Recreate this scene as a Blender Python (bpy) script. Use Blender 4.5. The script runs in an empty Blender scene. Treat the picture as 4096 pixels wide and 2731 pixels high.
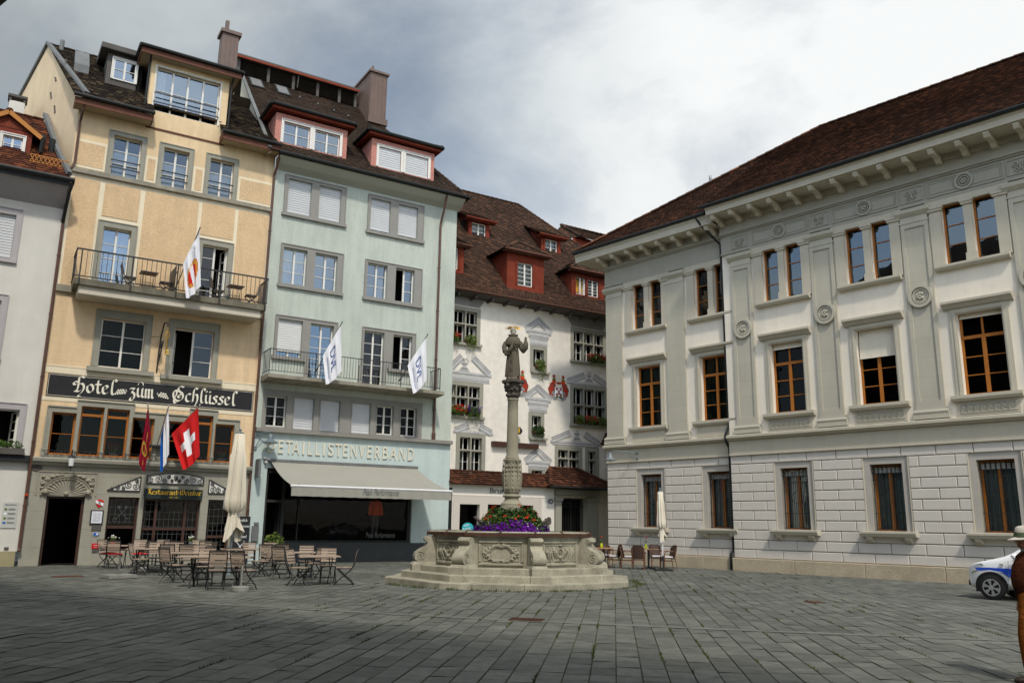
import bpy, math, random
from mathutils import Vector, Matrix
SC = bpy.context.scene
C = SC.collection
rad = math.radians
rnd = random.Random(11)

# ---------------------------------------------------------------- camera
cam = bpy.data.cameras.new('camera')
cam.sensor_fit = 'HORIZONTAL'; cam.sensor_width = 36.0; cam.lens = 3331.63 / 4096 * 36
cam.clip_start = 0.1; cam.clip_end = 2000
camo = bpy.data.objects.new('camera', cam); C.objects.link(camo)
PITCH, ROLL = 0.21475492, 0.01349102
fw = Vector((0, math.cos(PITCH), math.sin(PITCH))); up0 = Vector((0, -math.sin(PITCH), math.cos(PITCH))); rt0 = Vector((1, 0, 0))
rt = math.cos(ROLL) * rt0 + math.sin(ROLL) * up0; up = -math.sin(ROLL) * rt0 + math.cos(ROLL) * up0
camo.matrix_world = Matrix(((rt.x, up.x, -fw.x, 0), (rt.y, up.y, -fw.y, 0), (rt.z, up.z, -fw.z, 1.65), (0, 0, 0, 1)))
SC.camera = camo

# ---------------------------------------------------------------- light
SUN_TO = Vector((0.25, -0.97, 0)).normalized()      # horizontal direction towards the sun
SUN_EL = rad(52)
sd = Vector((SUN_TO.x * math.cos(SUN_EL), SUN_TO.y * math.cos(SUN_EL), math.sin(SUN_EL)))
sl = bpy.data.lights.new('sun', 'SUN'); sl.energy = 2.4; sl.angle = rad(4.0); sl.color = (1.0, 0.94, 0.84)
so = bpy.data.objects.new('sun', sl); C.objects.link(so); so.location = (20, -30, 60)
so.rotation_euler = sd.to_track_quat('Z', 'Y').to_euler()
W = bpy.data.worlds.new('World'); SC.world = W; W.use_nodes = True
nt = W.node_tree; nt.nodes.clear()
def wn(t, **k):
    n = nt.nodes.new(t)
    for a, b in k.items(): setattr(n, a, b)
    return n
def wmath(op, a, b=None, clamp=False):
    n = wn('ShaderNodeMath', operation=op, use_clamp=clamp)
    for i, x in enumerate((a, b)):
        if x is None: continue
        if isinstance(x, (int, float)): n.inputs[i].default_value = x
        else: nt.links.new(x, n.inputs[i])
    return n.outputs[0]
sky = wn('ShaderNodeTexSky', sky_type='NISHITA', sun_disc=False)
sky.sun_elevation = SUN_EL; sky.sun_rotation = math.atan2(SUN_TO.x, SUN_TO.y); sky.altitude = 400
tc = wn('ShaderNodeTexCoord'); sep = wn('ShaderNodeSeparateXYZ'); nt.links.new(tc.outputs['Generated'], sep.inputs[0])
X, Y, Z = sep.outputs
den = wmath('ADD', wmath('MAXIMUM', Z, 0.0), 0.22)
cmb = wn('ShaderNodeCombineXYZ'); nt.links.new(wmath('DIVIDE', X, den), cmb.inputs[0]); nt.links.new(wmath('DIVIDE', Y, den), cmb.inputs[1])
def wnoise(scale, detail, rough, off, dist=0.0):
    mp = wn('ShaderNodeMapping'); mp.inputs['Location'].default_value = off; nt.links.new(cmb.outputs[0], mp.inputs[0])
    n = wn('ShaderNodeTexNoise'); n.inputs['Scale'].default_value = scale; n.inputs['Detail'].default_value = detail
    n.inputs['Roughness'].default_value = rough; n.inputs['Distortion'].default_value = dist
    nt.links.new(mp.outputs[0], n.inputs[0]); return n.outputs['Fac']
n1 = wnoise(1.3, 8, 0.57, (1.45, 4.35, 0), 0.4)
n2 = wnoise(0.75, 6, 0.55, (8.3, 2.2, 1.0), 0.3)
# cover: nearly closed ahead, broken blue behind the camera
cov = wmath('ADD', wmath('MULTIPLY', n1, 2.8), wmath('SUBTRACT', wmath('MULTIPLY', Y, 0.45), 0.82))
cov = wmath('MINIMUM', wmath('MAXIMUM', cov, 0.0), 1.0)
# shade of the cloud: dark grey bellies to the left, bright white to the right
br = wmath('ADD', wmath('MULTIPLY', n2, 1.75), wmath('SUBTRACT', wmath('MULTIPLY', X, 0.9), 0.30))
br = wmath('ADD', br, wmath('MULTIPLY', wmath('SUBTRACT', n1, 0.5), 0.8))
br = wmath('SUBTRACT', br, wmath('MULTIPLY', wmath('MAXIMUM', wmath('SUBTRACT', Z, 0.42), 0.0), 0.4))
ramp = wn('ShaderNodeValToRGB'); nt.links.new(br, ramp.inputs[0])
e = ramp.color_ramp.elements
e[0].position = 0.02; e[0].color = (0.35, 0.385, 0.40, 1)
e[1].position = 0.95; e[1].color = (0.86, 0.88, 0.88, 1)
m_ = ramp.color_ramp.elements.new(0.45); m_.color = (0.57, 0.62, 0.65, 1)
skm = wn('ShaderNodeMix', data_type='RGBA', blend_type='MULTIPLY'); skm.inputs['Factor'].default_value = 1
nt.links.new(sky.outputs[0], skm.inputs['A']); skm.inputs['B'].default_value = (0.10, 0.10, 0.10, 1)
mx = wn('ShaderNodeMix', data_type='RGBA'); nt.links.new(cov, mx.inputs['Factor'])
nt.links.new(skm.outputs['Result'], mx.inputs['A']); nt.links.new(ramp.outputs[0], mx.inputs['B'])
# brightness and warmth added to the unseen sky behind-left, to light the facades
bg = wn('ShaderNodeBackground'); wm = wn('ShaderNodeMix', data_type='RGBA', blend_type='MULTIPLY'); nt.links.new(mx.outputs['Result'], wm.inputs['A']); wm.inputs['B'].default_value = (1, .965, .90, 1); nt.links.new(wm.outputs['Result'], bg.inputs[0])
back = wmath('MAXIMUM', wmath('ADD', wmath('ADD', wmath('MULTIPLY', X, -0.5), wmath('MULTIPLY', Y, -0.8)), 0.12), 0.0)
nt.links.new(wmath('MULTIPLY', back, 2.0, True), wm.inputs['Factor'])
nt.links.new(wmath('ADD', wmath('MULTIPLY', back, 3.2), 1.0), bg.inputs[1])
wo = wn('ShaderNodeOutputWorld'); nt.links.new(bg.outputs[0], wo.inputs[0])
vs = SC.view_settings; vs.view_transform = 'Standard'; vs.look = 'None'; vs.gamma = 1; vs.exposure = 0.12; vs.use_curve_mapping = False
SC.cycles.max_bounces = 6; SC.cycles.transparent_max_bounces = 12

# ---------------------------------------------------------------- materials
MATS = {}
def mat(name, col=(.5, .5, .5), rough=.8, nz=None, bump=None, metal=0., spec=.14, isl=0., streak=0., brick=None, nz2=None, col2=None):
    """procedural surface: nz=(scale, amount) mottling, isl = variation per tile/slat, streak = vertical weathering"""
    if name in MATS: return MATS[name]
    m = bpy.data.materials.new(name); m.use_nodes = True; t = m.node_tree; N = t.nodes; L = t.links
    b = N['Principled BSDF']; b.inputs['Roughness'].default_value = rough; b.inputs['Metallic'].default_value = metal
    b.inputs['Specular IOR Level'].default_value = spec
    tcn = N.new('ShaderNodeTexCoord'); co = tcn.outputs['Object']
    rgb = N.new('ShaderNodeRGB'); rgb.outputs[0].default_value = (*col, 1); out = rgb.outputs[0]
    if col2:      # two kilns' worth of tiles
        g = N.new('ShaderNodeNewGeometry'); pw = N.new('ShaderNodeMath'); pw.operation = 'POWER'; L.new(g.outputs['Random Per Island'], pw.inputs[0]); pw.inputs[1].default_value = 3.6
        x = N.new('ShaderNodeMix'); x.data_type = 'RGBA'; L.new(pw.outputs[0], x.inputs['Factor']); L.new(out, x.inputs['A']); x.inputs['B'].default_value = (*col2, 1); out = x.outputs['Result']
    def mul(fac_out, lo, hi, out):
        mr = N.new('ShaderNodeMapRange'); L.new(fac_out, mr.inputs[0]); mr.inputs[1].default_value = .25; mr.inputs[2].default_value = .75
        mr.inputs[3].default_value = lo; mr.inputs[4].default_value = hi
        x = N.new('ShaderNodeMix'); x.data_type = 'RGBA'; x.blend_type = 'MULTIPLY'; x.inputs['Factor'].default_value = 1
        L.new(out, x.inputs['A']); L.new(mr.outputs[0], x.inputs['B']); return x.outputs['Result']
    def noise(scale, detail=4, sc=(1, 1, 1), rough=.6):
        mp = N.new('ShaderNodeMapping'); mp.inputs['Scale'].default_value = sc; L.new(co, mp.inputs[0])
        n = N.new('ShaderNodeTexNoise'); n.inputs['Scale'].default_value = scale; n.inputs['Detail'].default_value = detail
        n.inputs['Roughness'].default_value = rough; L.new(mp.outputs[0], n.inputs[0]); return n.outputs['Fac']
    if nz: out = mul(noise(nz[0]), 1 - nz[1], 1 + nz[1], out)
    if nz2: out = mul(noise(nz2[0], 6), 1 - nz2[1], 1 + nz2[1], out)
    if streak: out = mul(noise(1.0, 7, (2.3, 2.3, .28), .68), 1 - streak, 1 + streak * .4, out)
    if isl:
        g = N.new('ShaderNodeNewGeometry'); r = N.new('ShaderNodeMapRange'); L.new(g.outputs['Random Per Island'], r.inputs[0])
        r.inputs[3].default_value = 1 - isl; r.inputs[4].default_value = 1 + isl
        x = N.new('ShaderNodeMix'); x.data_type = 'RGBA'; x.blend_type = 'MULTIPLY'; x.inputs['Factor'].default_value = 1
        L.new(out, x.inputs['A']); L.new(r.outputs[0], x.inputs['B']); out = x.outputs['Result']
    if brick:
        mp = N.new('ShaderNodeMapping'); mp.inputs['Rotation'].default_value = (rad(90), 0, 0); L.new(co, mp.inputs[0])
        k = N.new('ShaderNodeTexBrick'); L.new(mp.outputs[0], k.inputs[0]); k.inputs['Scale'].default_value = 1
        k.inputs['Brick Width'].default_value = brick[0]; k.inputs['Row Height'].default_value = brick[1]; k.inputs['Mortar Size'].default_value = brick[2]
        k.inputs['Color1'].default_value = (1, 1, 1, 1); k.inputs['Color2'].default_value = (brick[4],) * 3 + (1,); k.inputs['Mortar'].default_value = (brick[3],) * 3 + (1,)
        x = N.new('ShaderNodeMix'); x.data_type = 'RGBA'; x.blend_type = 'MULTIPLY'; x.inputs['Factor'].default_value = 1
        L.new(out, x.inputs['A']); L.new(k.outputs[0], x.inputs['B']); out = x.outputs['Result']
    L.new(out, b.inputs['Base Color'])
    if bump:
        bp = N.new('ShaderNodeBump'); bp.inputs['Strength'].default_value = bump[1]; bp.inputs['Distance'].default_value = bump[2] if len(bump) > 2 else .02
        L.new(noise(bump[0], 5), bp.inputs['Height']); L.new(bp.outputs[0], b.inputs['Normal'])
    MATS[name] = m; return m
def glassmat(name, refl, tint=(.75, .8, .8), rtint=(1, 1, 1)):
    if name in MATS: return MATS[name]
    m = bpy.data.materials.new(name); m.use_nodes = True; t = m.node_tree; N = t.nodes; L = t.links
    for n in list(N):
        if n.type != 'OUTPUT_MATERIAL': N.remove(n)
    tr = N.new('ShaderNodeBsdfTransparent'); tr.inputs[0].default_value = (*tint, 1)
    gl = N.new('ShaderNodeBsdfGlossy'); gl.inputs['Roughness'].default_value = .015; gl.inputs['Color'].default_value = (*rtint, 1)
    nn = N.new('ShaderNodeTexNoise'); nn.inputs['Scale'].default_value = 1.3; tcn = N.new('ShaderNodeTexCoord'); L.new(tcn.outputs['Object'], nn.inputs[0])
    bp = N.new('ShaderNodeBump'); bp.inputs['Strength'].default_value = .06; bp.inputs['Distance'].default_value = .05; L.new(nn.outputs['Fac'], bp.inputs['Height']); L.new(bp.outputs[0], gl.inputs['Normal'])
    lw = N.new('ShaderNodeLayerWeight'); lw.inputs[0].default_value = .3
    mr = N.new('ShaderNodeMapRange'); L.new(lw.outputs['Fresnel'], mr.inputs[0]); mr.inputs[1].default_value = .04; mr.inputs[3].default_value = refl; mr.inputs[4].default_value = 1
    mxs = N.new('ShaderNodeMixShader'); L.new(mr.outputs[0], mxs.inputs[0]); L.new(tr.outputs[0], mxs.inputs[1]); L.new(gl.outputs[0], mxs.inputs[2])
    L.new(mxs.outputs[0], N['Material Output'].inputs[0]); MATS[name] = m; return m

Mm = {}
def defm(k, *a, **b): Mm[k] = mat(k, *a, **b)
defm('yellow_plaster', (.73, .545, .335), .9, nz=(.7, .11), nz2=(5, .05), streak=.2, bump=(14, .15, .01), brick=(1.1, .30, .006, .90, 1.0))
defm('yellow_plain', (.73, .555, .335), .9, nz=(.6, .11), nz2=(5, .05), streak=.22, bump=(14, .15, .01))
defm('stucco', (.66, .475, .28), .95, nz=(.8, .1), nz2=(20, .15), streak=.12, bump=(24, .9, .03))
defm('cream', (.76, .67, .49), .9, nz=(2, .05), streak=.08)
defm('gable_plaster', (.60, .47, .31), .95, nz=(.6, .1), streak=.12)
defm('greystone', (.33, .315, .255), .85, nz=(1.4, .09), nz2=(9, .05), streak=.08, bump=(20, .12, .01), brick=(1.05, .62, .008, .72, .97))
defm('trimstone', (.30, .29, .235), .85, nz=(2.5, .08), streak=.1, bump=(25, .1, .01))
defm('relief_stone', (.31, .28, .215), .9, nz=(4, .15), bump=(18, .3, .02))
defm('letter_dim', (.20, .20, .19), .8, nz=(2, .04))
defm('concrete', (.30, .275, .215), .95, nz=(3, .2), streak=.35, bump=(12, .3, .02))
defm('soffit_plaster', (.55, .5, .4), .9, nz=(1.5, .06))
defm('green_plaster', (.505, .545, .475), .95, nz=(.6, .09), nz2=(16, .12), streak=.2, bump=(26, .9, .03))
defm('aqua_plaster', (.49, .57, .545), .85, nz=(1.2, .06), nz2=(9, .06), streak=.12, bump=(10, .12, .01))
defm('green_trim', (.28, .265, .235), .7, nz=(2, .05), streak=.05)
defm('green_soffit', (.42, .42, .35), .9, nz=(1, .05))
defm('grey_window_paint', (.26, .25, .225), .7, nz=(2, .06))
defm('white_frame', (.70, .68, .62), .45, nz=(3, .03))
defm('orange_wood', (.35, .125, .024), .45, nz=(5, .12))
defm('blind_white', (.62, .62, .60), .5, nz=(2, .04))
defm('blind_grey', (.52, .53, .53), .5, nz=(2, .05))
defm('curtain', (.55, .55, .52), .9, nz=(3, .1))
defm('curtain_teal', (.30, .36, .33), .9, nz=(3, .15))
defm('concrete_dark', (.17, .155, .115), .95, nz=(3, .25), streak=.4, bump=(12, .3, .02))
defm('painted_red', (.27, .05, .032), .9, nz=(5, .3), nz2=(18, .3))
defm('curtain_green', (.045, .07, .055), .9, nz=(3, .2))
defm('curtain_yellow', (.55, .30, .05), .9, nz=(3, .15))
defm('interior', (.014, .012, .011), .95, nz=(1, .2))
defm('black_metal', (.022, .022, .022), .5, nz=(8, .15), spec=.4)
defm('gutter_metal', (.014, .016, .015), .5, nz=(3, .2), spec=.25)
defm('copper_pipe', (.10, .048, .032), .5, nz=(3, .2), streak=.2, spec=.4)
defm('fascia_brown', (.13, .055, .036), .7, nz=(3, .15))
defm('slat_soffit', (.42, .34, .22), .8, nz=(2, .08))
defm('tile_brown', (.040, .026, .018), .9, nz=(.5, .3), isl=.42, bump=(30, .3, .01))
defm('tile_dark', (.020, .014, .010), .9, nz=(.5, .25), isl=.3, col2=(.085, .062, .035), bump=(30, .3, .01))
defm('tile_palace', (.048, .022, .014), .9, nz=(.35, .35), isl=.22, col2=(.115, .046, .022), bump=(30, .3, .01))
defm('tile_red', (.06, .024, .014), .9, nz=(.35, .35), isl=.25, col2=(.12, .046, .022), bump=(30, .3, .01))
defm('tile_orange', (.07, .025, .014), .9, nz=(.5, .4), isl=.25, col2=(.17, .055, .022), bump=(30, .3, .01))
defm('tile_white_house', (.045, .026, .017), .9, nz=(.35, .35), isl=.22, col2=(.082, .040, .023), bump=(30, .3, .01))
defm('copper_sheet', (.13, .085, .068), .55, nz=(1.5, .15), streak=.25, spec=.4)
defm('lead_sheet', (.16, .165, .16), .6, nz=(2, .15), streak=.15)
defm('dark_cladding', (.10, .09, .08), .75, nz=(2, .15), streak=.1)
defm('pink_shingle', (.55, .245, .19), .8, nz=(3, .08), brick=(.16, .095, .012, .62, .9))
defm('red_paint', (.185, .036, .018), .75, nz=(2, .2), streak=.2)
defm('red_scale', (.22, .05, .028), .8, nz=(6, .2), brick=(.09, .08, .012, .55, .85))
defm('orange_paint', (.45, .19, .05), .7, nz=(2, .12))
defm('white_wall', (.75, .70, .61), .92, nz=(.4, .1), nz2=(3, .09), streak=.08, bump=(5, .35, .03))
defm('shop_wall', (.72, .68, .60), .9, nz=(.7, .04), streak=.04)
defm('shop_panel', (.56, .51, .44), .9, nz=(.7, .03))
defm('pale_wall', (.62, .595, .535), .92, nz=(.8, .08), streak=.07, bump=(10, .3, .02))
defm('mauve_trim', (.40, .37, .37), .8, nz=(2, .06))
defm('ochre_plinth', (.33, .29, .17), .9, nz=(1.5, .15), streak=.15)
defm('painted_grey', (.44, .435, .42), .9, nz=(2.5, .16), nz2=(14, .14))
defm('painted_dark', (.26, .255, .25), .9, nz=(2.5, .2), nz2=(14, .2))
defm('painted_light', (.58, .58, .56), .9, nz=(3, .06))
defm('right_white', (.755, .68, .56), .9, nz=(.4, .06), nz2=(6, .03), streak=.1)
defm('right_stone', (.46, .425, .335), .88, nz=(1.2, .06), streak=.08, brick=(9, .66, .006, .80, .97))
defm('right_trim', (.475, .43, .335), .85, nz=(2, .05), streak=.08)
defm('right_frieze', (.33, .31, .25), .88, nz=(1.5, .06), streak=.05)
defm('right_block', (.555, .51, .445), .9, nz=(1, .04), streak=.05, bump=(30, .12, .01))
defm('right_joint', (.40, .365, .315), .95, nz=(2, .06))
defm('granite', (.40, .33, .23), .85, nz=(1.5, .15), nz2=(26, .22), bump=(16, .4, .02))
defm('fountain_stone', (.345, .32, .24), .85, nz=(2.2, .26), nz2=(26, .24), streak=.3, bump=(35, .35, .015))
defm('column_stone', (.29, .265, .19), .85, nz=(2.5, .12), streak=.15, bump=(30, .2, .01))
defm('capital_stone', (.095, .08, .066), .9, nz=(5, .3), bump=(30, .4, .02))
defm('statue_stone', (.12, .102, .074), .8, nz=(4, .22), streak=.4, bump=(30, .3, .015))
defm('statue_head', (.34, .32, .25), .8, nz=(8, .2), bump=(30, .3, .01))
defm('rust_iron', (.075, .036, .024), .8, nz=(6, .3))
defm('gold', (.62, .36, .06), .35, nz=(6, .15), metal=.8, spec=.5)
defm('wood_slat', (.33, .255, .195), .75, nz=(9, .15), isl=.25)
defm('wood_orange', (.36, .20, .095), .7, nz=(8, .15), isl=.2)
defm('cushion_red', (.72, .02, .03), .9, nz=(5, .08))
defm('steel', (.45, .44, .40), .35, nz=(4, .08), metal=.9)
defm('galvanised', (.22, .25, .26), .5, nz=(4, .12), metal=.4)
defm('terrazzo', (.24, .235, .21), .85, nz=(2, .15), nz2=(40, .3))
defm('canvas', (.66, .60, .48), .95, nz=(3, .06), streak=.07)
defm('awning_cloth', (.31, .30, .255), .95, nz=(1, .04), streak=.05)
defm('awning_bar', (.72, .72, .72), .4, nz=(2, .03))
defm('flag_white', (.78, .78, .80), .9, nz=(2, .03))
defm('flag_red', (.56, .018, .018), .9, nz=(2, .05))
defm('flag_crimson', (.34, .012, .035), .9, nz=(2, .06))
defm('flag_blue', (.012, .11, .42), .9, nz=(2, .05))
defm('flag_yellow', (.60, .44, .05), .9, nz=(3, .08))
defm('letter_blue', (.03, .12, .42), .9, nz=(2, .03))
defm('sign_black', (.026, .026, .028), .6, nz=(3, .12))
defm('sign_green', (.022, .032, .03), .5, nz=(3, .1))
defm('letter_cream', (.74, .70, .58), .8, nz=(3, .05))
defm('letter_gold', (.62, .37, .035), .5, nz=(3, .08))
defm('letter_ivory', (.66, .62, .49), .8, nz=(2, .04))
defm('letter_grey', (.10, .10, .10), .8, nz=(2, .04))
defm('chalk', (.75, .75, .72), .9, nz=(9, .1))
defm('leaf_green', (.075, .135, .028), .7, nz=(3, .25), isl=.45)
defm('leaf_light', (.12, .165, .035), .7, nz=(3, .25), isl=.4)
defm('leaf_dark', (.028, .058, .012), .7, nz=(3, .25), isl=.45)
defm('petal_purple', (.12, .010, .24), .7, nz=(3, .2), isl=.5)
defm('petal_red', (.62, .018, .02), .7, nz=(3, .1), isl=.3)
defm('petal_orange', (.46, .035, .010), .7, nz=(3, .1), isl=.3)
defm('petal_white', (.75, .75, .68), .7, nz=(3, .05))
defm('stem', (.08, .10, .03), .8, nz=(4, .2))
defm('rattan', (.050, .026, .017), .6, nz=(30, .35), bump=(60, .5, .01), spec=.4)
defm('cane', (.135, .055, .024), .45, nz=(6, .2), spec=.5)
defm('house_dark', (.16, .14, .115), .9, nz=(.5, .1), streak=.1)
defm('pad_white', (.68, .66, .68), .9, nz=(4, .05))
defm('slate_facade', (.06, .064, .064), .55, nz=(1.5, .12), nz2=(20, .08))
defm('dark_frame', (.035, .035, .034), .5, nz=(3, .1))
defm('car_white', (.80, .80, .79), .22, nz=(.7, .015), spec=.6)
defm('car_blue', (.012, .065, .46), .25, nz=(.7, .03), spec=.6)
defm('car_black', (.015, .015, .016), .4, nz=(3, .1))
defm('tyre', (.018, .018, .018), .85, nz=(8, .2))
defm('rim_silver', (.42, .42, .42), .35, nz=(3, .06), metal=.6)
defm('lamp_lens', (.45, .47, .48), .15, nz=(5, .2), spec=.8)
defm('skin', (.42, .20, .13), .6, nz=(9, .1))
defm('jacket', (.08, .026, .014), .95, nz=(5, .25), bump=(9, .8, .04), spec=.02)
defm('trousers', (.20, .066, .014), .9, nz=(4, .2), bump=(8, .8, .04), spec=.02)
defm('hat_cloth', (.56, .53, .45), .9, nz=(6, .06))
defm('hat_band', (.10, .13, .075), .9, nz=(6, .06))
defm('shirt', (.45, .5, .55), .9, nz=(6, .1))
defm('shoe', (.03, .02, .015), .5, nz=(6, .1))
defm('paver', (.114, .118, .100), .8, nz=(.17, .3), nz2=(5, .28), isl=.22, bump=(18, .35, .012), spec=.3)
defm('moss', (.055, .068, .018), .95, nz=(2, .3), isl=.4)
defm('paver_base', (.075, .08, .048), .95, nz=(1.2, .5), nz2=(12, .3))
defm('strip_stone', (.155, .155, .135), .8, nz=(3, .12), isl=.15)
defm('rust_plate', (.11, .05, .03), .85, nz=(5, .25))
defm('lamp_teal', (.13, .17, .18), .45, nz=(4, .12), spec=.5)
defm('frosted', (.72, .72, .70), .3, nz=(2, .03))
defm('plaque_grey', (.48, .48, .45), .4, nz=(2, .04))
defm('paper', (.66, .67, .72), .8, nz=(6, .04))
defm('dark_wood', (.055, .022, .014), .5, nz=(5, .2), spec=.4)
defm('lead_came', (.075, .085, .085), .5, nz=(6, .1))
defm('jacket_orange', (.85, .11, .02), .8, nz=(6, .1))
defm('teal_sign', (.03, .36, .42), .5, nz=(2, .04))
defm('granite_green', (.25, .26, .24), .8, nz=(3, .2))
defm('water', (.05, .07, .07), .05, nz=(3, .1), spec=.6)
G_SKY = glassmat('glass_sky', .27, (.62, .66, .68), (.72, .86, 1.0))
G_HALF = glassmat('glass_half', .13, (.8, .84, .86), (.75, .88, 1.0))
G_MID = glassmat('glass_mid', .05, (.7, .74, .74))
G_DARK = glassmat('glass_dark', .008, (.5, .52, .5))

# ---------------------------------------------------------------- building helpers
class Frame:
    def __init__(s, x, y, yaw):
        s.o = Vector((x, y, 0)); s.yaw = yaw; s.u = Vector((math.cos(yaw), math.sin(yaw), 0)); s.n = Vector((-math.sin(yaw), math.cos(yaw), 0))
    def P(s, u, w, z): return s.o + u * s.u + w * s.n + Vector((0, 0, z))
WORLD = Frame(0, 0, 0)
H = Frame(-16.183, 29.701, 0.5578)           # left row of houses: u along the street front, w into the houses
RT = Frame(8.78, 33.33, -0.8338)             # right palace front
OFF = {}
def tagp(o, label, cat, group=None, kind=None):
    if label: o['label'] = label
    if cat: o['category'] = cat
    if group: o['group'] = group
    if kind: o['kind'] = kind
    return o
def thing(name, label, cat, fr=WORLD, at=(0, 0, 0), yaw=0., group=None):
    o = bpy.data.objects.new(name, None); C.objects.link(o); o.empty_display_size = .2
    o.location = fr.P(*at); o.rotation_euler = (0, 0, fr.yaw + yaw)
    OFF[o.name] = Vector(at) if fr is not WORLD else Vector((0, 0, 0))
    return tagp(o, label, cat, group)
def rootof(o):
    while o.parent: o = o.parent
    return o
class MB:
    def __init__(s): s.v = []; s.f = []; s.mi = []
    def face(s, pts, m=0):
        n = len(s.v); s.v += [tuple(p) for p in pts]; s.f.append(tuple(range(n, n + len(pts)))); s.mi.append(m)
    def mesh(s, vs, fs, m=0):
        n = len(s.v); s.v += [tuple(p) for p in vs]
        for f in fs: s.f.append(tuple(i + n for i in f)); s.mi.append(m)
    def box(s, x0, x1, y0, y1, z0, z1, m=0):
        s.mesh([(x0, y0, z0), (x1, y0, z0), (x1, y1, z0), (x0, y1, z0), (x0, y0, z1), (x1, y0, z1), (x1, y1, z1), (x0, y1, z1)],
               [(0, 3, 2, 1), (4, 5, 6, 7), (0, 1, 5, 4), (1, 2, 6, 5), (2, 3, 7, 6), (3, 0, 4, 7)], m); return s
    def block(s, x0, x1, y0, y1, z0, z1, c=.02, m=0):
        """box standing proud towards -y with chamfered front edges"""
        s.mesh([(x0, y1, z0), (x1, y1, z0), (x1, y1, z1), (x0, y1, z1), (x0, y0 + c, z0), (x1, y0 + c, z0), (x1, y0 + c, z1), (x0, y0 + c, z1),
                (x0 + c, y0, z0 + c), (x1 - c, y0, z0 + c), (x1 - c, y0, z1 - c), (x0 + c, y0, z1 - c)],
               [(8, 9, 10, 11), (4, 5, 9, 8), (5, 6, 10, 9), (6, 7, 11, 10), (7, 4, 8, 11), (0, 1, 5, 4), (1, 2, 6, 5), (2, 3, 7, 6), (3, 0, 4, 7)], m); return s
    def prism(s, poly, y0, y1, m=0):
        """(x, z) polygon extruded along y"""
        n = len(poly); vs = [(x, y0, z) for x, z in poly] + [(x, y1, z) for x, z in poly]
        s.mesh(vs, [tuple(range(n)), tuple(range(2 * n - 1, n - 1, -1))] + [(i, i + n, (i + 1) % n + n, (i + 1) % n) for i in range(n)], m); return s
    def prismx(s, poly, x0, x1, m=0):
        """(y, z) polygon extruded along x"""
        n = len(poly); vs = [(x0, y, z) for y, z in poly] + [(x1, y, z) for y, z in poly]
        s.mesh(vs, [tuple(range(n - 1, -1, -1)), tuple(range(n, 2 * n))] + [(i, (i + 1) % n, (i + 1) % n + n, i + n) for i in range(n)], m); return s
    def prismz(s, poly, z0, z1, m=0):
        n = len(poly); vs = [(x, y, z0) for x, y in poly] + [(x, y, z1) for x, y in poly]
        s.mesh(vs, [tuple(range(n - 1, -1, -1)), tuple(range(n, 2 * n))] + [(i, (i + 1) % n, (i + 1) % n + n, i + n) for i in range(n)], m); return s
    def bar(s, p, q, w, h=None, m=0):
        """rectangular bar between two points"""
        h = h or w; p = Vector(p); q = Vector(q); d = (q - p).normalized()
        a = d.cross(Vector((0, 0, 1))); a = a.normalized() if a.length > 1e-4 else Vector((1, 0, 0)); b = a.cross(d)
        vs = []
        for c in (p, q):
            for i, j in ((-1, -1), (1, -1), (1, 1), (-1, 1)): vs.append(c + a * i * w / 2 + b * j * h / 2)
        s.mesh(vs, [(0, 1, 2, 3), (7, 6, 5, 4), (0, 4, 5, 1), (1, 5, 6, 2), (2, 6, 7, 3), (3, 7, 4, 0)], m); return s
    def tube(s, pts, r, n=6, m=0, caps=True):
        pts = [Vector(p) for p in pts]; k = len(pts); rs = r if isinstance(r, (list, tuple)) else [r] * k
        d0 = (pts[1] - pts[0]).normalized(); a = d0.orthogonal().normalized(); vs = []
        for i, p in enumerate(pts):
            d = (pts[min(i + 1, k - 1)] - pts[max(i - 1, 0)]).normalized()
            a = (a - d * a.dot(d)); a = a.normalized() if a.length > 1e-5 else d.orthogonal().normalized(); b = d.cross(a)
            for j in range(n):
                t = 2 * math.pi * j / n; vs.append(p + (a * math.cos(t) + b * math.sin(t)) * rs[i])
        fs = [(i * n + j, i * n + (j + 1) % n, (i + 1) * n + (j + 1) % n, (i + 1) * n + j) for i in range(k - 1) for j in range(n)]
        if caps: fs += [tuple(range(n - 1, -1, -1)), tuple((k - 1) * n + j for j in range(n))]
        s.mesh(vs, fs, m); return s
    def lathe(s, prof, n=24, c=(0, 0), ph=0., mod=None, m=0, sq=None):
        """profile (r, z) turned about the vertical through c; mod(angle, z) scales the radius"""
        vs = []
        for r, z in prof:
            for j in range(n):
                t = ph + 2 * math.pi * j / n; k = r * (mod(t, z) if mod else 1); vs.append((c[0] + k * math.cos(t), c[1] + k * math.sin(t), z))
        K = len(prof)
        fs = [(i * n + j, i * n + (j + 1) % n, (i + 1) * n + (j + 1) % n, (i + 1) * n + j) for i in range(K - 1) for j in range(n)]
        fs += [tuple(range(n - 1, -1, -1)), tuple((K - 1) * n + j for j in range(n))]
        s.mesh(vs, fs, m); return s
    def ball(s, c, r, n=10, m=0):
        rx, ry, rz = r if isinstance(r, (tuple, list)) else (r, r, r); k = max(4, n // 2)
        vs = [(c[0], c[1], c[2] - rz)]
        for i in range(1, k):
            p = -math.pi / 2 + math.pi * i / k
            for j in range(n):
                t = 2 * math.pi * j / n; vs.append((c[0] + rx * math.cos(p) * math.cos(t), c[1] + ry * math.cos(p) * math.sin(t), c[2] + rz * math.sin(p)))
        vs.append((c[0], c[1], c[2] + rz)); L_ = len(vs) - 1
        fs = [(0, 1 + (j + 1) % n, 1 + j) for j in range(n)]
        for i in range(k - 2):
            fs += [(1 + i * n + j, 1 + i * n + (j + 1) % n, 1 + (i + 1) * n + (j + 1) % n, 1 + (i + 1) * n + j) for j in range(n)]
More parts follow.
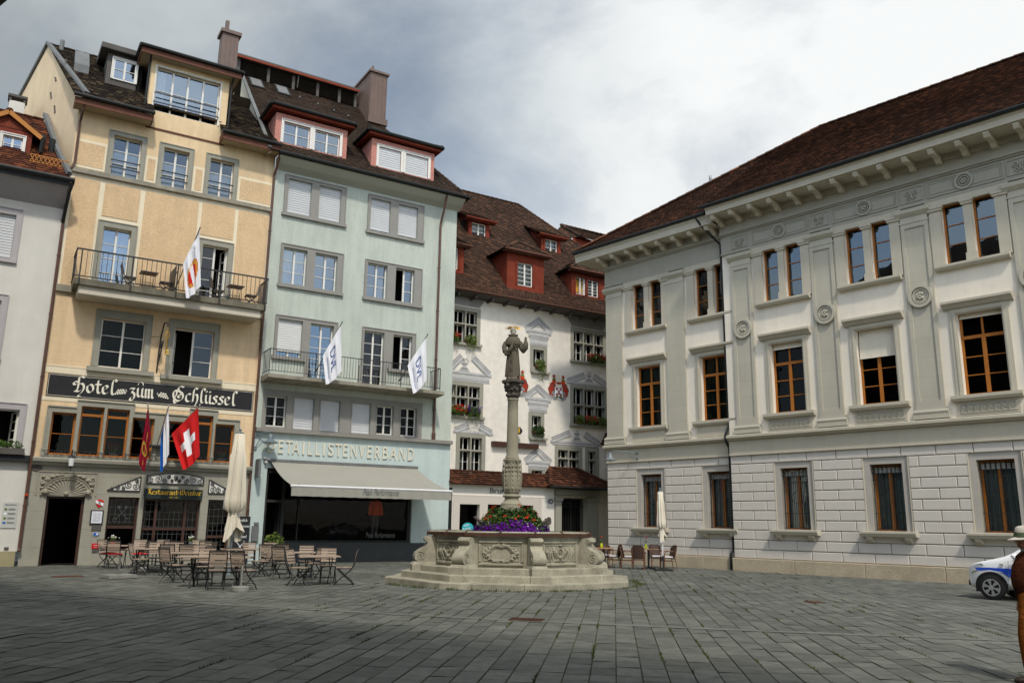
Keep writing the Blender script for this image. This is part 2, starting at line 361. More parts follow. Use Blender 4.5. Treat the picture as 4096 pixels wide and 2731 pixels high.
        fs += [(1 + (k - 2) * n + j, 1 + (k - 2) * n + (j + 1) % n, L_) for j in range(n)]
        s.mesh(vs, fs, m); return s
    def leaves(s, c, r, n, size, flat=.5, g=None, m=0):
        """n small pointed leaves spread through an ellipsoid"""
        g = g or rnd
        for _ in range(n):
            while True:
                a, b, d = g.uniform(-1, 1), g.uniform(-1, 1), g.uniform(-1, 1)
                if .12 < a * a + b * b + d * d < 1: break
            p = Vector((c[0] + a * r[0], c[1] + b * r[1], c[2] + d * r[2])); s.leaf(p, size * g.uniform(.6, 1.3), g, m)
    def leaf(s, p, sz, g=None, m=0):
        g = g or rnd
        d = Vector((g.gauss(0, 1), g.gauss(0, 1), g.gauss(0, .8))).normalized(); e = d.orthogonal().normalized()
        e = (Matrix.Rotation(g.uniform(0, 6.28), 3, d) @ e)
        s.face([p - d * sz * .5, p + e * sz * .32, p + d * sz * .5, p - e * sz * .32], m)
    def builds(s, name, m, parent, tol=.03, **k):
        """one object for every group of shapes that touch"""
        ow = {}; gi = []
        for f, i in zip(s.f, s.mi):
            g_ = {ow[v] for v in f if v in ow}; t = min(g_) if g_ else len(gi)
            if not g_: gi.append([])
            for o_ in g_ - {t}:
                for ff, _ in gi[o_]:
                    for v in ff: ow[v] = t
                gi[t] += gi[o_]; gi[o_] = []
            gi[t].append((f, i))
            for v in f: ow[v] = t
        gi = [q for q in gi if q]; bb = []
        for q in gi:
            vs = [s.v[v] for f, _ in q for v in f]; bb.append([(min(c), max(c)) for c in zip(*vs)])
        par_ = list(range(len(gi)))
        def find(a):
            while par_[a] != a: a = par_[a]
            return a
        for a in range(len(gi)):
            for b in range(a):
                if all(bb[a][c][0] - tol <= bb[b][c][1] and bb[b][c][0] - tol <= bb[a][c][1] for c in range(3)): par_[find(a)] = find(b)
        cl = {}
        for a in range(len(gi)): cl.setdefault(find(a), []).extend(gi[a])
        for q in cl.values():
            B_ = MB(); mp = {}
            for f, i in q:
                for v in f:
                    if v not in mp: mp[v] = len(B_.v); B_.v.append(s.v[v])
                B_.f.append(tuple(mp[v] for v in f)); B_.mi.append(i)
            B_.build(name, m, parent, **k)
    def build(s, name, m, parent=None, fr=None, at=(0, 0, 0), smooth=False, label=None, cat=None, group=None, kind=None, yaw=0., off=None):
        ms = m if isinstance(m, (list, tuple)) else [m]
        ms = [Mm[x] if isinstance(x, str) else x for x in ms]
        me = bpy.data.meshes.new(name)
        o = Vector(off) if off is not None else (OFF.get(rootof(parent).name, Vector((0, 0, 0))) if parent else (Vector(at) if fr else Vector((0, 0, 0))))
        vs = [(x - o.x, y - o.y, z - o.z) for x, y, z in s.v] if o.length > 0 else s.v
        me.from_pydata(vs, [], s.f); me.validate(verbose=False)
        for x in ms: me.materials.append(x)
        if len(ms) > 1:
            for p, i in zip(me.polygons, s.mi): p.material_index = i
        if smooth:
            for p in me.polygons: p.use_smooth = True
            if hasattr(me, 'set_sharp_from_angle'): me.set_sharp_from_angle(angle=rad(40 if smooth is True else smooth))
        ob = bpy.data.objects.new(name, me); C.objects.link(ob)
        if parent: ob.parent = parent
        elif fr: ob.location = fr.P(*at); ob.rotation_euler = (0, 0, fr.yaw + yaw); OFF[ob.name] = Vector(at)
        return tagp(ob, label, cat, group, kind)

def wall(mb, u0, u1, z0, z1, holes, w=0., depth=.22, m=0):
    """wall face at w with rectangular openings and their reveals; holes = (u0, u1, z0, z1)"""
    us = sorted({u0, u1, *[x for h in holes for x in h[:2] if u0 < x < u1]}); zs = sorted({z0, z1, *[x for h in holes for x in h[2:4] if z0 < x < z1]})
    for a, b in zip(us, us[1:]):
        run = None
        for c, d in list(zip(zs, zs[1:])) + [(None, None)]:
            solid = c is not None and not any(h[0] < (a + b) / 2 < h[1] and h[2] < (c + d) / 2 < h[3] for h in holes)
            if solid: run = (run[0], d) if run else (c, d)
            elif run:
                mb.face([(a, w, run[0]), (b, w, run[0]), (b, w, run[1]), (a, w, run[1])], m); run = None
    for h in holes:
        a, b, c, d = h[:4]; D = h[4] if len(h) > 4 else depth
        mb.face([(a, w, c), (a, w, d), (a, w + D, d), (a, w + D, c)], m); mb.face([(b, w, c), (b, w + D, c), (b, w + D, d), (b, w, d)], m)
        mb.face([(a, w, d), (b, w, d), (b, w + D, d), (a, w + D, d)], m); mb.face([(a, w, c), (a, w + D, c), (b, w + D, c), (b, w, c)], m)
    return mb
def ring(mb, u0, u1, z0, z1, t, w0, w1, bottom=False, tt=None, m=0):
    """frame of width t round an opening"""
    tt = tt or t
    mb.box(u0 - t, u0, w0, w1, z0, z1 + tt, m); mb.box(u1, u1 + t, w0, w1, z0, z1 + tt, m); mb.box(u0, u1, w0, w1, z1, z1 + tt, m)
    if bottom: mb.box(u0 - t, u1 + t, w0, w1, z0 - tt, z0, m)
    return mb
def slats(mb, u0, u1, z0, z1, w, pitch=.10, d=.016):
    n = max(1, int((z1 - z0) / pitch)); p = (z1 - z0) / n
    for i in range(n):
        a = z0 + i * p; b = a + p
        mb.face([(u0, w - d, a), (u1, w - d, a), (u1, w, b), (u0, w, b)]); mb.face([(u0, w, a), (u1, w, a), (u1, w - d, a), (u0, w - d, a)])
    return mb
def drape(mb, u0, u1, z0, z1, w, n=14, amp=.03):
    for i in range(n):
        a = u0 + (u1 - u0) * i / n; b = u0 + (u1 - u0) * (i + 1) / n
        wa = w + amp * math.sin(i * 1.9); wb = w + amp * math.sin((i + 1) * 1.9)
        mb.face([(a, wa, z0), (b, wb, z0), (b, wb, z1), (a, wa, z1)])
    return mb
def window(par, u0, u1, z0, z1, w, fmat='white_frame', leaves=2, rows=2, glass=G_MID, cols=1, fr=.05, bar=.022, opened=(), transom=None,
           blind=None, bmat='blind_white', curtain=None, sur=None, smat='trimstone', sill=None, depth=1.2, label=None, name='window', blindw=-.05, rails=None, split=None):
    """casement window as a part, with panes, interior niche, blind, curtain, surround, sill and rails as its sub-parts"""
    f = MB(); T = .06
    f.box(u0, u0 + fr, w, w + T, z0, z1); f.box(u1 - fr, u1, w, w + T, z0, z1)
    f.box(u0 + fr, u1 - fr, w, w + T, z0, z0 + fr); f.box(u0 + fr, u1 - fr, w, w + T, z1 - fr, z1)
    a0, a1, b0, b1 = u0 + fr, u1 - fr, z0 + fr, z1 - fr; panes = []; tops = b1
    if transom:
        f.box(a0, a1, w - .012, w + T, transom - fr * .7, transom + fr * .7); tops = transom - fr * .7
        lw = (a1 - a0) / leaves
        for i in range(leaves):
            if i: f.box(a0 + i * lw - bar, a0 + i * lw + bar, w, w + T, transom + fr * .7, b1)
        panes.append((a0, a1, transom + fr * .7, b1))
    lw = (a1 - a0) / leaves
    for i in range(leaves):
        x0, x1 = a0 + i * lw, a0 + (i + 1) * lw
        if i: f.box(x0 - fr * .75, x0 + fr * .75, w - .015, w + T * .9, b0, tops)
        l = x0 + (fr * .75 if i else 0); r = x1 - (fr * .75 if i < leaves - 1 else 0)
        if i in opened:      # the leaf swung back into the room
            hx = l if i < leaves / 2 else r; sgn = .25 if i < leaves / 2 else -.25; W_ = (r - l) * .95
            for q in range(rows):
                za, zb = b0 + (tops - b0) * q / rows, b0 + (tops - b0) * (q + 1) / rows
                f.bar((hx, w + .08, zb - .02), (hx + sgn * W_, w + .08 + W_, zb - .02), .04)
            f.bar((hx + sgn * W_, w + .08 + W_, b0), (hx + sgn * W_, w + .08 + W_, tops), .05); f.bar((hx, w + .09, b0), (hx, w + .09, tops), .05)
            continue
        for q in range(1, rows): f.box(l, r, w + .005, w + .035, b0 + (tops - b0) * q / rows - bar / 2, b0 + (tops - b0) * q / rows + bar / 2)
        for q in range(1, cols): f.box(l + (r - l) * q / cols - bar / 2, l + (r - l) * q / cols + bar / 2, w + .003, w + .03, b0, tops)
        panes.append((l, r, b0, tops))
    o = f.build(name, fmat, par); 
    if label: o['label'] = label
    g = MB()
    for l, r, a, b in panes: g.face([(l, w + .04, a), (r, w + .04, a), (r, w + .04, b), (l, w + .04, b)])
    if panes: g.build('pane', glass, o)
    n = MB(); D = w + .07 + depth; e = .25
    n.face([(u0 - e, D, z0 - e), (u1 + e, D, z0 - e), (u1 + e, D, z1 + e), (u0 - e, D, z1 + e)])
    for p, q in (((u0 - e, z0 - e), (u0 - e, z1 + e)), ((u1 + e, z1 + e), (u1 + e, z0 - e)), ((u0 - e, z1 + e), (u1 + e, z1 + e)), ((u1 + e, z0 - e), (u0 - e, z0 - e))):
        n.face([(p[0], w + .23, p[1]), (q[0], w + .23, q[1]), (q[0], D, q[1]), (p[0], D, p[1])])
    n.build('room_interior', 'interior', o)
    if curtain:
        cm, c0, c1, cz0, cz1 = curtain; k = MB(); drape(k, a0 + c0 * (a1 - a0), a0 + c1 * (a1 - a0), b0 + cz0 * (b1 - b0), b0 + cz1 * (b1 - b0), w + .14, max(4, int(10 * (c1 - c0) * (u1 - u0) / .6))); k.build('curtain', cm, o)
    if blind is not None:
        k = MB(); slats(k, u0 + .01, u1 - .01, blind, z1, w + blindw); k.box(u0 + .01, u1 - .01, w + blindw - .03, w + blindw + .01, blind - .05, blind); k.build('blind', bmat, o)
    if sur:
        k = MB(); t, w0, w1 = sur[:3]; ring(k, u0, u1, z0, z1, t, w0, w1, tt=sur[3] if len(sur) > 3 else None)
        ring(k, u0 - t, u1 + t, z0, z1 + (sur[3] if len(sur) > 3 else t), .035, w0 - .025, w1, tt=.035)
        k.build('surround', smat, o)
    if sill: k = MB(); k.box(*sill); k.build('sill', smat, o)
    if rails:
        k = MB()
        for zz in rails[2]: k.bar((rails[0], rails[3], zz), (rails[1], rails[3], zz), .03, .045)
        for uu in (rails[0], rails[1]): k.bar((uu, rails[3], rails[2][0]), (uu, w, rails[2][0]), .02)
        k.build('guard_rail', 'black_metal', o)
    return o
def clip(poly, axis_poly):
    """Sutherland-Hodgman against a convex counter-clockwise polygon"""
    out = poly
    for i in range(len(axis_poly)):
        a, b = axis_poly[i], axis_poly[(i + 1) % len(axis_poly)]; inp = out; out = []
        if not inp: return []
        def side(p): return (b[0] - a[0]) * (p[1] - a[1]) - (b[1] - a[1]) * (p[0] - a[0])
        for j in range(len(inp)):
            p, q = inp[j], inp[(j + 1) % len(inp)]; sp, sq = side(p), side(q)
            if sp >= 0: out.append(p)
            if (sp >= 0) != (sq >= 0):
                t = sp / (sp - sq); out.append((p[0] + (q[0] - p[0]) * t, p[1] + (q[1] - p[1]) * t))
    return out
def tiles(mb, pts, tw=.17, th=.16, thick=.03, jit=.006, lift=0.):
    """roof face: pts = [eave left, eave right, top right, top left] (any convex polygon, first edge is the eave) covered with separate tiles"""
    P = [Vector(p) for p in pts]; o = P[0]; ux = (P[1] - P[0]).normalized()
    nrm = Vector((0, 0, 0))
    for i in range(1, len(P) - 1): nrm += (P[i] - P[0]).cross(P[i + 1] - P[0])
    nrm.normalize(); nrm = -nrm if nrm.z < 0 else nrm; vy = nrm.cross(ux).normalized()
    if sum((p - o).dot(vy) for p in P) < 0: vy = -vy
    q = [((p - o).dot(ux), (p - o).dot(vy)) for p in P]
    area = sum(q[i][0] * q[(i + 1) % len(q)][1] - q[(i + 1) % len(q)][0] * q[i][1] for i in range(len(q)))
    if area < 0: q = q[::-1]
    mb.face([o + ux * a + vy * b - nrm * .03 for a, b in q])
    xs = [a for a, b in q]; ys = [b for a, b in q]
    for j in range(int(math.floor(min(ys) / th)), int(math.ceil(max(ys) / th)) + 1):
        v0 = j * th; v1 = v0 + th * 1.25; sh = (j % 2) * tw / 2
        for i in range(int(math.floor(min(xs) / tw)) - 1, int(math.ceil(max(xs) / tw)) + 1):
            x0 = i * tw + sh; x1 = x0 + tw - .004
            quad = [(x0, v0), (x1, v0), (x1, v1), (x0, v1)]
            full = all(True for _ in ())
            c = clip(quad, q)
            if len(c) < 3: continue
            jj = rnd.uniform(-jit, jit)
            hgt = lambda v: thick * (1 - (v - v0) / (th * 1.25)) + jj + .004 + lift
            top = [o + ux * a + vy * b + nrm * hgt(b) for a, b in c]; n = len(mb.v); mb.v += [tuple(p) for p in top]; mb.f.append(tuple(range(n, n + len(top)))); mb.mi.append(0)
            low = [k for k, (a, b) in enumerate(c) if abs(b - v0) < 1e-6]
            if len(low) == 2:
                a, b = low; m0 = len(mb.v); mb.v += [tuple(o + ux * c[a][0] + vy * v0 - nrm * .02), tuple(o + ux * c[b][0] + vy * v0 - nrm * .02)]
                mb.f.append((n + a, m0, m0 + 1, n + b)); mb.mi.append(0)
    return mb
def caps(mb, p, q, r=.11, ln=.32):
    """ridge or hip tiles: short half-round pieces"""
    p = Vector(p); q = Vector(q); L = (q - p).length; n = max(1, int(L / ln)); d = (q - p) / n; e = d.normalized()
    s = e.cross(Vector((0, 0, 1))).normalized(); t = s.cross(e)
    for i in range(n):
        a = p + d * i; b = a + d * 1.12; vs = []
        for c, rr in ((a, r * 1.12), (b, r * .92)):
            for k in range(6):
                th = math.pi * k / 5; vs.append(c + s * math.cos(th) * rr + t * (math.sin(th) * rr * .8 - .02))
        mb.mesh(vs, [(k, k + 1, k + 7, k + 6) for k in range(5)] + [(0, 1, 2, 3, 4, 5)])
    return mb
def text(s, size, m, parent=None, org=(0, 0, 0), sx=1., shear=0., rot=0., ext=.004, name='lettering', align='LEFT', fit=None, mirror=False, fr=None, at=None, fix=None, **kw):
    """lettering standing on a wall: x along u, y up, proud towards -w"""
    cu = bpy.data.curves.new('t', 'FONT'); cu.body = s; cu.size = size; cu.extrude = ext; cu.shear = shear; cu.align_x = align; cu.resolution_u = 3
    ob = bpy.data.objects.new('t', cu); C.objects.link(ob); bpy.context.view_layer.update()
    me = bpy.data.meshes.new_from_object(ob.evaluated_get(bpy.context.evaluated_depsgraph_get()))
    vs = [v.co.copy() for v in me.vertices]; fs = [tuple(p.vertices) for p in me.polygons]
    bpy.data.objects.remove(ob); bpy.data.curves.remove(cu); bpy.data.meshes.remove(me)
    if fit:
        x0 = min(v.x for v in vs); x1 = max(v.x for v in vs); y0 = min(v.y for v in vs); y1 = max(v.y for v in vs)
        for v in vs: v.x = (v.x - x0) / (x1 - x0) * fit[0]; v.y = (v.y - y0) / (y1 - y0) * fit[1]
        sx = 1
    ca, sa = math.cos(rot), math.sin(rot); mb = MB()
    pts = []
    for v in vs:
        x = v.x * sx * (-1 if mirror else 1); y = v.y
        p = (org[0] + x * ca - y * sa, org[1] - v.z, org[2] + x * sa + y * ca)
        pts.append(fix(p) if fix else p)
    mb.mesh(pts, fs)
    return mb.build(name, m, parent, fr=fr, at=at or (0, 0, 0), **kw) if m else mb
# broad-nib (blackletter) pen
GL = {
 'o': (.95, [[(.12, .75), (.1, .3), (.42, .0), (.78, .25), (.78, .7), (.45, 1), (.12, .75)]]),
 't': (.75, [[(.3, 1.42), (.3, .25), (.5, .03), (.72, .15)], [(.02, 1), (.68, 1)]]),
 'e': (.85, [[(.14, .78), (.12, .25), (.42, .0), (.75, .2)], [(.14, .78), (.48, 1.02), (.72, .74), (.2, .42)]]),
 'l': (.72, [[(.75, 1.5), (.6, 1.75), (.38, 1.6), (.3, 1.3), (.3, .2), (.5, .0), (.68, .12)]]),
 'H': (1.35, [[(1.05, 1.62), (.75, 1.75), (.45, 1.6), (.5, 1.3), (.45, .2), (.15, .02)], [(.45, .95), (.1, .72), (-.1, .95), (.1, 1.15), (.45, 1.1)], [(.5, .85), (.85, 1.0), (1.1, .75), (1.1, .3), (.85, -.1), (.6, -.3), (.55, -.5), (.8, -.45)], [(.15, .1), (.6, .05), (.85, .3)]]),
 'z': (.8, [[(.1, .9), (.66, .95), (.25, .5), (.62, .4), (.68, .0), (.5, -.4), (.2, -.45), (.15, -.2), (.5, .1)]]),
 'u': (.95, [[(.1, .9), (.18, 1), (.18, .2), (.4, .0), (.7, .2)], [(.7, 1), (.7, .15), (.9, .0)]]),
 'm': (1.2, [[(.05, .9), (.17, 1), (.17, .05), (.3, .0)], [(.17, .78), (.45, 1), (.53, .85), (.53, .05), (.65, 0)], [(.53, .78), (.8, 1), (.9, .85), (.9, .1), (1.08, .0)]]),
 'S': (1.45, [[(1.2, 1.65), (.85, 1.8), (.55, 1.55), (.55, 1.2), (1.1, .95), (1.25, .5), (1.0, .1), (.5, .0), (.1, .3), (-.05, .8), (.1, 1.25), (.4, 1.15), (.4, .7), (.1, .25), (.2, -.25), (.5, -.2), (.7, .15)], [(.95, .75), (.65, .75), (.55, .5), (.8, .4), (.9, .55)]]),
 'c': (.78, [[(.68, .88), (.42, 1), (.15, .75), (.12, .25), (.42, .0), (.7, .15)]]),
 'h': (.95, [[(.7, 1.55), (.52, 1.75), (.32, 1.55), (.25, 1.2), (.25, .1), (.1, .0)], [(.25, .75), (.6, 1), (.8, .75), (.78, .1), (.5, -.45)]]),
 's': (.8, [[(.7, .85), (.42, 1), (.15, .78), (.62, .4), (.62, .15), (.32, 0), (.05, .15)]]),
 'R': (1.2, [[(.1, .0), (.4, .15), (.4, 1.2), (.2, 1.5)], [(.0, 1.45), (.6, 1.65), (.95, 1.3), (.5, .9), (.9, .2), (1.1, 0)]]),
 'a': (.92, [[(.15, .88), (.45, 1), (.66, .8), (.66, .15), (.85, 0)], [(.66, .62), (.18, .48), (.15, .15), (.38, .0), (.66, .2)]]),
 'r': (.72, [[(.05, .9), (.2, 1), (.2, .05), (.34, 0)], [(.2, .75), (.45, 1), (.65, .85)]]),
 'n': (.95, [[(.05, .9), (.17, 1), (.17, .05), (.3, 0)], [(.17, .75), (.5, 1), (.68, .8), (.68, .1), (.86, 0)]]),
 'W': (1.6, [[(.05, 1.5), (.25, 1.2), (.25, .3), (.45, 0), (.8, .25), (.8, 1.3), (.65, 1.55)], [(.8, .25), (1.05, 0), (1.4, .35), (1.4, 1.1), (1.15, 1.6)]]),
 'i': (.55, [[(.08, .9), (.2, 1), (.2, .15), (.4, 0)], [(.18, 1.42), (.28, 1.36)]]),
 'b': (.92, [[(.45, 1.75), (.22, 1.6), (.2, .2), (.45, 0), (.78, .25), (.75, .7), (.52, 1), (.22, .75)]]),
 '-': (.6, [[(.08, .6), (.48, .6)]]), ' ': (.5, []),
}
def blackletter(mb, s, x, z, size, w, nib=.27, ang=38, zs=None):
    """pen strokes laid on a board at w; returns the end of the line"""
    na = Vector((math.cos(rad(ang)), math.sin(rad(ang)))) * nib / 2; k = 0
    for ch in s:
        marks = ''
        if ch == 'ü': ch, marks = 'u', 'd'
        if ch == 'û': ch, marks = 'u', 'h'
        adv, st = GL[ch]; st = [list(q) for q in st]
        if marks == 'd': st += [[(.2, 1.4), (.26, 1.34)], [(.62, 1.4), (.68, 1.34)]]
        if marks == 'h': st += [[(.15, 1.35), (.2, 1.6), (.45, 1.75), (.7, 1.6), (.75, 1.35)]]
        for q in st:
            pts = [Vector(p) for p in q]
            if len(pts) > 3:      # soften the corners
                r = [pts[0]]
                for a, b in zip(pts, pts[1:]): r += [a.lerp(b, .25), a.lerp(b, .75)]
                pts = r + [pts[-1]]
            for a, b in zip(pts, pts[1:]):
                k += 1; ww = w - .0002 * (k % 40)
                n_ = na * (.45 if marks == 'h' and q is st[-1] else 1); t = (b - a).normalized() * .015 if (b - a).length > 0 else Vector((0, 0))
                c = [a - n_ - t, a + n_ - t, b + n_ + t, b - n_ + t]
                mb.face([(x + p.x * size, ww, z + p.y * (zs or size)) for p in c])
        x += adv * size
    return x
def curl(cx, cz, r, turns, a0, sgn=1, n=26):
    return [(cx + r * (1 - .9 * i / n) * math.cos(a0 + sgn * turns * 2 * math.pi * i / n), cz + r * (1 - .9 * i / n) * math.sin(a0 + sgn * turns * 2 * math.pi * i / n)) for i in range(n + 1)]
def copy_tree(o, parent=None):
    c = o.copy(); C.objects.link(c)
    if parent: c.parent = parent
    for ch in list(o.children): copy_tree(ch, c)
    return c

# ================================================================ ground
g = MB(); g.box(-120, 120, -60, 160, -.5, -.014); g.build('ground', 'paver_base', kind='structure')
pv = MB(); pd = Vector((.1219, .9925)); pa = Vector((.9925, -.1219)); gp = random.Random(5)
RW = .292
for i in range(int(-27 / RW), int(24 / RW)):
    a0 = i * RW + .008; a1 = (i + 1) * RW - .008; t = 1.5 + gp.uniform(0, .7)
    while t < 47:
        l = gp.choice((.28, .34, .4, .46, .52, .6, .7)) * gp.uniform(.92, 1.08); zz = gp.uniform(-.003, .003); tl = gp.uniform(-.003, .003)
        c = [(a0, t + .006), (a1, t + .006), (a1, t + l - .006), (a0, t + l - .006)]
        q = [pa * x + pd * y for x, y in c]
        pv.face([(p.x, p.y, zz + (tl if k in (1, 2) else -tl)) for k, p in enumerate(q)]); t += l
pv.build('pavement', 'paver', kind='structure')
st = MB(); sp = [(-30, 27), (-11.55, 19.73), (-5.5, 17.2), (.07, 15.21), (4.2, 14.15), (7.53, 13.41), (16, 11.7)]
for (x0, y0), (x1, y1) in zip(sp, sp[1:]):
    d = Vector((x1 - x0, y1 - y0)); n = d.normalized(); s_ = Vector((-n.y, n.x)) * .11; k = max(1, int(d.length / .55))
    for j in range(k):
        a = Vector((x0, y0)) + d * (j / k) + n * .006; b = Vector((x0, y0)) + d * ((j + 1) / k) - n * .006
        st.face([(*(a - s_), .007), (*(b - s_), .007), (*(b + s_), .007), (*(a + s_), .007)])
st.build('paving_strip', 'strip_stone', kind='structure')
# moss and grass in the joints
gr = MB(); gg = random.Random(3)
def tuft(x, y, n, s):
    for _ in range(n):
        px, py = x + gg.gauss(0, s), y + gg.gauss(0, s); h_ = gg.uniform(.015, .05) * (1.6 if s > .05 else 1); dx, dy = gg.uniform(-.03, .03), gg.uniform(-.02, .02)
        gr.face([(px - .006, py, 0), (px + .006, py, 0), (px + dx, py + dy, h_)])
for i in range(-22, 24):
    for _ in range(4):
        t = gg.uniform(9, 32); p = pa * (i * RW) + pd * t; L = gg.uniform(.2, 1.1)
        for k in range(int(L / .025)): q = p + pd * k * .025; tuft(q.x, q.y, 1, .008)
for k in range(60):
    a = gg.uniform(3.6, 6.2); tuft(.05 + 3.72 * math.cos(a), 25.17 + 3.72 * math.sin(a), 14, .07)
for k in range(22): tuft(3.75 + gg.gauss(0, .1), 25.6 + gg.gauss(0, .5), 8, .06)
gr.build('joint_grass', 'moss', kind='stuff', label='moss and grass growing in the joints of the grey paving', cat='grass')
# covers and drain
def plate(name, label, x, y, w, d, yaw, m, bars=0):
    p = MB(); p.box(-w / 2, w / 2, -d / 2, d / 2, .0, .012)
    if bars:
        p = MB(); ring_w = .025
        p.box(-w / 2, w / 2, -d / 2, -d / 2 + ring_w, 0, .016); p.box(-w / 2, w / 2, d / 2 - ring_w, d / 2, 0, .016)
        for i in range(bars + 1):
            x_ = -w / 2 + (w - .022) * i / bars; p.box(x_, x_ + .022, -d / 2 + ring_w, d / 2 - ring_w, 0, .014)
    o = p.build(name, m, label=label, cat='cover'); o.location = (x, y, .006); o.rotation_euler = (0, 0, yaw)
    return o
plate('storm_drain', 'dark slotted iron drain grating set in the pale strip in front of the fountain', .32, 15.28, .58, .32, rad(-15), 'rust_iron', 9)
plate('manhole_cover', 'round-looking rusty cover plate in the paving in front of the grey palace', 6.9, 19.6, .34, .3, rad(20), 'rust_plate')
plate('access_cover', 'long rusty steel plate in the paving beside the last bistro chair', -3.15, 26.7, 1.5, .5, rad(32), 'rust_plate')
plate('cellar_cover', 'dark rusty plate in the paving outside the hotel door', -12.6, 24.7, .8, .45, rad(32), 'rust_plate')

# ================================================================ hotel
HO = thing('hotel', 'tall ochre yellow hotel with a big dormer and long balcony above a black sign', 'hotel', H, (3.1, 0, 0))
B = MB(); door = (-.03, 1.18, 0., 2.38); g1 = (1.95, 2.98, .5, 2.40); g2 = (3.14, 5.16, .4, 2.36); g3 = (5.44, 6.30, .0, 2.39)
wall(B, -.64, 6.95, 0, 3.45, [door, g1, g2, g3], depth=.35); B.face([(6.95, 0, 0), (6.95, 8, 0), (6.95, 8, 3.4), (6.95, 0, 3.4)])
B.build('ground_floor_wall', 'greystone', HO)
wins = [(-.20, .58, 5.32), (.71, 1.47, 5.60), (1.57, 2.33, 5.58), (2.45, 3.22, 5.32), (3.72, 4.48, 5.28), (4.60, 5.34, 5.59), (5.44, 6.17, 5.30)]
holes1 = [(a, b, 3.82, t) for a, b, t in wins]
w2 = [(1.04, 2.57, 7.11, 8.95), (3.59, 5.10, 7.05, 8.91)]
B = MB(); wall(B, -.64, 6.95, 3.45, 9.7, [h + (.2,) for h in holes1] + [h + (.24,) for h in w2])
B.build('plaster_wall', 'yellow_plaster', HO)
d3 = [(.70, 1.68, 10.1, 12.47), (4.33, 5.34, 10.1, 12.47)]
t3 = [(.68, 1.69, 14.57, 16.22), (2.51, 3.48, 14.55, 16.19), (4.31, 5.27, 14.55, 16.19)]
B = MB(); wall(B, -.64, 6.95, 9.7, 14.4, [h + (.24,) for h in d3]); B.build('balcony_floor_wall', 'cream', HO)
B = MB(); wall(B, -.64, 6.95, 14.4, 17.25, t3); dw = (1.94, 4.43, 17.66, 19.57); wall(B, 1.72, 4.78, 17.25, 19.95, [dw])
B.face([(1.72, 0, 17.0), (1.72, 0, 19.95), (1.72, 3.2, 19.95), (1.72, 3.2, 17.0)]); B.face([(4.78, 0, 17.0), (4.78, 3.2, 17.0), (4.78, 3.2, 19.95), (4.78, 0, 19.95)])
B.build('top_floor_wall', 'yellow_plain', HO)
B = MB(); B.box(1.74, 4.76, -.035, .0, 16.85, 16.92); B.build('dormer_moulding', 'fascia_brown', HO)
# stucco fields
B = MB(); cw = .02
for a, b, c, d in ((-.5, .40, 9.98, 14.2), (.58, 1.84, 12.88, 14.2), (2.02, 4.03, 9.98, 14.2), (4.17, 5.48, 12.85, 14.2), (5.62, 6.86, 9.98, 14.2)): B.box(a, b, -cw, .01, c, d)
for a, b, c, d in ((-.5, .42, 14.72, 15.66), (1.97, 2.25, 14.68, 15.58), (3.78, 4.05, 14.66, 15.58), (5.58, 6.86, 14.68, 15.58)): B.box(a, b, -cw, .01, c, d)
B.builds('stucco_panel', 'stucco', HO, tol=0)
B = MB()
for a, b, c, d in ((-.5, .42, 14.72, 15.66), (1.97, 2.25, 14.68, 15.58), (3.78, 4.05, 14.66, 15.58), (5.58, 6.86, 14.68, 15.58)): ring(B, a, b, c, d, .1, -.012, .01, bottom=True)
B.box(-.64, -.5, -.014, .005, 9.98, 14.36)
B.builds('panel_border', 'cream', HO)
B = MB(); B.box(-.66, 6.93, -.13, .0, 14.38, 14.50); B.box(-.66, 6.93, -.08, .0, 14.50, 14.57); B.box(-.66, -.08, -.12, 0, 9.72, 9.97); B.box(6.72, 6.93, -.12, 0, 9.72, 9.97)
B.builds('string_course', 'concrete', HO)
B = MB(); B.box(-.62, 6.9, -.015, .005, 6.72, 6.98); B.box(-.62, 6.9, -.028, .003, 6.96, 7.0); B.box(-.62, 6.9, -.015, .005, 5.72, 5.86); B.builds('sign_border', 'cream', HO)
# top floor windows
for k, (a, b, c, d) in enumerate(t3):
    window(HO, a, b, c, d, .15, rows=3, glass=G_HALF, sur=(.15, -.045, .01), curtain=None, blind=(d - .02 - (.75 if k else .9)) if 0 else None, rails=(a - .02, b + .02, (c + .32, c + .62), -.06))
B = MB()
for a, b, c, d in t3: slats(B, a + .07, b - .07, c + .08, d - .5, .225, .07, .01)
B.builds('inner_blind', 'blind_white', HO)
for k, (a, b, c, d) in enumerate(d3):
    window(HO, a, b, c, d, .16, rows=4 if k == 0 else 5, glass=G_SKY if k == 0 else G_MID, sur=(.17, -.05, .01, .2), name='balcony_door', opened=(1,) if k else (), curtain=None if k else ('curtain', .55, 1, 0, 1))
window(HO, *w2[0], .16, rows=3, glass=G_DARK, opened=(), sur=(.18, -.05, .01, .28), sill=(.71, 3.0, -.2, .16, 6.90, 7.07), curtain=('curtain_green', .0, 1, 0, 1))
window(HO, *w2[1], .16, rows=3, glass=G_MID, opened=(0,), sur=(.17, -.05, .01, .32), sill=(3.24, 5.52, -.2, .16, 6.86, 7.03))
